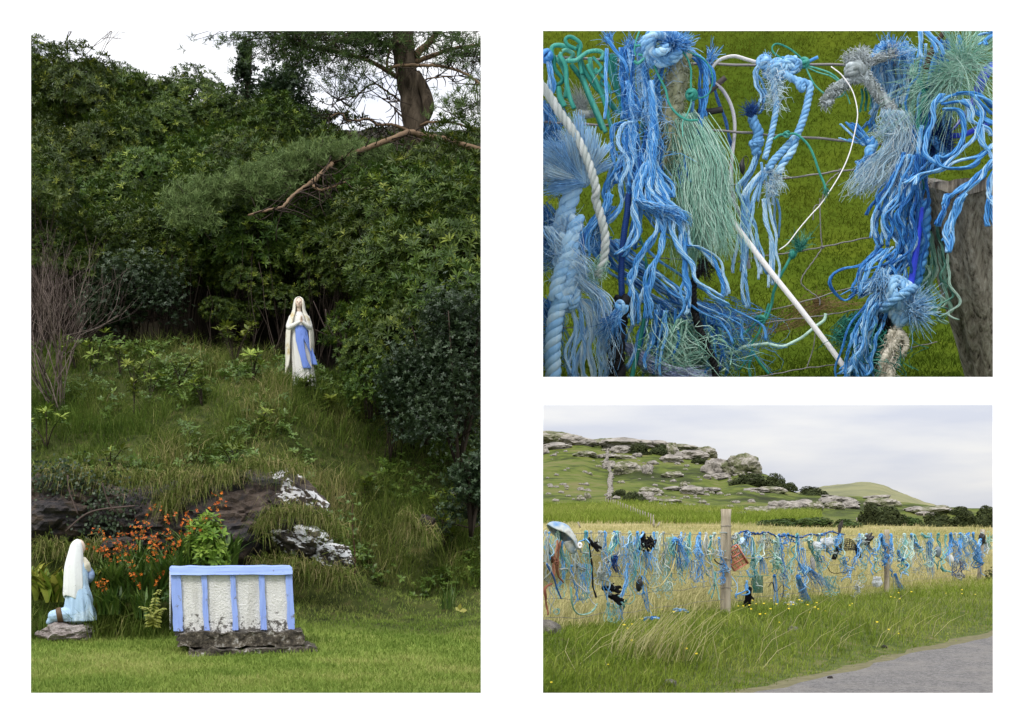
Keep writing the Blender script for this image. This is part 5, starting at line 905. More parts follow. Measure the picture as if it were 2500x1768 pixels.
rope('blue_rope', 'curling deep blue rope tail left of the blue bundles', 'rope', [('strands', mk(lambda m: strands(m, T(3, [(640, -60), (600, 60), (520, 180), (430, 280), (400, 380), (430, 500)], .085), 8, .008, .012, .004, .3, .15, 1, (.1, .6))), m_blue, True)], T(3, [(560, 120)])[0])
# ---- knot with frayed blue heart
kc = T(1, [(1130, 200)], .07)[0]
def bigknot(m):
    for k, (rr, dx) in enumerate(((.030, -.014), (.024, -.004), (.036, -.002), (.029, .002), (.020, -.012))):
        a = np.linspace(.6, 5.7, 26); p = kc + np.stack([np.cos(a) * rr * .95 + dx, -.01 * k + .008 * np.sin(a * 2), np.sin(a) * rr * .85], 1); twisted(m, p, .0085, .03, 3, 90, (.2, .8), 7)
rope('rope_knot', 'chunky pale blue rope knot with a frayed blue heart on the top wire', 'knot', [('coil', mk(bigknot), m_lblue, False), ('frayed_heart', mk(lambda m: (fan(m, kc + np.array([.012, -.03, 0]), (.15, -1, .1), 520, .022, .55, .0008, .5), fan(m, kc + np.array([.028, -.01, .006]), (1, -.5, .2), 240, .022, .5, .0008, .5), fuzz(m, np.array([kc, kc + .01]), 160, .03, .0006, .03))), m_blue, True)], kc)
# ---- mossy rope with pale green tail
mp_ = T(1, [(1300, 240), (1260, 420), (1230, 620), (1200, 800), (1180, 1000)], .035)
rope('mossy_rope', 'shaggy grey-green mossy rope hanging under the frayed knot', 'rope', [('rope', mk(lambda m: twisted(m, mp_, .021, .06, 3, 70, (.2, .8), 7, .08)), m_moss_r, False), ('fibres', mk(lambda m: (fuzz(m, mp_, 1900, .022, .0009, .022, (.1, 1)), fibres(m, T(1, [(1190, 900), (1170, 1150), (1190, 1380)], .03), 420, .035, .06, .0008, .01, .3, (0, .8)))), m_moss_r, True)], mp_[0])
def mint(m):
    fibres(m, T(1, [(1340, 860), (1400, 1000), (1480, 1200), (1500, 1400), (1520, 1640)], .05), 420, .025, .045, .0008, .007, .2, (.2, 1), 20); fibres(m, T(1, [(1380, 800), (1520, 1050), (1590, 1250), (1600, 1500), (1610, 1680)], .055), 300, .018, .03, .0008, .006, .15, (.3, 1), 20)
    fibres(m, np.vstack([T(1, [(1370, 900), (1440, 1100), (1500, 1300)], .055), T(3, [(1480, -40), (1520, 150), (1570, 330), (1600, 520)], .055)]), 900, .028, .052, .0009, .007, .35, (.35, 1), 24, .25); fibres(m, np.vstack([T(1, [(1300, 950), (1340, 1250)], .05), T(3, [(1380, 0), (1380, 250), (1330, 480), (1320, 740)], .05)]), 240, .03, .03, .0008, .010, .3, (.1, .9), 18, .3); fibres(m, T(1, [(1250, 900), (1270, 1100), (1300, 1400)], .045), 120, .03, .04, .0007, .012, .2, (.1, .8))
rope('pale_green_tail', 'long pale green tail of fine loose rope fibres', 'rope', [('fibres', mk(mint), m_mint, True)], T(1, [(1330, 640)])[0])
# ---- teal cords with loops and a small knot
tc_ = thing('teal_twine', 'smooth teal cord looped and knotted in front of the mossy rope', 'cord', tuple(T(1, [(1390, 600)])[0])); to = np.array(tc_.location)
for pts, r_ in (([(1030, 300), (1080, 420), (1150, 560), (1180, 680), (1240, 770), (1340, 840), (1450, 845)], 20), ([(1280, 190), (1400, 230), (1510, 290), (1575, 400), (1580, 520), (1530, 620), (1420, 645)], 12), ([(1285, 190), (1350, 270), (1385, 380), (1385, 500), (1390, 600)], 18), ([(1390, 620), (1385, 700), (1350, 790), (1310, 870), (1310, 1000)], 13), ([(915, 10), (880, 110), (865, 200), (880, 250)], 14), ([(870, 160), (940, 155), (990, 170), (960, 240), (900, 240)], 20), ([(860, 300), (900, 320), (960, 270)], 26)):
    m = MB(); cord(m, T(1, pts, .085) - to, r_ * CPX * .55, rnd.uniform(.4, .8)); link('cord', m.mesh('teal_cord'), m_teal, tc_)
m = MB(); knot(m, T(1, [(1392, 610)], .085)[0] - to, .009, .004, 5, (.4, .9), 'c'); link('knot', m.mesh('teal_knot'), m_teal, tc_)
rope('teal_ribbon', 'long flat teal ribbon hanging between the blue bundles', 'ribbon', [('ribbon', mk(lambda m: (strap(m, np.vstack([T(1, [(900, 260), (930, 500), (940, 800), (930, 1200)], .02), T(3, [(870, 160), (930, 400), (970, 650), (950, 1000), (910, 1250), (830, 1620)], .05)]), .0085, .001, .5, 90, 2.5), strap(m, T(1, [(900, 330), (960, 560), (950, 900), (960, 1200)], .015), .012, .001, .2, 40, 1.2))), m_teal, False)], T(1, [(900, 260)])[0])
# ---- straps and tapes
rope('white_strap', 'short white plastic strap arching over the top wire', 'strap', [('strap', mk(lambda m: strap(m, T(1, [(1560, 420), (1590, 350), (1660, 285), (1780, 255), (1900, 285), (2030, 325)], .02), .0075, .0007, 1.0)), m_strapw, False)], T(1, [(1780, 255)])[0])
rope('grey_strap', 'long grey plastic strap curving down behind the centre', 'strap', [('strap', mk(lambda m: strap(m, np.vstack([T(1, [(1540, 500), (1590, 500), (1680, 570), (1760, 720), (1790, 900), (1770, 1150), (1755, 1350), (1790, 1620)], -.01), T(3, [(1830, 150), (1870, 400), (1900, 620)], -.01)]), .0068, .0007, .6)), m_strapg, False)], T(1, [(1760, 720)])[0])
rope('white_strap', 'long straight white plastic strap slanting to the bottom edge', 'strap', [('strap', mk(lambda m: strap(m, np.vstack([T(3, [(1620, 10), (1750, 190), (1900, 390), (2060, 600)], .04), T(4, [(100, 720), (300, 970), (500, 1230), (650, 1430), (800, 1650)], .04)]), .0105, .0008, .15)), m_strapw, False)], T(3, [(1900, 390)])[0])
rope('black_tape', 'strip of black tape sticking out beside the mossy rope', 'tape', [('tape', mk(lambda m: strap(m, T(1, [(1440, 770), (1560, 765), (1680, 745)], .01), .012, .0006, .1)), m_tape, False)], T(1, [(1600, 750)])[0])
rope('brown_tape', 'short grey-brown tape strip slanting above the black tape', 'tape', [('tape', mk(lambda m: strap(m, T(1, [(1500, 620), (1600, 540), (1705, 450)], -.01), .011, .0006, .1)), m_tape2, False)], T(1, [(1600, 540)])[0])
# ---- blue pieces right of the knot
rope('blue_rope', 'blue strands hanging from the wire right of the frayed knot', 'rope', [('strands', mk(lambda m: (strands(m, T(1, [(1180, 20), (1280, 90), (1350, 190), (1420, 260), (1480, 320)], .03), 4, .006, .012, .004, .2), strands(m, T(1, [(1430, 260), (1500, 340), (1500, 500), (1500, 700), (1460, 870), (1440, 1000), (1350, 1120), (1320, 1300), (1350, 1500)], .06), 4, .008, .01, .004, .3), strands(m, T(1, [(1440, 280), (1540, 360), (1550, 540)], .04), 6, .01, .014, .0038, .3), strands(m, T(1, [(1440, 560), (1450, 720), (1480, 840)], .02), 4, .01, .012, .004), strands(m, T(1, [(1050, 0), (1040, 60), (1050, 110)], .06), 4, .006, .008, .004))), m_blue, True), ('fray', mk(lambda m: fan(m, T(1, [(1560, 300)], .03)[0], (.3, -.2, 1), 60, .025, .25, .0009)), m_blue, True)], T(1, [(1450, 280)])[0])
rope('blue_strand', 'single dark blue strand dangling behind the grey strap', 'cord', [('strands', mk(lambda m: strands(m, T(1, [(1590, 480), (1640, 680), (1720, 840), (1750, 1000), (1810, 1180)], -.015), 2, .004, .004, .004, .3)), m_navy, True)], T(1, [(1640, 680)])[0])
# ---- centre: rope knot with loop
lk = T(2, [(100, 400)], .03)[0]
def loopk(m):
    knot(m, T(2, [(90, 380)], .03)[0], .022, .0075, 5, (.3, .8)); knot(m, T(2, [(230, 350)], .03)[0], .018, .006, 4, (.3, .8)); twisted(m, T(2, [(170, 420), (260, 470), (360, 500), (405, 530), (395, 620), (365, 760), (320, 900), (270, 1000), (170, 1110), (60, 1230), (30, 1300)], .045), .0072, .03, 3, 110, (.15, .75), 7); twisted(m, T(2, [(60, 430), (80, 580), (95, 720), (70, 880), (30, 1050), (-10, 1200)], .04), .0058, .026, 3, 80, (.2, .8), 6); twisted(m, T(2, [(330, 480), (340, 560), (310, 540), (290, 490)], .05), .006, .02, 3, 30); twisted(m, T(2, [(280, 1000), (240, 1130), (160, 1240), (110, 1340)], .05), .007, .04, 3, 40, (.2, .8))
def looptail(m):
    for pts in ([(1850, -40), (1855, 200), (1850, 420), (1840, 620), (1850, 800), (1900, 990)], [(2080, -290), (1960, -170), (1890, -20), (1930, 180), (1970, 360), (2010, 540), (2060, 720)], [(2090, -290), (2010, -160), (1950, -20), (1900, 200), (1870, 500), (1850, 700)]): strands(m, T(3, pts, .035), 4, .006, .010, .004, .3, .05, 1, (.3, 1))
    strands(m, T(4, [(0, -20), (30, 200), (70, 380), (80, 560), (60, 790)], .04), 4, .006, .01, .004, .3, .08, 1, (.5, 1)); strands(m, T(2, [(2, 1250), (20, 1400), (10, 1620)], .035), 5, .01, .014, .004, .3); strands(m, T(4, [(80, -20), (110, 180), (90, 380)], .0), 2, .003, .006, .0035)
rope('looped_rope', 'faded blue rope knotted on the top wire with a hanging loop', 'rope', [('rope', mk(loopk), m_lblue, False), ('strands', mk(looptail), m_lblue, True), ('fibres', mk(lambda m: (fuzz(m, T(2, [(60, 330), (90, 560), (80, 700)], .04), 420, .026, .0006, .016), fuzz(m, T(2, [(90, 1300), (110, 1390), (30, 1500)], .05), 260, .022, .0006, .012))), m_pale, True)], lk)
rope('blue_twine', 'short bright blue cord tied to the wire left of the looped rope', 'cord', [('cord', mk(lambda m: (knot(m, T(1, [(2060, 310)], .03)[0], .011, .005, 4, (.3, .8), 'c'), strands(m, T(1, [(2030, 330), (1990, 400), (2010, 520), (2060, 610), (2030, 700), (1990, 770)], .03), 4, .006, .01, .0038), strands(m, T(1, [(2010, 440), (2070, 520), (2110, 640)], .03), 2, .003, .006, .003))), m_lblue, True), ('fray', mk(lambda m: fan(m, T(1, [(2080, 280)], .03)[0], (.1, -.3, 1), 60, .012, .6, .0007)), m_blue, True)], T(1, [(2060, 310)])[0])
rope('rope_stub', 'dull blue rope stub with a frayed top hanging on the second wire', 'rope', [('rope', mk(lambda m: (twisted(m, T(1, [(1950, 820), (1975, 890), (2010, 960), (1990, 1060), (1990, 1160)], .03), .0095, .03, 3, 40, (.1, .5)), knot(m, T(1, [(1990, 1050)], .03)[0], .013, .006, 3, (.1, .5)), strands(m, T(1, [(2000, 1150), (1950, 1290), (1860, 1420), (1840, 1500), (1900, 1640)], .03), 4, .006, .01, .0042, .3, .1, 1, (.3, .9)))), m_lblue, False), ('fray', mk(lambda m: fan(m, T(1, [(1950, 810)], .03)[0], (-.1, -.3, 1), 260, .024, .4, .0008)), m_navy, True)], T(1, [(1960, 880)])[0])
rope('black_tag', 'small black teardrop plastic tag hanging from a loop', 'tag', [('tag', mk(lambda m: (m.tubes(spline(T(1, [(1870, 1190), (1855, 1260), (1860, 1310), (1870, 1355)], .03), 12), np.array([.001, .002, .003, .004, .0052, .006, .0064, .006, .005, .0036, .002, .0006]), 8, .5), cord(m, T(1, [(1870, 1190), (1895, 1175), (1915, 1210), (1900, 1260)], .03), .0008))), m_tape, False)], T(1, [(1870, 1190)])[0])
# ---- teal bow
bo = thing('teal_bow', 'teal cord tied in a wide bow on the top wire', 'bow', tuple(T(2, [(350, 310)])[0])); bb = np.array(bo.location)
for pts, r_ in (([(345, 290), (290, 240), (210, 180), (110, 140), (60, 165), (70, 220), (150, 275), (250, 305), (340, 320)], 13), ([(360, 340), (460, 365), (590, 410), (680, 480), (725, 560), (700, 620), (620, 630), (540, 600), (450, 520), (400, 430), (370, 360)], 13), ([(370, 350), (470, 400), (600, 440), (690, 510)], 10), ([(720, 560), (750, 620), (775, 695)], 9)):
    m = MB(); cord(m, T(2, pts, .03) - bb, r_ * CPX * .62, rnd.uniform(.5, .85)); link('cord', m.mesh('bow_cord'), m_teal, bo)
m = MB(); knot(m, T(2, [(350, 315)], .03)[0] - bb, .008, .004, 5, (.4, .9), 'c'); link('knot', m.mesh('bow_knot'), m_teal, bo)
rope('blue_tie', 'flat blue tie slipped through the teal bow', 'tie', [('tie', mk(lambda m: strap(m, T(2, [(40, 300), (180, 270), (350, 310), (480, 262)], .02), .006, .001, .3)), m_blue, False)], T(2, [(350, 310)])[0])
# ---- lichened grey rope
gp1 = T(2, [(550, 700), (580, 620), (660, 550), (760, 480), (820, 380), (790, 290), (750, 270)], .035); gp2 = T(2, [(900, 240), (880, 330), (920, 430), (980, 530), (1060, 640), (1160, 740), (1230, 860)], .04)
rope('lichened_rope', 'fuzzy grey lichened rope draped over the wire with a pale frayed tail', 'rope', [('rope', mk(lambda m: (twisted(m, gp1, .0105, .07, 3, 70, (.1, .6), 7, .12), twisted(m, gp2, .0105, .07, 3, 70, (.1, .7), 7, .12), knot(m, T(2, [(830, 400)], .04)[0], .016, .010, 3, (.2, .8)))), m_greyr, False), ('fuzz', mk(lambda m: (fuzz(m, gp1, 2600, .008, .0009, .012, (0, 1)), fuzz(m, gp2, 2600, .008, .0009, .012, (0, 1)), fuzz(m, T(2, [(780, 270), (900, 240), (830, 420)], .04), 900, .014, .0006, .018, (.2, 1)))), m_greyr, True),
      ('tail', mk(lambda m: [fibres(m, T(2, q, .05), n, a, e, .0007, .014, .2, (.2, 1), 18) for q, n, a, e in (([(1180, 780), (1220, 950), (1180, 1100), (1000, 1280), (930, 1430), (850, 1560)], 160, .016, .03), ([(1200, 780), (1270, 950), (1240, 1150), (1190, 1330), (1110, 1510)], 160, .018, .028), ([(1150, 760), (1130, 900), (1080, 1030)], 80, .018, .03))] + [strands(m, T(2, q, .05), 9, .014, .024, .0032, .4, .15, 1, (.3, 1)) for q in ([(1190, 780), (1220, 950), (1160, 1120), (1000, 1280), (930, 1430), (850, 1540)], [(1210, 780), (1270, 950), (1240, 1150), (1190, 1330), (1110, 1490)])]), m_pale, True)], gp1[3])
# ---- faded cluster and neighbours
def cluster(m):
    for x in range(1020, 1340, 34): strands(m, T(2, [(x + 30, 150 + rnd.randint(-40, 60)), (x, 300), (x + 20, 480), (x - 10 + rnd.randint(-30, 30), 650), (x - 40, 900)], .0), 5, .008, .016, .0042, .3, .4, 1, (.2, 1))
rope('blue_cluster', 'cluster of faded blue strands heaped over the top wire', 'rope', [('strands', mk(cluster), m_lblue, True), ('fray', mk(lambda m: (fan(m, T(2, [(1150, 300)], .02)[0], (.1, -.2, 1), 150, .042, .45, .0010), fuzz(m, T(2, [(1030, 300), (1180, 200), (1320, 320)], .02), 300, .03, .0007, .02), strands(m, T(2, [(1010, 250), (1080, 180), (1160, 120)], .02), 5, .01, .015, .004), strands(m, T(2, [(1000, 950), (960, 850), (920, 950)], -.01), 3, .01, .02, .004))), m_blue, True)], T(2, [(1150, 300)])[0])
rope('grey_fray', 'small grey-mauve frayed wisp on the wire', 'rope', [('fibres', mk(lambda m: (fibres(m, T(2, [(960, 340), (1050, 270), (1140, 235)], .04), 80, .006, .012, .0008), fan(m, T(2, [(1140, 235)], .04)[0], (.4, -.3, .6), 120, .02, .6, .0006))), m_greyr, True)], T(2, [(1050, 270)])[0])
rope('blue_rope', 'blue rope with flat frayed ends on the second wire near the post', 'rope', [('strands', mk(lambda m: (strands(m, T(2, [(960, 1080), (880, 980), (780, 870)], .03), 6, .008, .016, .0042, .1, .1), strands(m, T(2, [(950, 1060), (850, 1040), (760, 1000)], .03), 4, .006, .014, .004, .1, .1), twisted(m, T(2, [(960, 1020), (990, 1080), (950, 1130), (960, 1180)], .035), .009, .03, 3, 30), strands(m, T(2, [(960, 1150), (880, 1300), (900, 1400)], .02), 9, .014, .03, .0042, .3), strands(m, T(2, [(860, 1230), (900, 1330), (880, 1420)], .01), 8, .02, .02, .004))), m_blue, True)], T(2, [(950, 1060)])[0])
rope('white_strand', 'thick whitish strand doubled over the top wire', 'rope', [('strands', mk(lambda m: (strands(m, T(2, [(1350, 420), (1360, 330), (1400, 330), (1390, 450), (1340, 600), (1300, 750), (1290, 950)], .03), 5, .006, .012, .004, .2, .1, 1, (.4, 1)), fuzz(m, T(2, [(1350, 600), (1430, 600)], .03), 120, .03, .0007, .01))), m_mint, True)], T(2, [(1370, 400)])[0])
rope('stick', 'short dark brown stick poking up through the ropes', 'stick', [('stick', mk(lambda m: m.tubes(spline(T(2, [(1660, -20), (1640, 30), (1560, 160), (1500, 280), (1470, 400)], .05), 20), np.linspace(.0046, .0066, 20) * (1 + .07 * rng.normal(size=20)), 9, .5)), plain('dark_bark', (.05, .033, .024), .9, .2, 60, .5, .004), False)], T(2, [(1500, 280)])[0])
rope('pale_green_tuft', 'pale mint tuft of curling fibres spraying right of the stick', 'rope', [('fibres', mk(lambda m: [fan(m, T(2, [(1790, 330)], .06)[0], d, n, L, s, .0007, c, (.3, 1), 12) for d, n, L, s, c in (((-.3, -.2, 1), 60, .09, .2, .9), ((.3, -.2, 1), 60, .10, .2, 1.2), ((.9, -.3, .7), 80, .09, .2, 1.3), ((.9, -.3, .1), 60, .09, .2, 1.3), ((-.5, -.2, -1), 170, .11, .13, .5), ((-.9, -.2, -.8), 130, .12, .12, .5), ((.5, -.3, -.8), 60, .08, .25, 1.0), ((-.9, -.2, -.2), 60, .10, .15, .5))] + [strands(m, T(2, [(1690, 220), (1790, 300), (1840, 400)], .06), 6, .01, .014, .0036, .2, .1, 1, (.6, 1))]), m_mint, True)], T(2, [(1790, 330)])[0])
rope('teal_strand', 'thin teal strands dangling in front of the blue mass near the post', 'cord', [('strands', mk(lambda m: (strands(m, T(2, [(1420, 480), (1450, 560), (1470, 660), (1430, 760), (1410, 880), (1420, 1000), (1390, 1200)], .06), 3, .004, .008, .003, .3), strands(m, T(2, [(1500, 470), (1470, 640), (1490, 800), (1440, 1000), (1420, 1200), (1440, 1340), (1500, 1480), (1490, 1600)], .06), 2, .003, .006, .0022), strands(m, T(2, [(920, 540), (940, 640), (930, 760)], .02), 3, .006, .008, .0025))), m_teal, True)], T(2, [(1430, 500)])[0])
rope('ultramarine_strap', 'glossy ultramarine plastic strap twisting behind the post top', 'strap', [('strap', mk(lambda m: (strap(m, T(2, [(2140, 320), (2050, 380), (1990, 480), (1950, 600), (1900, 700), (1810, 830), (1700, 960)], .02), .022, .001, .4, 50, 1.2), strap(m, T(2, [(1700, 990), (1820, 980), (1950, 920), (2080, 860)], .015), .010, .001, .2))), m_ultra, False)], T(2, [(1950, 600)])[0])
rope('ultramarine_strap', 'straight ultramarine strap hanging down left of the post', 'strap', [('strap', mk(lambda m: strap(m, T(4, [(1410, 60), (1400, 200), (1370, 450), (1310, 830)], .07), .0115, .0009, .1)), m_ultra, False)], T(4, [(1400, 200)])[0])
def tangle(m):
    for pts in ([(1640, 600), (1560, 700), (1540, 850), (1520, 1000), (1490, 1150), (1560, 1250)], [(1600, 680), (1700, 620), (1850, 590), (1980, 620), (2110, 720)], [(1620, 700), (1780, 680), (1900, 720), (1990, 800), (2110, 900)], [(1650, 740), (1780, 750), (1830, 850), (1850, 1000), (1780, 1120), (1650, 1190), (1600, 1170), (1640, 1280), (1800, 1290), (1950, 1230), (2110, 1090)], [(1900, 620), (1990, 760), (1960, 930), (1880, 1040), (1740, 1160), (1620, 1290), (1450, 1340), (1380, 1400), (1350, 1480)],
                [(1840, 650), (1900, 760), (1900, 840), (2000, 900), (2110, 1000)], [(2110, 1060), (2000, 1160), (1850, 1200), (1700, 1260), (1560, 1320), (1400, 1350), (1300, 1420)], [(2110, 1180), (2020, 1280), (1980, 1380), (1850, 1500), (1770, 1640)], [(2110, 1240), (2000, 1330), (1850, 1440), (1700, 1560), (1660, 1640)], [(2000, 900), (2000, 1050), (2060, 1130), (2110, 1200)], [(2110, 1300), (2060, 1400), (2050, 1520), (2090, 1640)], [(1980, 60), (2110, 40)], [(1420, 20), (1440, 120), (1420, 260)], [(1490, 20), (1560, 130), (1640, 240)], [(2110, 60), (2040, 120), (2000, 160)], [(1760, 600), (1880, 600), (2000, 700), (2110, 800)]):
        strands(m, T(2, pts, .11), 2, .004, .006, .0046, .4, .02, 1.4, (.2, .95), taper=.05)
    for pts in ([(1650, -60), (1610, 80), (1560, 230)], [(1820, -60), (1720, 60), (1690, 200), (1650, 350), (1640, 480)], [(2070, -40), (2040, 60), (2060, 240)], [(1800, -20), (1740, 120), (1680, 260), (1660, 380)]): strands(m, T(4, pts, .11), 2, .004, .008, .0048, .4, .02, 1.4, (.1, .9), taper=0)
    strands(m, T(2, [(1600, 120), (1600, 300), (1560, 480), (1500, 620), (1450, 900), (1420, 1200)], .03), 22, .035, .045, .0042, .35, .2, 1, (.1, .8)); strands(m, T(2, [(1620, 1150), (1450, 1300), (1300, 1400), (1250, 1420)], .07), 4, .01, .02, .0045, .4)
rope('blue_tangle', 'bright blue wavy strands sprawling over the post top', 'rope', [('strands', mk(tangle), m_blue, True)], T(2, [(1700, 700)])[0])
fc = T(2, [(1620, 1000)], .06)[0]
rope('rope_pompom', 'dark blue frayed rope end like a pompom beside the post top', 'rope', [('fibres', mk(lambda m: (fan(m, fc + np.array([0, .03, -.01]), (.05, -1, .15), 700, .036, .42, .0007, .3, (0, .7)), fan(m, fc + np.array([0, .03, 0]), (0, -.4, 1), 260, .05, .35, .0007))), m_navy, True), ('rope', mk(lambda m: knot(m, fc + np.array([0, .03, -.02]), .028, .009, 4, (.3, .8))), m_blue, False)], fc)
# ---- lower right mass
def lower(m):
    for c, pts in ((2, [(1420, 900), (1380, 1150), (1300, 1400), (1250, 1640)]), (2, [(1460, 1000), (1420, 1250), (1380, 1450), (1340, 1640)]), (4, [(1120, -30), (1070, 80), (1030, 160)]), (4, [(1240, -40), (1130, 120), (1120, 300), (1130, 480)]), (4, [(1200, -30), (1250, 200), (1220, 400), (1230, 620), (1220, 780)]), (4, [(1320, -30), (1300, 200), (1280, 420), (1180, 560), (1000, 660)]), (4, [(1130, -20), (1040, 160), (1040, 300), (1060, 400)]), (4, [(1380, 0), (1330, 240), (1320, 500), (1300, 760)]),
                   (4, [(1100, 440), (960, 560), (900, 700), (880, 880)]), (4, [(1180, 500), (1020, 700), (860, 850)]), (4, [(1260, 560), (1080, 700), (930, 800), (820, 880)]), (4, [(1140, 500), (1140, 680), (1150, 800)])): strands(m, T(c, ([(1330 + (pts[0][0] - 1250) * .3, -400), (1290 + (pts[0][0] - 1250) * .6, -220)] if c == 4 and pts[0][1] < 60 else []) + pts, .06), 8, .016, .026, .0043, .45, .15, 1, (.1, .95))
    for pts in ([(1150, 800), (1000, 860), (900, 980), (900, 1120), (820, 1250), (800, 1420), (680, 1600)], [(1140, 900), (1000, 1000), (960, 1150), (900, 1350), (860, 1640)], [(1060, 980), (1020, 1100), (960, 1250), (900, 1450), (780, 1620)], [(1000, 950), (900, 1100), (860, 1300), (800, 1500), (820, 1650)], [(900, 1200), (870, 1400), (900, 1640)]): strands(m, T(4, pts, .07), 8, .016, .026, .0042, .5, .1, 1, (.15, .95))
    twisted(m, T(4, [(1440, 0), (1440, 200), (1420, 450), (1380, 650), (1340, 800)], .04), .013, .05, 3, 70, (.1, .6))
def lowerknot(m):
    knot(m, T(4, [(1180, 860)], .08)[0], .034, .009, 6, (.4, .9)); twisted(m, T(4, [(1150, 950), (1180, 1060), (1240, 1140)], .08), .011, .035, 3, 40, (.5, 1)); twisted(m, T(4, [(1220, 950), (1260, 1050), (1260, 1120)], .085), .011, .035, 3, 40, (.5, 1))
rope('blue_rope_mass', 'large mass of blue strands spilling down left of the post', 'rope', [('strands', mk(lower), m_blue, True), ('knot', mk(lowerknot), m_lblue, False), ('frayed_end', mk(lambda m: (fan(m, T(4, [(1290, 1000)], .09)[0], (.7, -.5, .1), 420, .042, .45, .0008, .3), fuzz(m, T(4, [(1100, 850), (1250, 900), (1300, 1000)], .09), 260, .03, .0006, .02), fan(m, T(4, [(1060, 640)], .08)[0], (-.2, -.3, -1), 160, .045, .3, .0009))), m_lblue, True)], T(4, [(1180, 860)])[0])
rope('blue_loop', 'thin bright blue strand making a wide open loop', 'cord', [('strands', mk(lambda m: strands(m, T(4, [(1060, 400), (960, 500), (860, 590), (720, 620), (620, 670), (580, 740), (610, 820), (700, 910), (790, 870), (830, 800)], .05), 2, .003, .003, .0038, .15, .01)), m_blue, True)], T(4, [(620, 700)])[0])
rope('green_net', 'bundled pale green netting stuffed behind the post', 'net', [('strands', mk(lambda m: [strands(m, T(4, [(1480 + 18 * k, 180 + 30 * k), (1500 + 10 * k, 450), (1540, 620 + 20 * k), (1480 + 20 * k, 760), (1580, 900 + 20 * k), (1480, 1000 + 15 * k), (1660, 1130)], -.03), 4, .02, .04, .0035, .6) for k in range(4)]), m_mint, True)], T(4, [(1550, 800)])[0])
rope('white_wool_rope', 'matted dirty-white woolly rope at the bottom right', 'rope', [('rope', mk(lambda m: (twisted(m, T(4, [(1190, 1190), (1150, 1300), (1110, 1420), (1090, 1520), (1110, 1680)], .08), .013, .14, 2, 50, (.3, .8), 8, .10), twisted(m, T(4, [(1190, 1200), (1250, 1270), (1270, 1340), (1240, 1410)], .07), .011, .14, 2, 40, (.3, .8), 8, .10))), m_wool, False), ('fuzz', mk(lambda m: fuzz(m, T(4, [(1190, 1200), (1120, 1400), (1100, 1600)], .08), 1200, .016, .0007, .014)), m_wool, True)], T(4, [(1190, 1200)])[0])
rope('teal_net', 'tangled teal net strands beside the white wool rope', 'net', [('fibres', mk(lambda m: (fibres(m, T(4, [(880, 1050), (820, 1200), (790, 1350)], .03), 160, .03, .04, .0011, .02), fibres(m, T(4, [(1000, 1150), (1010, 1350), (1000, 1640)], .05), 190, .04, .05, .0013, .02), strands(m, T(4, [(1020, 1200), (1050, 1400), (980, 1640)], .05), 6, .02, .03, .003))), m_teal, True)], T(4, [(1000, 1200)])[0])
rope('black_rope', 'dark twisted rope stub in the lower blue mass', 'rope', [('rope', mk(lambda m: (twisted(m, T(4, [(1110, 950), (1090, 1100), (1080, 1250), (1080, 1400)], .05), .017, .06, 3, 40), fuzz(m, T(4, [(1100, 1050), (1090, 1180)], .07), 120, .02, .0008, .01))), m_black, False)], T(4, [(1100, 1100)])[0])
# ---- centre bottom
rope('white_twine', 'thin white cord arcing from the grey rope to the lower wire', 'cord', [('cord', mk(lambda m: cord(m, np.vstack([T(2, [(600, 350), (700, 430), (790, 560), (830, 680), (845, 800), (820, 950), (770, 1150), (680, 1350), (520, 1600)], .05), T(4, [(410, 130), (300, 260), (200, 390), (120, 450)], .05)]), .0012)), m_strapw, False)], T(2, [(830, 700)])[0])
rope('teal_twine', 'thin teal cord hanging from the second wire below the loop', 'cord', [('cord', mk(lambda m: (cord(m, T(2, [(70, 1020), (130, 980), (190, 980), (260, 970), (330, 1010), (400, 1090), (450, 1200), (490, 1320), (540, 1440), (545, 1490)], .06), .0023, .6), knot(m, T(2, [(190, 975)], .06)[0], .006, .0025, 3, (.4, .9), 'c'), fan(m, T(2, [(545, 1480)], .06)[0], (0, -.3, -1), 40, .012, .5, .0006))), m_teal, False)], T(2, [(190, 980)])[0])
rope('teal_twine', 'knotted teal cord with a frayed tip dropping to the bottom', 'cord', [('cord', mk(lambda m: (cord(m, T(4, [(330, 440), (245, 490), (180, 600), (130, 690), (70, 830), (50, 950), (0, 1090)], .0), .003, .6), cord(m, T(3, [(2080, 940), (2040, 1050), (1990, 1090), (1880, 1190), (1780, 1260), (1760, 1340), (1800, 1430), (1850, 1460)], 0), .0022, .55), cord(m, T(3, [(2020, 1080), (1990, 1200), (1930, 1300), (1920, 1380), (1830, 1520), (1800, 1540)], 0), .0022, .5), cord(m, T(3, [(1930, 1370), (1990, 1470), (2080, 1580)], 0), .0028, .5), cord(m, T(3, [(1930, 1380), (1900, 1520), (1920, 1650)], 0), .0026, .5), knot(m, T(3, [(2000, 1090)], 0)[0], .009, .0028, 4, (.4, .9), 'c'), knot(m, T(4, [(240, 490)], 0)[0], .008, .003, 3, (.4, .9), 'c'))), m_teal, False), ('fray', mk(lambda m: fan(m, T(4, [(320, 440)], 0)[0], (-.2, -.3, 1), 110, .03, .5, .0007)), m_teal, True)], T(3, [(2000, 1090)])[0])
rope('pale_twine', 'pale aqua cord sagging along the lowest wires', 'cord', [('cord', mk(lambda m: cord(m, np.vstack([T(3, [(1640, 1370), (1760, 1390), (1850, 1335), (2060, 1305)], 0), T(4, [(30, 1310), (150, 1330), (250, 1290), (340, 1240), (450, 1150), (530, 1090), (545, 1030)], 0)]), .0032, .9)), m_mint, False)], T(3, [(1850, 1330)])[0])
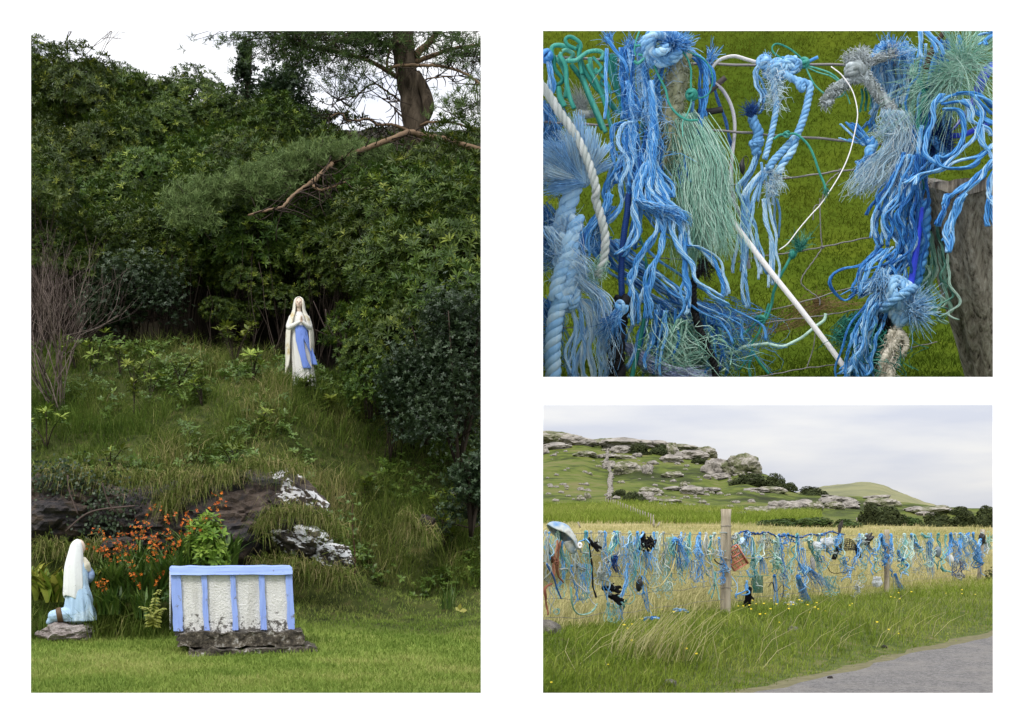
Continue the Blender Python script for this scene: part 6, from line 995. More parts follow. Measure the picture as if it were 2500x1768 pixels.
rope('dry_grass_wisp', 'brown wisp of dry grass caught in the lower wires', 'grass', [('wisp', mk(lambda m: (fibres(m, T(4, [(-200, 1250), (150, 1150), (350, 1000), (600, 930), (850, 950)], -.05), 90, .05, .05, .0006, .016, .5, (.2, 1), 14, .7), fan(m, T(4, [(450, 950)], -.05)[0], (.5, -.2, .5), 50, .03, .5, .0007, .4))), m_drygr, True)], T(4, [(300, 1050)])[0])
def netball(m):
    for k in range(46):
        a = np.linspace(0, 6.28 * rnd.uniform(.5, 1.2), 14) + rnd.random() * 6.28; c = T(3, [(rnd.gauss(1300, 150), rnd.gauss(1330, 110))], rnd.uniform(-.03, .04))[0]; rr = rnd.uniform(.01, .035); p = c + np.stack([np.cos(a) * rr, rng.normal(0, .006, 14), np.sin(a) * rr * 1.3], 1); m.tubes(spline(p, 28), rnd.uniform(.0007, .0016), 4, rnd.random())
    fibres(m, T(3, [(1250, 1050), (1300, 1250), (1350, 1450), (1300, 1640)], .0), 300, .10, .11, .0008, .03, .4, (.1, 1), 14, .5)
rope('net_ball', 'ball of tangled mint fishing net at the bottom behind the blue strands', 'net', [('fibres', mk(netball), m_mint, True), ('strands', mk(lambda m: strands(m, T(3, [(1280, 1080), (1240, 1220), (1200, 1380), (1180, 1560)], .03), 6, .012, .03, .004)), m_mint, True)], T(3, [(1300, 1330)])[0])
rope('blue_net', 'blue net bag with frayed strands behind the black rope', 'net', [('strands', mk(lambda m: (strands(m, T(3, [(600, 380), (750, 560), (950, 700), (1150, 860), (1350, 1000), (1560, 1120), (1640, 1300)], .01), 24, .05, .07, .0040, .5, .3), strands(m, T(3, [(1560, 1050), (1620, 1250), (1640, 1450), (1600, 1650)], .0), 16, .03, .05, .0038, .5), strands(m, T(3, [(1080, 1000), (1060, 1180), (1010, 1400), (980, 1640)], .03), 18, .03, .05, .0042, .4), strands(m, T(3, [(620, 380), (700, 400), (760, 380)], -.02), 8, .03, .03, .0035, .4))), m_blue, True), ('mesh', mk(lambda m: fibres(m, T(3, [(1400, 980), (1580, 1080), (1650, 1250), (1640, 1500)], -.03), 220, .08, .09, .0007, .03, .3, (0, .8))), m_blue, True)], T(3, [(1200, 880)])[0])
rope('black_rope', 'thin black twisted rope hanging in front of the net ball', 'rope', [('rope', mk(lambda m: twisted(m, T(3, [(1500, 560), (1420, 680), (1390, 800), (1400, 980), (1440, 1150), (1510, 1320), (1580, 1480), (1600, 1660)], .05), .0072, .024, 3, 110, (.2, .9), 6)), m_black, False), ('tuft', mk(lambda m: fuzz(m, T(3, [(1480, 560), (1510, 640)], .05), 160, .03, .0008, .012)), m_black, True)], T(3, [(1390, 800)])[0])
rope('black_rope', 'thick black rope bound with blue twine at the lower left', 'rope', [('rope', mk(lambda m: (twisted(m, T(3, [(740, 880), (740, 960), (710, 1100), (690, 1300), (690, 1480), (710, 1680)], .07), .0165, .07, 3, 80, (.2, .9), 9, .04), fuzz(m, T(3, [(720, 1000), (690, 1300), (700, 1600)], .075), 700, .008, .0006, .015))), m_black, False), ('binding', mk(lambda m: (knot(m, T(3, [(735, 975)], .085)[0], .012, .004, 5, (.4, .9), 'c'), fan(m, T(3, [(715, 1010)], .09)[0], (-.65, -.2, -1), 320, .042, .2, .0009, .15))), m_blue, True)], T(3, [(720, 1000)])[0])
rope('braided_rope', 'straight braided blue cord above the black rope', 'cord', [('cord', mk(lambda m: twisted(m, T(3, [(800, -60), (790, 100), (760, 300), (735, 600), (740, 880)], .055), .0062, .016, 4, 110, (.1, .6), 5)), m_navy, False)], T(3, [(760, 300)])[0])
rope('lilac_strands', 'lilac frayed strands along the bottom edge', 'rope', [('fibres', mk(lambda m: fibres(m, T(3, [(760, 1310), (900, 1420), (1100, 1560), (1300, 1600), (1500, 1580)], .03), 200, .01, .035, .0009, .015)), fib_mat('lilac_fibre', [(.20, .28, .55), (.42, .50, .74), (.66, .72, .86)]), True)], T(3, [(900, 1420)])[0])
# ------------------------------------------------------------------ lower right place: rocks, shrubs, walls of the hill
c5 = lambda x, y: (1320 + x / 3.866, 980 + y / 3.866); c6 = lambda x, y: (1870 + x / 3.866, 980 + y / 3.866); c7 = lambda x, y: (1320 + x / 3.691, 1260 + y / 3.691); c8 = lambda x, y: (1870 + x / 3.691, 1260 + y / 3.691)
m_lime = rock_mat('grey_limestone', [(.10, .09, .078), (.20, .182, .158), (.29, .265, .23), (.40, .37, .33)], 0, pos=[.36, .47, .56, .66])
m_limegr = rock_mat('limestone_with_turf', [(.05, .065, .02), (.13, .13, .07), (.25, .23, .19), (.38, .35, .32)], 0, pos=[.38, .47, .54, .64])
rocks_me = []
for k in range(8):
    me = rock_mesh('limestone', 50 + k, 4, .30, 1.7); me.materials.append(m_lime if k % 3 else m_limegr); rocks_me.append(me)
HR5 = [(170, 345, 480, 120), (360, 375, 300, 85), (120, 425, 270, 65), (580, 390, 300, 75), (820, 395, 460, 95), (760, 455, 180, 75), (420, 495, 180, 55), (640, 515, 200, 38), (800, 525, 170, 42), (915, 508, 80, 42), (1080, 400, 260, 60), (1230, 465, 130, 130), (1240, 545, 200, 75), (1430, 505, 280, 90), (1560, 475, 190, 95), (650, 605, 130, 75), (820, 625, 230, 115), (1010, 640, 90, 95), (1060, 582, 90, 42), (1250, 695, 180, 62), (1575, 712, 70, 42), (1680, 640, 260, 190), (1910, 590, 310, 180), (1700, 712, 200, 62), (1040, 845, 200, 70),
       (990, 890, 140, 80), (1230, 822, 170, 34), (1350, 787, 65, 54), (1440, 842, 200, 84), (1600, 830, 180, 34), (1180, 942, 260, 42), (1070, 927, 60, 42), (440, 892, 60, 62), (1550, 1047, 150, 32), (1900, 1067, 120, 44), (2050, 1035, 240, 84), (2000, 1092, 120, 28), (2050, 835, 250, 40), (1330, 430, 300, 55), (30, 470, 90, 70)]
HR6 = [(60, 835, 240, 62), (200, 990, 260, 112), (350, 975, 220, 84), (470, 992, 140, 84), (40, 1022, 130, 62), (700, 945, 330, 92), (640, 985, 180, 72), (790, 985, 170, 62), (1100, 955, 300, 84), (1060, 905, 200, 42), (1420, 1022, 180, 52), (1590, 1027, 300, 72), (1520, 1062, 160, 42), (620, 895, 160, 20), (1850, 1003, 80, 18)]
OC = []
for k, (q, (x, y, w, h)) in enumerate([(c5, r) for r in HR5] + [(c6, r) for r in HR6]):
    px, py = q(x, y + h * .42); p = hitR(px, py, 100); s = p[1] / F / 3.866; o = link('limestone_outcrop', rocks_me[k % 8], None); o.location = p + np.array([0, w * s * .2, h * s * .28]); o.scale = (w * s * .58, w * s * .45, h * s * .68); o.rotation_euler = (0, rnd.uniform(-.08, .08), rnd.uniform(-.4, .4))
    side = 'rocky hill' if q is c5 else 'low ridge below the far hill'
    OC.append((q is c6, ('crest' if y < 432 else 'upper slope' if y < 580 else 'middle slope' if y < 780 else 'foot') if q is c5 else 'low ridge', px, o))
OC.sort(key=lambda e: (e[0], e[1], e[2])); oc_n = {}
for far, band, px, o in OC:
    oc_n[band] = oc_n.get(band, 0) + 1; tag(o, f'grey limestone outcrop on the {band} of the rocky hill, {ORD[oc_n[band] - 1]} from the left' if not far else f'grey limestone outcrop on the low ridge below the far hill, {ORD[oc_n[band] - 1]} from left', 'rock', 'limestone outcrops of the hill')
for k in range(120):
    x = rnd.uniform(40, 2100); y = rnd.uniform(440, 980) if x < 900 else rnd.uniform(560, 1000); px, py = c5(x, y); p = hitR(px, py, 100); s = rnd.uniform(.25, .8); o = link('hill_boulder', rocks_me[k % 8], None); o.location = p; o.scale = (s, s, s * .7); tag(o, 'small pale boulder scattered on the grassy hillside', 'boulder', 'small boulders on the hillside')
# shrubs
m_gorse = tint_mat('dark_gorse', [(.018, .026, .008), (.042, .055, .016), (.078, .092, .028)], .7, .2, .1, .25); m_hedge = tint_mat('green_bramble', [(.02, .04, .008), (.045, .08, .014), (.085, .12, .025)], .65, .2, .1, .2)
gp = []
for v in range(4):
    r = thing('gorse_bush', 'x', 'bush'); pos, ax = dome(1500, 1.0, 1.0, -.1, .35, lump=.3); m = MB(); n = len(pos); m.whorls(pos, ax + rng.normal(0, .4, (n, 3)), 5, rng.uniform(.08, .13, n), .5, np.clip(.25 + .5 * rng.random(n), 0, 1)); link('crown', m.mesh('gorse_crown'), m_gorse, r)
    s = stems_mb(9, .9, .5, .02); s.v = [a - np.array([0, 0, .25]) for a in s.v]; link('stems', s.mesh('gorse_stems'), m_stem, r)['kind'] = 'stuff'; gp.append(r)
GB = [(c5, 930, 445, 170, 100, 'dark shrub on the hill crest, the left one of a pair'), (c5, 1120, 455, 170, 90, 'dark shrub on the hill crest, the right one of a pair'), (c5, 2000, 740, 330, 100, 'long dark shrub below the rock dome'), (c5, 860, 890, 190, 120, 'brownish shrub at the foot of the stone wall'), (c5, 740, 862, 140, 56, 'small brownish shrub beside the stone wall'), (c5, 1480, 552, 160, 64, 'dark shrub under the crest cliffs'),
      (c6, 80, 760, 210, 130, 'dark shrub on the shoulder right of the rock dome'), (c6, 210, 795, 150, 90, 'dark shrub low on the shoulder against the sky'), (c6, 430, 845, 220, 80, 'dark shrub line where the near ridge meets the far hill'), (c6, 1000, 1070, 240, 190, 'tall rounded dark bush at the field edge'), (c6, 1150, 1090, 280, 160, 'dark bush right of the tallest one at the field edge'), (c6, 1340, 1115, 240, 110, 'low green bush in the gap of the dark hedge'),
      (c6, 1620, 1115, 260, 130, 'dark bush right of the leaning stake at the field edge'), (c6, 1890, 1110, 260, 140, 'dark bush second from the right edge of the field'), (c6, 2090, 1095, 220, 180, 'dark bush cut by the right edge of the field'), (c6, 130, 1130, 360, 84, 'green bramble hedge at the field edge right of the thick post'), (c6, 450, 1140, 360, 84, 'green bramble hedge in the middle of the field edge'), (c6, 740, 1152, 300, 70, 'green bramble hedge beside the tallest dark bush'), (c6, 1840, 1035, 170, 70, 'small dark bush behind the right hedge'), (c6, 2280, 1110, 260, 150, 'dark bush beyond the right end of the hedge')]
for k, (q, x, y, w, h, lab) in enumerate(GB):
    px, py = q(x, y + h * .5); p = hitR(px, py, 60); s = p[1] / F / 3.866
    src = gp[k % 4]; sc = (w * s * .68, w * s * .5, h * s * 1.0)
    if k < 4: o = src; o.location = p; o.scale = sc; o['label'] = lab; o['group'] = 'shrubs beyond the field'
    else: o = copy_thing(src, lab, tuple(p), rnd.uniform(0, 6), sc, 'shrubs beyond the field')
    if 'bramble' in lab or 'green' in lab:
        for ch in o.children:
            if ch.name.startswith('crown'): ch.data = ch.data.copy(); ch.data.materials.clear(); ch.data.materials.append(m_hedge)
# dry stone wall up the hill
for pts, lab in (([(632, 470), (632, 540), (610, 590), (640, 640), (665, 700), (655, 780), (660, 850), (645, 930)], 'dry stone wall climbing the rocky hill'),):
    m = MB(); P_ = np.array([hitR(*c5(x, y), 100) for x, y in pts]); c = spline(P_, 120); r = thing('stone_wall', lab, 'wall', tuple(c[-1])); o0 = c[-1]
    me = rock_mesh('wall_stone', 81, 2, .3, 1.5); me.materials.append(m_lime)
    for k in range(120):
        for j in range(2):
            o = link('stone', me, None, r); o.location = c[k] - o0 + np.array([rnd.uniform(-.25, .25), rnd.uniform(-.2, .2), .18 + .34 * j]); s = rnd.uniform(.22, .38); o.scale = (s * 1.3, s, s * .8); o.rotation_euler = (rnd.random(), rnd.random(), rnd.random() * 6)
# far stake fence
m_stake = plain('grey_stake', (.27, .24, .2), .9, .1, 3, .3); sm = MB(); sm.box((-.06, -.06, -.2), (.06, .06, 1.25), .5, .01); sme = sm.mesh('stake', False); sme.materials.append(m_stake)
for k in range(20):
    u = k / 19; px, py = c5(612 + (1060 - 612) * u, 965 + 200 * u ** 1.15); p = hitR(px, py + 2, 100); o = link('fence_stake', sme, None); o.location = p; o.rotation_euler = (rnd.uniform(-.06, .06), rnd.uniform(-.06, .06), 0); o.scale = (.8, .8, .9); tag(o, f'thin grey stake in the far fence line, {ORD[k]} counting down from the hill', 'stake', 'stakes of the far fence')
for (q, x, y, h, lean, lab) in ((c5, 375, 1195, 60, -.5, 'leaning stake standing in the dry field at the left'), (c5, 1068, 1195, 75, 0, 'corner stake at the end of the far fence line'), (c5, 1095, 1195, 60, .6, 'slanting brace stake of the far fence corner'), (c6, 1488, 1100, 50, .1, 'pale leaning stake in the dark hedge'), (c6, 860, 1140, 40, 0, 'pale stake beside the tallest dark bush')):
    px, py = q(x, y); p = hitR(px, py, 40); s = p[1] / F / 3.866; o = link('fence_stake', sme, None); o.location = p; o.scale = (1.2, 1.2, h * s / 1.2); o.rotation_euler = (0, lean * .8, 0); tag(o, lab, 'stake')

# ------------------------------------------------------------------ debris fence
P1, P2 = np.array([2.81, 18.6]), np.array([7.05, 26.3]); FD = P2 - P1
def Fd(px):
    a = (px - CX) / F; t = (P1[1] * a - P1[0]) / (FD[0] - FD[1] * a); return P1[1] + FD[1] * t
def Q(px, py, near=0.0): return P(px, py, Fd(px) - near)
wy = lambda px: np.interp(px, [1325, 1771, 2166, 2396, 2450], [1300, 1306, 1309, 1305, 1305])
def gz(px):
    d = Fd(px); return float(zR((px - CX) / F * d, d))
def gy(px): return HY - (gz(px) - EYE) * F / Fd(px)
m_fpost, t, b, out = new_mat('pale_fence_timber'); n1 = noise_(t, 14, 5, .6, stretch=(1, 1, .12)); t.links.new(ramp(t, n1, [(.16, .13, .09), (.34, .29, .21), (.46, .41, .31)], [.3, .5, .7]), b.inputs['Base Color']); b.inputs['Roughness'].default_value = .9; bump(t, b, n1, .7, .02)
for (px, py0, py1, w, lean, lab) in ((1771, 1243, 1502, 25, .01, 'thick pale timber post in the middle of the debris fence'), (2165, 1293, 1449, 12.5, 0, 'slim pale timber post right of the black net arch'), (2390, 1294, 1446, 12, .06, 'grey timber post at the right end of the debris fence')):
    d = Fd(px); q = Q(px, py1); q[2] = gz(px) - .1; top = Q(px + lean * 150, py0); r = thing('fence_post', lab, 'post', tuple(q)); m = MB(); rad = w / 2 * d / F; c = spline([np.zeros(3), (top - q) * .5, top - q], 14); m.tubes(c, rad * (1 + .03 * rng.normal(size=14)), 12, .5); link('timber', m.mesh('fence_post_timber'), m_fpost, r)
    m = MB()
    for f in (.3, .55, .85):
        a = np.linspace(0, 6.28, 16); m.tubes((top - q) * f + np.stack([np.cos(a) * rad * 1.06, np.sin(a) * rad * 1.06, .004 * np.sin(a * 3)], 1), .003, 5, .5)
    link('wire_tie', m.mesh('post_wire_tie'), m_wire, r)
fx = np.linspace(1290, 2460, 60); wf2 = thing('wire_fence', 'stock wire strands of the debris fence along the verge', 'fence', tuple(Q(1771, 1480)))
for f in (1.0, .78, .55, .36, .18):
    m = MB(); pts = np.array([Q(x, wy(x)) for x in fx]); g_ = np.array([gz(x) for x in fx]); pts[:, 2] = g_ + (pts[:, 2] - g_) * f + .006 * np.sin(fx * .9); m.tubes(pts - np.array(wf2.location), .003, 5, .5); link('wire', m.mesh('debris_fence_wire'), m_wire, wf2)

# ---- landmark pieces
items = []
def hang(name, label, cat, parts, px, py): return rope(name, label, cat, parts, Q(px, py))
def dpath(q, pts, near=.04): return np.array([Q(*q(x, y), near) for x, y in pts])
W = lambda px, npx: npx * Fd(px) / F               # photograph pixels -> metres at the fence
def tassel(q, pts, n, w0, w1, mat, name, lab, cat='rope', r=.004, near=.06, wav=.6, knot_=True):
    px = q(*pts[0])[0]; k = W(px, 1 / 3.691)
    hang(name, lab, cat, [('strands', mk(lambda m: strands(m, dpath(q, pts, near), n, w0 * k, w1 * k, r * 1.25, wav, .2, 1, (.1, 1), 1, wl=.3)), mat, True)] + ([('knot', mk(lambda m: knot(m, dpath(q, pts[:1], near)[0], w0 * k * .7 + .01, r * 1.8, 4, (.2, .8), 'c')), mat, False)] if knot_ else []), *q(*pts[0]))
# half float
def halffloat():
    c = Q(*c7(200, 230), .15); r = thing('float_shell', 'cracked white and blue half shell of a plastic float on the left of the fence', 'float', tuple(c)); k = W(1375, 1 / 3.691); m = MB(); th = np.linspace(0, np.pi * .5, 14); ph = np.linspace(0, 2 * np.pi, 36, endpoint=False)
    V = np.stack([np.sin(th)[:, None] * np.cos(ph) * 165 * k, np.sin(th)[:, None] * np.sin(ph) * 70 * k, np.cos(th)[:, None] * 105 * k * np.ones(36)], -1); m.grid(V, .5, True); mt, t, b, out = new_mat('stained_plastic_shell'); n = noise_(t, 6, 4); t.links.new(ramp(t, n, [(.08, .20, .38), (.26, .33, .38), (.42, .44, .40), (.2, .2, .18)], [.36, .48, .58, .7]), b.inputs['Base Color']); b.inputs['Roughness'].default_value = .4; me = m.mesh('float_shell')
    for v in me.vertices: v.co += Vector((0, 0, .05)) * mnoise.noise(v.co * 5) - Vector((0, 0, .35 * max(0, v.co.x)))
    o = link('shell', me, mt, r); sd = o.modifiers.new('t', 'SOLIDIFY'); sd.thickness = .01; o.rotation_euler = (R(-30), R(34), 0); o.location = (0, 0, 55 * k)
    m = MB(); V2 = np.stack([np.sin(th)[:, None] * np.cos(ph) * 62 * k, np.sin(th)[:, None] * np.sin(ph) * 40 * k, -np.cos(th)[:, None] * 130 * k * np.ones(36)], -1); m.grid(V2, .5, True); o = link('cup', m.mesh('float_cup'), mt, r); sd = o.modifiers.new('t', 'SOLIDIFY'); sd.thickness = .008; o.location = (65 * k, .02, 12 * k); o.rotation_euler = (0, R(-14), 0)
    m = MB(); a = np.linspace(0, 6.28, 20); m.tubes(np.stack([150 * k + np.cos(a) * 14 * k, np.full(20, -.03), -35 * k + np.sin(a) * 20 * k], 1), .012, 6, .5); link('ring', m.mesh('float_ring'), m_strapw, r)
halffloat()
def heap(q, c, sx, sy, n, mat, name, lab, r=.010, cat='rope'):
    px, py = q(*c); k = W(px, 1 / 3.691); m = MB()
    for j in range(n):
        p = Q(px, py, .08) + np.cumsum(rng.normal(0, .28, (7, 3)) * np.array([sx, 30, sy]) * k, 0) + rng.normal(0, .3, 3) * np.array([sx, 20, sy]) * k; m.tubes(spline(p, 24), r * rnd.uniform(.6, 1.1), 5, rnd.random())
    hang(name, lab, cat, [('coils', m, mat, True)], px, py)
heap(c7, (935, 255), 60, 85, 26, m_black, 'black_rope_heap', 'black rope heap hung on the top wire left of the blue tassel', .011)
tassel(c7, [(960, 340), (970, 420), (985, 500)], 26, 40, 80, m_lblue, 'blue_tassel', 'light blue tassel under the black rope heap', 'tassel')
tassel(c7, [(1215, 210), (1240, 320), (1275, 500)], 34, 26, 95, m_blue, 'blue_tassel', 'bright blue frayed tassel between black heap and thick post', 'tassel'); heap(c7, (1195, 225), 26, 30, 6, m_blue, 'blue_knot', 'dark blue knot beside the head of the bright blue tassel', .009, 'knot')
tassel(c8, [(290, 550), (340, 690), (400, 850)], 34, 24, 60, m_blue, 'blue_tassel', 'long slanting blue tassel reaching the grass', 'tassel'); tassel(c8, [(370, 480), (440, 560), (500, 660)], 34, 40, 110, m_blue, 'blue_tassel', 'spread blue tassel under the striped black float', 'tassel')
tassel(c8, [(75, 540), (85, 690), (88, 850)], 8, 14, 26, m_blue, 'blue_tassel', 'thin blue corded tassel hanging to the grass', 'tassel'); tassel(c7, [(1975, 385), (1985, 440), (1990, 540)], 18, 30, 60, m_lblue, 'blue_tassel', 'light blue tassel on the middle wire right of the crate', 'tassel')
tassel(c7, [(1860, 170), (1870, 260), (1850, 370)], 24, 40, 80, m_lblue, 'blue_tassel', 'pale blue tassel beside the crate top', 'tassel'); tassel(c7, [(660, 385), (650, 440), (680, 510)], 22, 40, 50, m_navy, 'teal_bundle', 'dark teal rope bundle left of the black rope heap', 'rope'); tassel(c8, [(1165, 530), (1200, 620), (1240, 700)], 16, 16, 60, m_blue, 'blue_tuft', 'blue tuft tangled on a dead stalk right of the slim post', 'rope')
tassel(c8, [(1720, 260), (1740, 360), (1760, 500)], 26, 40, 90, m_blue, 'blue_bundle', 'deep blue rope bundle left of the end post', 'rope'); tassel(c8, [(1830, 220), (1870, 300), (1910, 410)], 26, 50, 90, m_lblue, 'blue_bundle', 'pale blue bundle touching the end post', 'rope'); tassel(c8, [(1470, 240), (1470, 330), (1490, 560)], 20, 26, 40, m_blue, 'blue_bundle', 'narrow blue bundle in the middle of the right fence bay', 'rope')
for (x, y, mat, lab) in ((1000, 920, m_blue, 'bright blue rope bow dangling on a cord in the grass'), (1258, 850, m_lblue, 'paler blue rope bow lying on the grass tips')):
    m = MB(); k = W(1590, 1 / 3.691); c = Q(*c7(x, y), .06)
    for s in (-1, 1):
        for j in range(5): m.tubes(spline(np.array([(0, 0, 0), (s * 35 * k, rnd.uniform(-.02, .02), rnd.uniform(-8, 22) * k), (s * rnd.uniform(55, 80) * k, 0, rnd.uniform(-28, 5) * k)]) + c, 10), .010, 5, rnd.random())
    knot(m, c, .02, .009, 3, (.2, .8), 'c'); hang('blue_bow', lab, 'bow', [('bow', m, mat, True)], *c7(x, y))
tassel(c7, [(950, 650), (960, 760), (975, 880)], 3, 6, 10, m_blue, 'blue_line', 'pair of blue cords holding the bright blue bow', 'cord', .005, .06, .2, False)
# red crate
def crate():
    c = Q(*c7(1740, 355), .14); r = thing('fish_crate', 'broken terracotta red plastic crate tied to the thick post', 'crate', tuple(c)); k = W(1790, 1.18 / 3.691); m_red = plain('terracotta_plastic', (.55, .20, .14), .5, .3, 8, .25); ang = R(-31)
    def piece(nm, x0, x1, z0, z1, y0=-.03, y1=.0):
        m = MB(); m.box((x0 * k, y0, z0 * k), (x1 * k, y1, z1 * k), .5, .0015); o = link(nm, m.mesh(nm, False), m_red, r); o.rotation_euler = (0, ang, 0)
    for x in (-62, 56): piece('side', x, x + 6, -105, 62, -.10, .02)
    for z in (-105, -58, -10, 36, 56): piece('rib', -55.5, 55.5, z, z + 8, -.06, .0)
    for x in (-24, 14): piece('divider', x, x + 6, -96.5, -58.5, -.05, 0); piece('divider', x, x + 6, -49.5, -10.5, -.05, 0); piece('divider', x, x + 6, -1.5, 35.5, -.05, 0)
    for row in (-96.5, -49.5, -1.5):
        for x in range(-52, 54, 9):
            if not (-26 < x < -16 or 10 < x < 20): piece('slat', x, x + 5, row, row + 37, -.02, -.006)
    piece('side', -50, 10, 66, 120, -.05, -.03); piece('rib', -56, 14, 112, 124, -.07, -.02)
crate()
def wline(q, pts, mat, name, lab, r=.007, cat='rope', near=.1, parts_n=2): hang(name, lab, cat, [('line', mk(lambda m: strands(m, dpath(q, pts, near), parts_n, .006, .008, r, .35, .02, 1, (.4, 1), 1, wl=.35)), mat, True)], *q(*pts[0]))
wline(c7, [(1620, 150), (1690, 155), (1715, 200), (1730, 265), (1690, 270), (1740, 270), (1780, 300)], m_wht, 'white_tie', 'white rope lashing the red crate to the post', .011)
wline(c7, [(1490, 170), (1475, 260), (1490, 340), (1540, 430), (1555, 520), (1570, 620)], m_wht, 'white_rope', 'white rope hanging from the top wire left of the thick post', .010); wline(c7, [(1490, 350), (1560, 340), (1640, 370), (1700, 380)], m_wht, 'white_rope', 'white rope stretched to the middle of the thick post', .009); wline(c7, [(1830, 370), (1900, 380), (2000, 378), (2067, 370)], m_wht, 'white_rope', 'white rope along the middle wire right of the crate', .011); wline(c8, [(-10, 375), (60, 375), (100, 390)], m_wht, 'white_rope', 'end of white rope on the middle wire near the netting', .011)
wline(c7, [(1280, 400), (1330, 385), (1390, 420), (1450, 480), (1470, 660)], m_wht, 'white_rope', 'slack white rope right of the bright blue tassel', .006); wline(c7, [(1230, 200), (1210, 380), (1160, 520), (1080, 620), (980, 650), (920, 600), (880, 520), (860, 480)], tint_mat('yellow_buff_rope', [(.36, .31, .10), (.55, .48, .22)], .7), 'yellow_rope', 'yellowish rope looping from the blue tassel to the black float', .008); wline(c7, [(620, 440), (560, 400), (640, 345), (690, 330)], m_wht, 'pale_line', 'thin pale line arching left of the black heap', .004)
wline(c7, [(270, 540), (330, 620), (410, 700), (490, 820)], m_strapw, 'white_rod', 'thin white rod leaning through the wires at the left', .008, 'rod', .08, 1); wline(c7, [(55, 430), (100, 540), (150, 660), (190, 750)], m_navy, 'violet_rod', 'violet-blue rod slanting at the left end of the fence', .012, 'rod', .12, 1); wline(c7, [(435, 190), (440, 300), (455, 420), (465, 560), (490, 740)], m_black, 'dark_chain', 'dark knotted chain hanging left of the white net', .010, 'chain', .06, 2)
m_brn = tint_mat('brown_rope', [(.10, .04, .02), (.22, .085, .045), (.32, .15, .09)], .8)
for pts, lab in (([(150, 220), (130, 330), (120, 430), (110, 560)], 'brown rope hanging under the float shell'), ([(180, 230), (150, 400), (160, 520), (200, 600)], 'second brown rope right of the first under the float shell'), ([(100, 610), (40, 660), (60, 800), (50, 900)], 'brown rope curling down at the left edge')): wline(c7, pts, m_brn, 'brown_rope', lab, .012)
heap(c7, (115, 400), 45, 30, 7, m_brn, 'brown_knot', 'brown rope knot below the float shell', .011, 'knot')
wline(c7, [(270, 640), (275, 760), (310, 850), (360, 890), (440, 870), (520, 790)], m_mint, 'mint_rope', 'pale mint rope making a low loop near the left end', .010); wline(c7, [(170, 480), (240, 480), (280, 560)], m_wht, 'white_rope', 'white rope end knotted beside the brown ropes', .012)
heap(c7, (560, 530), 65, 80, 14, m_wht, 'white_net', 'tangled white rope net left of the black heap', .006, 'net'); heap(c7, (740, 780), 50, 45, 10, m_mint, 'mint_net', 'bunched mint net near the black gloves', .007, 'net'); heap(c8, (830, 660), 55, 60, 14, m_wht, 'white_net', 'knotted white net hanging low left of the slim post', .006, 'net'); heap(c8, (80, 430), 50, 50, 12, m_mint, 'mint_net', 'mint net knotted on the middle wire right of the crate', .008, 'net')
# gloves
def glove(q, x, y, ang, lab, s=1.0):
    px, py = q(x, y); c = Q(px, py, .1); r = thing('work_glove', lab, 'glove', tuple(c), None); m = MB(); u = .1 * s; ball(m, (0, 0, 0), (u * .45, u * .22, u * .62), 10)
    for j, (dx, ln) in enumerate(((-.34, .55), (-.12, .72), (.12, .75), (.33, .58))): limb_(m, [(dx * u, 0, -.45 * u), (dx * u * 1.25, -.03 * u, -(.5 + ln * .55) * u), (dx * u * 1.3, -.12 * u, -(.55 + ln) * u)], [.12 * u, .11 * u, .085 * u], 6)
    limb_(m, [(.3 * u, 0, .1 * u), (.62 * u, -.05 * u, -.05 * u), (.72 * u, -.1 * u, -.35 * u)], [.13 * u, .12 * u, .09 * u], 6); limb_(m, [(0, 0, .4 * u), (0, 0, .95 * u)], [.34 * u, .36 * u], 6); o = fused('glove', m, .012 * s, m_black, r, 2); o.rotation_euler = (0, ang, 0)
glove(c7, 1870, 730, R(8), 'black rubber glove hanging below the green mesh', 1.15); glove(c7, 665, 740, R(-60), 'black glove bent sideways above the mint net', .9); glove(c7, 640, 655, R(-85), 'black glove lying along the wire beside the teal bundle', .9); glove(c7, 480, 260, R(-50), 'small black glove near the top wire right of the float shell', .75)
# floats
def ovoid(q, x, y, w, h, mat, lab, name='net_float', ang=0):
    px, py = q(x, y); k = W(px, 1 / 3.691); c = Q(px, py, .08); r = thing(name, lab, 'float', tuple(c)); m = MB(); th = np.linspace(0, np.pi, 16); ph = np.linspace(0, 6.283, 20, endpoint=False); pr = np.sin(th) ** .8 * (1 + .15 * np.cos(th)); V = np.stack([pr[:, None] * np.cos(ph) * w / 2 * k, pr[:, None] * np.sin(ph) * w / 2 * k, np.cos(th)[:, None] * h / 2 * k * np.ones(20)], -1); m.grid(V, .5, True); o = link('shell', m.mesh(name), mat, r); o.rotation_euler = (0, ang, 0)
    m = MB(); a = np.linspace(0, 6.28, 14); m.tubes(np.stack([np.cos(a) * .018, np.zeros(14), h / 2 * k + .012 + np.sin(a) * .016], 1), .005, 5, .5); o = link('eye', m.mesh('float_eye'), mat, r); o.rotation_euler = (0, ang, 0)
m_blk = plain('black_plastic', (.014, .014, .016), .4, .4, 10, .3)
ovoid(c7, 888, 625, 62, 112, m_blk, 'black oval net float hanging on the yellowish rope', ang=R(8)); ovoid(c8, 1655, 385, 70, 95, plain('white_float', (.62, .62, .58), .5, .3, 6, .2), 'white bottle-shaped float left of the end post', ang=R(-40))
mt, t, b, out = new_mat('black_white_stripe'); w_ = t.nodes.new('ShaderNodeTexWave'); w_.inputs['Scale'].default_value = 8; w_.bands_direction = 'X'; t.links.new(ramp(t, w_.outputs['Fac'], [(.01, .01, .012), (.6, .58, .52)], [.5, .6]), b.inputs['Base Color']); ovoid(c8, 422, 430, 44, 125, mt, 'black float with a pale stripe above the spread blue tassel', ang=R(-8))
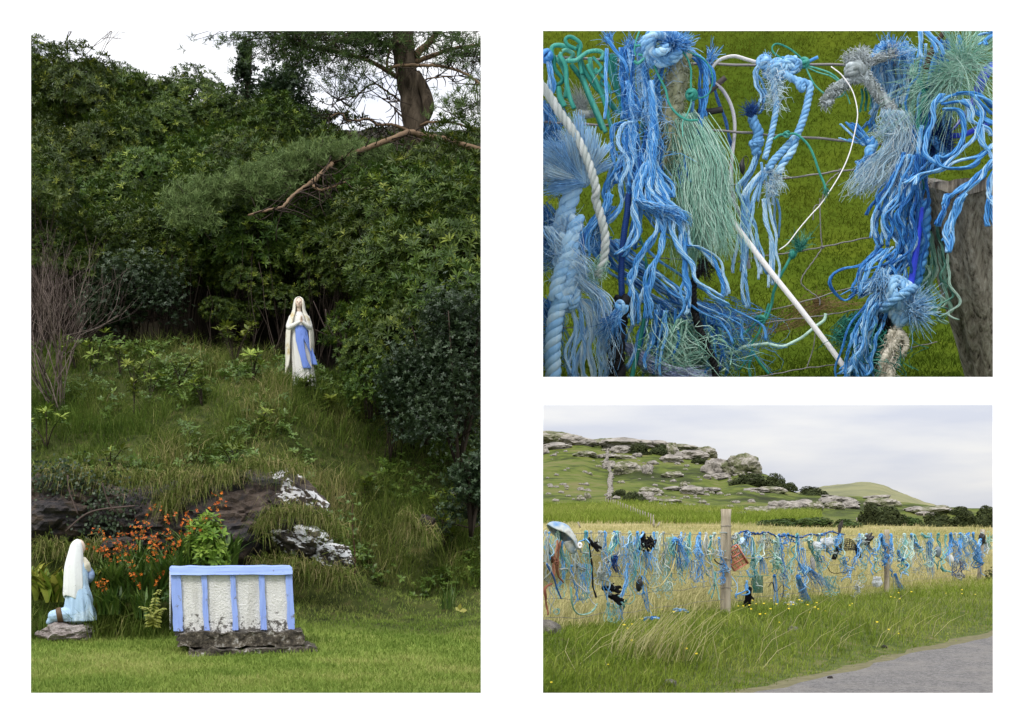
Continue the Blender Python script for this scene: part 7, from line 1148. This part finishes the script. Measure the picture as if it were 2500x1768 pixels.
mt, t, b, out = new_mat('striped_small_float'); w_ = t.nodes.new('ShaderNodeTexWave'); w_.inputs['Scale'].default_value = 9; w_.bands_direction = 'Z'; t.links.new(ramp(t, w_.outputs['Fac'], [(.05, .12, .12), (.4, .12, .06), (.12, .3, .42)], [.2, .5, .8]), b.inputs['Base Color']); ovoid(c8, 1548, 325, 62, 100, mt, 'small dark float banded red and teal in the right bay')
# feather, arch net, bags, hooks
f0 = dpath(c8, [(660, 240), (662, 150), (690, 40)], .05); m = MB(); m.tubes(spline(f0, 14), np.linspace(.006, .002, 14), 5, .5); n = 60; c = spline(f0, n)[14:]; hang('feather', 'tall dark feather stuck upright beside the black net arch', 'feather', [('quill', m, m_black, False), ('vane', mk(lambda m: [m.leaves(c, np.repeat([[s * .8, 0, .9]], len(c), 0), np.repeat([[0, -1, .1]], len(c), 0), np.full(len(c), .055) * np.sin(np.linspace(.35, 3.0, len(c))), np.full(len(c), .02), rng.random(len(c))) for s in (-1, 1)]), tint_mat('dark_feather', [(.03, .025, .022), (.09, .075, .065)], .7), True)], *c8(660, 240))
def arch(m):
    for k in range(7):
        f = k / 6; p = dpath(c8, [(590 + 40 * f, 390 - 60 * f * 0), (630 + 30 * f, 290 + 20 * f), (700, 215 + 95 * f), (770, 215 + 90 * f), (830 - 25 * f, 290 + 20 * f), (865 - 50 * f, 375)], .05 + .03 * f); m.tubes(spline(p, 40), .006, 4, rnd.random())
    for k in range(24):
        u = k / 23; a = spline(dpath(c8, [(590, 390), (630, 290), (700, 210), (770, 210), (830, 290), (865, 375)], .05), 24)[k]; e = spline(dpath(c8, [(625, 395), (665, 315), (705, 315), (775, 310), (800, 315), (820, 380)], .08), 24)[k]; m.tubes(np.stack([a, (a + e) / 2 + rng.normal(0, .006, 3), e]), .005, 4, rnd.random())
hang('net_arch', 'stiff black mesh net bent in an arch over the wire', 'net', [('mesh', mk(arch), m_black, True)], *c8(730, 240))
def crumple(q, x, y, w, h, mat, name, lab, seed, ang=0, near=.1):
    px, py = q(x, y); k = W(px, 1 / 3.691); me = rock_mesh(name, seed, 4, .55, 1.6); o = link(name, me, mat); me.polygons.foreach_set('use_smooth', np.ones(len(me.polygons), bool)); o.location = Q(px, py, near); o.scale = (w / 2 * k, .05, h / 2 * k); o.rotation_euler = (0, ang, 0); tag(o, lab, 'scrap')
m_bag, t, b, out = new_mat('translucent_plastic_film'); b.inputs['Base Color'].default_value = (.62, .66, .7, 1); b.inputs['Roughness'].default_value = .35; b.inputs['Alpha'].default_value = .62
crumple(c8, 545, 245, 120, 100, m_bag, 'plastic_bag', 'whitish translucent plastic bag caught left of the black net arch', 91, R(-15)); crumple(c8, 450, 265, 90, 70, m_bag, 'plastic_bag', 'smaller translucent plastic scrap beside the bag', 92); crumple(c8, 905, 215, 130, 70, m_blk, 'black_plastic_scrap', 'torn black plastic scrap on the wire right of the net arch', 93, R(-35)); crumple(c8, 1000, 590, 90, 80, m_bag, 'plastic_film', 'translucent plastic film left of the slim post foot', 94, R(-40)); crumple(c7, 1800, 230, 80, 50, plain('pale_blue_plastic', (.45, .6, .75), .4), 'plastic_bottle', 'pale blue plastic bottle tucked beside the crate top', 95, R(-50)); crumple(c8, 225, 800, 100, 60, plain('lilac_rag', (.5, .5, .62), .9, .1, 20, .3), 'lilac_rag', 'lilac grey rag lying in the grass below the fence', 96); crumple(c8, 1946, 205, 60, 90, m_blk, 'black_bracket', 'black plastic piece fixed on top of the end post', 97, 0, .1)
heap(c8, (2000, 220), 50, 60, 16, m_mint, 'mint_net', 'mint net bunch beside the end post top', .008, 'net')
wline(c8, [(550, 450), (575, 490), (600, 512), (680, 512), (770, 490)], m_black, 'black_hook', 'bent black wire hook below the net arch', .010, 'hook', .05, 1); wline(c8, [(690, 385), (720, 370), (750, 370), (740, 410), (700, 400), (720, 430), (790, 462)], m_black, 'black_hook', 'curled black wire above the bent hook', .009, 'hook', .05, 1); wline(c8, [(20, 640), (60, 600), (90, 680), (150, 620), (160, 700), (130, 790)], m_black, 'black_line', 'dark snarled line behind the thin blue tassel', .007); wline(c7, [(1560, 390), (1600, 430), (1665, 430), (1670, 390)], m_black, 'black_hook', 'black wire bracket on the left of the thick post', .009, 'hook', .05, 1)
# green square mesh
def sq(m):
    for k in range(13):
        f = k / 12; m.tubes(dpath(c7, [(1910 + 90 * f, 540), (1915 + 85 * f, 690)], .06), .004, 4, .4); m.tubes(dpath(c7, [(1910, 540 + 150 * f), (2000, 542 + 148 * f)], .06), .004, 4, .4)
hang('green_mesh', 'small square of dark green mesh hung right of the thick post', 'net', [('mesh', mk(sq), m_teal, True)], *c7(1955, 540)); wline(c7, [(1740, 540), (1830, 545), (1960, 540), (2067, 535)], m_teal, 'teal_line', 'teal line along the lower wire right of the post', .006)
# ---- the many smaller strands: colour, drop and place vary
m_sky = fib_mat('sky_blue_rope', [(.05, .24, .58), (.10, .38, .78), (.24, .55, .88), (.48, .72, .92)]); m_cyan = fib_mat('pale_teal_rope', [(.04, .24, .27), (.10, .40, .42), (.25, .56, .55), (.45, .72, .68)]); m_aqua = fib_mat('pale_mint_rope', [(.24, .45, .42), (.42, .64, .58), (.62, .78, .72), (.8, .88, .84)])  # lighter blue, teal and mint rope colours for the debris fence
def curtain(q, x0, x1, y0, y1, mat, lab, n=9):
    n = max(4, int(n * .75)); mat = {m_lblue.name: m_sky, m_teal.name: m_cyan, m_mint.name: m_aqua}.get(mat.name, mat); m = MB(); s = W(q(x0, y0)[0], 1)
    for k in range(n):
        f = (k + .5) / n; x = x0 + (x1 - x0) * f; p = dpath(q, [(x, y0), (x + rnd.uniform(-14, 14), y0 + (y1 - y0) * .35), (x + rnd.uniform(-22, 22), y0 + (y1 - y0) * .7), (x + rnd.uniform(-30, 30), y1 - rnd.uniform(0, .4) * (y1 - y0))], rnd.uniform(-.03, .06)); strands(m, p, 2, 2.5 * s, 6 * s, .75 * s, 2.6, .3, 1, (.1, 1), 1, thick=1.0, wl=.4)
    for k in range(n * 2):
        ya = y0 + (y1 - y0) * rnd.random() * .9; xa = rnd.uniform(x0, x1); p = dpath(q, [(xa, ya), (xa + rnd.uniform(10, 30), ya + rnd.uniform(8, 40)), (xa + rnd.uniform(20, 60), ya + rnd.uniform(-10, 30))], .02); m.tubes(spline(p, 10), .6 * s, 4, rnd.random())
    hang('net_curtain', lab, 'net', [('mesh', m, mat, True)], *q((x0 + x1) / 2, y0))
curtain(c7, 690, 850, 180, 560, m_lblue, 'wide hazy blue net hanging left of the black rope heap', 12); curtain(c7, 330, 460, 430, 800, m_lblue, 'faded blue net hanging beside the dark chain', 10); curtain(c7, 40, 120, 180, 480, m_teal, 'teal net remnants under the float shell', 6); curtain(c7, 1330, 1460, 400, 640, m_lblue, 'pale blue net between the blue tassel and the thick post', 8); curtain(c7, 1100, 1200, 190, 700, m_teal, 'teal and white net left of the bright blue tassel', 7)
curtain(c7, 590, 680, 780, 1000, m_teal, 'teal net tail trailing into the grass', 8); curtain(c8, 120, 260, 380, 660, m_mint, 'mint net sagging behind the slanting blue tassel', 9); curtain(c8, 520, 640, 540, 740, m_teal, 'dark teal net fan below the bent hook', 8); curtain(c8, 960, 1080, 200, 460, m_mint, 'mint net left of the slim post', 9); curtain(c8, 1130, 1300, 200, 470, m_mint, 'pale mint net right of the slim post', 9); curtain(c8, 1320, 1420, 220, 580, m_wht, 'whitish net rope loop in the right bay', 5); curtain(c7, 1000, 1090, 190, 400, m_wht, 'whitish rope netting right of the black heap', 5); curtain(c7, 1270, 1340, 180, 350, m_mint, 'mint net head right of the bright blue tassel', 6); curtain(c8, 1680, 1800, 400, 600, m_navy, 'navy net trailing under the deep blue bundle', 7)
marks = [(1395, 'float shell'), (1575, 'black rope heap'), (1655, 'bright blue tassel'), (1771, 'thick post'), (1870, 'mint net knot'), (1955, 'slanting blue tassel'), (2060, 'black net arch'), (2165, 'slim post'), (2300, 'striped small float'), (2440, 'right end')]
pal = [('blue', m_blue, .16), ('light blue', m_sky, .30), ('teal', m_cyan, .16), ('mint', m_aqua, .24), ('white', m_wht, .14)]
small = []
for k in range(128):
    px = 1330 + 1090 * (k + rnd.uniform(-1, 2)) / 128; lvl = rnd.choice((0, 0, rnd.uniform(0, .12), rnd.uniform(.1, .65))); g_ = gy(px); y0 = wy(px) + (g_ - wy(px)) * lvl; ln = rnd.uniform(.12, .95) ** 1.4 * (g_ - y0); nm, mt, _ = rnd.choices(pal, [p[2] for p in pal])[0]; small.append((px, y0, ln, nm, mt))
cnt = {}
for px, y0, ln, nm, mt in small:
    j = next(i for i, (mx_, _) in enumerate(marks) if px <= mx_ or i == len(marks) - 1); bay = f'left of the {marks[j][1]}' if j == 0 else f'between {marks[j - 1][1]} and {marks[j][1]}'
    style = rnd.choice(('rope', 'rope', 'net', 'tuft')); key = (j, nm, style); cnt[key] = cnt.get(key, 0) + 1; lab = f'{ORD[cnt[key] - 1]} {nm} {"frayed strand" if style == "rope" else "net scrap" if style == "net" else "knotted tuft"} from left {bay}'
    sw = rnd.gauss(0, 13); q = [(px + rnd.uniform(-3, 3), y0 - 3), (px + sw * .3, y0 + ln * .35), (px + sw, y0 + ln * .7), (px + sw + rnd.uniform(-6, 6), y0 + ln)]; p = np.array([Q(a, e, rnd.uniform(0, .08)) for a, e in q]); s = Fd(px) / F; m = MB()
    knot(m, p[0], 3.0 * s, 1.0 * s, 4, (.2, .8), 'c')
    if style == 'rope': strands(m, p, rnd.randint(2, 5), 2 * s, 9 * s, 1.5 * s, 1.8, .5, 1, (.1, 1), 1, taper=.1, thick=1.0, wl=.5)
    elif style == 'net':
        strands(m, p, rnd.randint(4, 7), 6 * s, 13 * s, .9 * s, 2.4, .4, 1, (.1, 1), 1, thick=1.0, wl=.4)
        for _ in range(10):
            a = np.linspace(0, rnd.uniform(3, 7), 10) + rnd.random() * 6; c = p[rnd.randrange(1, 4)] + rng.normal(0, 4, 3) * s; rr = rnd.uniform(3, 9) * s; m.tubes(spline(c + np.stack([np.cos(a) * rr, rng.normal(0, .2 * rr, 10), np.sin(a) * rr], 1), 18), .7 * s, 4, rnd.random())
    else: strands(m, p, rnd.randint(6, 11), 3 * s, 10 * s, 1.1 * s, 1.3, .4, 1, (.1, 1), 1, thick=1.0, wl=.4); knot(m, p[1], 4 * s, 1.2 * s, 3, (.2, .8), 'c')
    hang({'rope': 'frayed_strand', 'net': 'net_scrap', 'tuft': 'rope_tuft'}[style], lab, 'rope' if style != 'net' else 'net', [('strands', m, mt, True)], px, y0)
for k in range(26):
    xa = 1330 + 1040 * (k + rnd.random()) / 26; xb_ = xa + rnd.uniform(14, 46); fa, fb_ = rnd.choice((0, 0, .2, .45)), rnd.choice((0, .2, .45)); ya = wy(xa) + (gy(xa) - wy(xa)) * fa; yb = wy(xb_) + (gy(xb_) - wy(xb_)) * fb_; sg = rnd.uniform(6, 40); nm, mt, _ = rnd.choices(pal, (1, 2, 2, 3, 3))[0]
    p = np.array([Q(xa, ya, .04), Q(xa * .7 + xb_ * .3, ya * .7 + yb * .3 + sg, .06), Q(xa * .3 + xb_ * .7, ya * .3 + yb * .7 + sg * .9, .05), Q(xb_, yb, .04), Q(xb_ + 2, yb + rnd.uniform(5, 25), .04)]); m = MB(); strands(m, p, rnd.randint(1, 2), .01, .015, rnd.uniform(.005, .010), .5, .02, 1, (.3, 1), 1); hang('draped_line', f'{nm} line sagging between wires of the debris fence, {ORD[k] if k < 20 else "twenty-" + ORD[k - 20]} from the left', 'rope', [('line', m, mt, True)], xa, ya)
# sagging line along the top wire right of the post
m = MB(); xs = np.linspace(1800, 2060, 60); p = np.array([Q(x, wy(x) + 3 * np.sin(x * .12) - 2 + 5 * np.sin(x * .03), .03) for x in xs])
for k in range(3): m.tubes(p + rng.normal(0, .008, p.shape), .008, 5, rnd.random())
hang('blue_line', 'navy and teal line wound along the top wire right of the crate', 'rope', [('line', m, m_navy, True)], 1800, 1306)
# ---- verge details
q = hitR(*c7(950, 1310)); r = thing('dry_grass_tuft', 'big tuft of pale dry grass stalks leaning on the verge', 'grass tuft', tuple(q)); m = MB(); n = 110; b0 = np.stack([rng.normal(0, .22, n), rng.normal(0, .12, n), np.zeros(n)], 1); dr = np.stack([rng.normal(.35, .22, n) - b0[:, 0] * .2, rng.normal(0, .2, n), np.ones(n)], 1); L = rng.uniform(.3, .75, n)[:, None]; m.tubes(np.stack([b0, b0 + dr * L * .5, b0 + dr * L * .85 + np.array([.10, 0, 0])], 1), np.array([.004, .0035, .0015]), 3, rng.uniform(.75, 1, n), cap=False); link('stalks', m.mesh('dry_tuft'), m_verge, r)['kind'] = 'stuff'
m = MB(); n = 130; X = []
while len(X) < n:
    px = rnd.uniform(1325, 2424); py = rnd.uniform(1490, 1660); p = hitR(px, py)
    if (p[0] - RA[0]) * RN[0] + (p[1] - RA[1]) * RN[1] > .5: X.append(p)
X = np.array(X); dr = np.stack([rng.normal(.2, .45, n), rng.normal(0, .3, n), np.ones(n)], 1); L = rng.uniform(.2, .6, n)[:, None]; m.tubes(np.stack([X, X + dr * L * .5, X + dr * L * .8 + np.array([.12, 0, -.03]) * L * 2], 1), np.array([.0035, .003, .0015]), 3, rng.uniform(.7, 1, n), cap=False); stuff('grass.006', m, m_verge, 'long pale seed stalks scattered through the verge grass', 'grass')
m_yel = plain('yellow_petals', (.75, .58, .02), .5); fm = MB(); fm.tubes(np.array([(0, 0, 0), (.01, 0, .15), (.0, 0, .3)]), .003, 4, .5); fs_ = fm.mesh('flower_stalk'); fs_.materials.append(m_stalk); fm = MB(); fm.whorls(np.array([[0, 0, .30], [.012, 0, .302]]), np.array([[0, -.5, 1.], [0, -.3, 1]]), 10, np.array([.034, .028]), .5, np.array([.5, .6]), (.1, .5)); fh_ = fm.mesh('flower_head'); fh_.materials.append(m_yel)
yf = [c7(*p) for p in ((695, 850), (1090, 890), (1200, 960), (780, 1075), (750, 1085), (820, 1035), (815, 1215), (1270, 1240), (1400, 1350), (1310, 1310), (610, 1410), (1780, 860), (1825, 875), (1880, 880), (1895, 910), (1910, 835), (1940, 840), (2010, 860), (2025, 935), (1975, 980), (50, 950), (905, 1030), (95, 1590))] + [c8(*p) for p in ((45, 795), (95, 870), (40, 910), (200, 875), (205, 910), (245, 865), (300, 830), (325, 830), (375, 870), (395, 900), (440, 900), (455, 855), (470, 890), (535, 890), (755, 855), (775, 830), (1160, 760), (1195, 740), (1205, 795), (1125, 775), (1310, 740), (1620, 720), (1765, 715), (1765, 740), (1885, 730), (1000, 1040), (1105, 1090), (1195, 1095), (120, 1000))]
for px, py in yf:
    p = hitR(px, py + 12); r = thing('yellow_flower', 'small yellow wildflower dotting the verge below the debris fence', 'flower', tuple(p), 'yellow wildflowers of the verge'); s = rnd.uniform(.36, .6); r.scale = (s, s, s); link('stalk', fs_, None, r); link('head', fh_, None, r)
b0 = hitR(*c8(1240, 950)); r = thing('dead_stalk', 'dead brown dock stalk standing in the verge right of the slim post', 'plant', tuple(b0)); m = MB(); top = Q(*c8(1195, 640), .5) - b0; m.tubes(spline([np.zeros(3), top * .5 + np.array([.03, 0, 0]), top], 12), np.linspace(.012, .006, 12), 5, .2); m.whorls(spline([top * .6, top], 8), rng.normal(0, 1, (8, 3)), 5, np.full(8, .03), .5, np.full(8, .2)); link('stalk', m.mesh('dead_stalk'), m_stem, r)
leafy('dock_plant', *c8(2015, 640), Fd(2400) - 1.0, .45, .14, 40, .06, .4, m_gorse, 'dark leafy dock plant at the right end of the verge')
for q, x, y, s, lab in ((c7, 45, 1070, .16, 'pale stone in the grass at the left end of the verge'), (c7, 1165, 1530, .06, 'small pale stone low on the verge near the road'), (c8, 238, 1048, .07, 'light stone in the verge grass below the blue tassel'), (c8, 580, 1470, .03, 'dark clod lying on the road edge'), (c8, 1065, 1190, .035, 'dark clod in the short grass near the road')):
    p = hitR(*q(x, y)); o = link('stone', rock_mesh('stone', int(x), 3, .3, 1.3), m_rock if 'dark' in lab else m_lime); o.location = p + np.array([0, 0, s * .3]); o.scale = (s, s, s * .7); tag(o, lab, 'stone')
for px in (1100,): pass
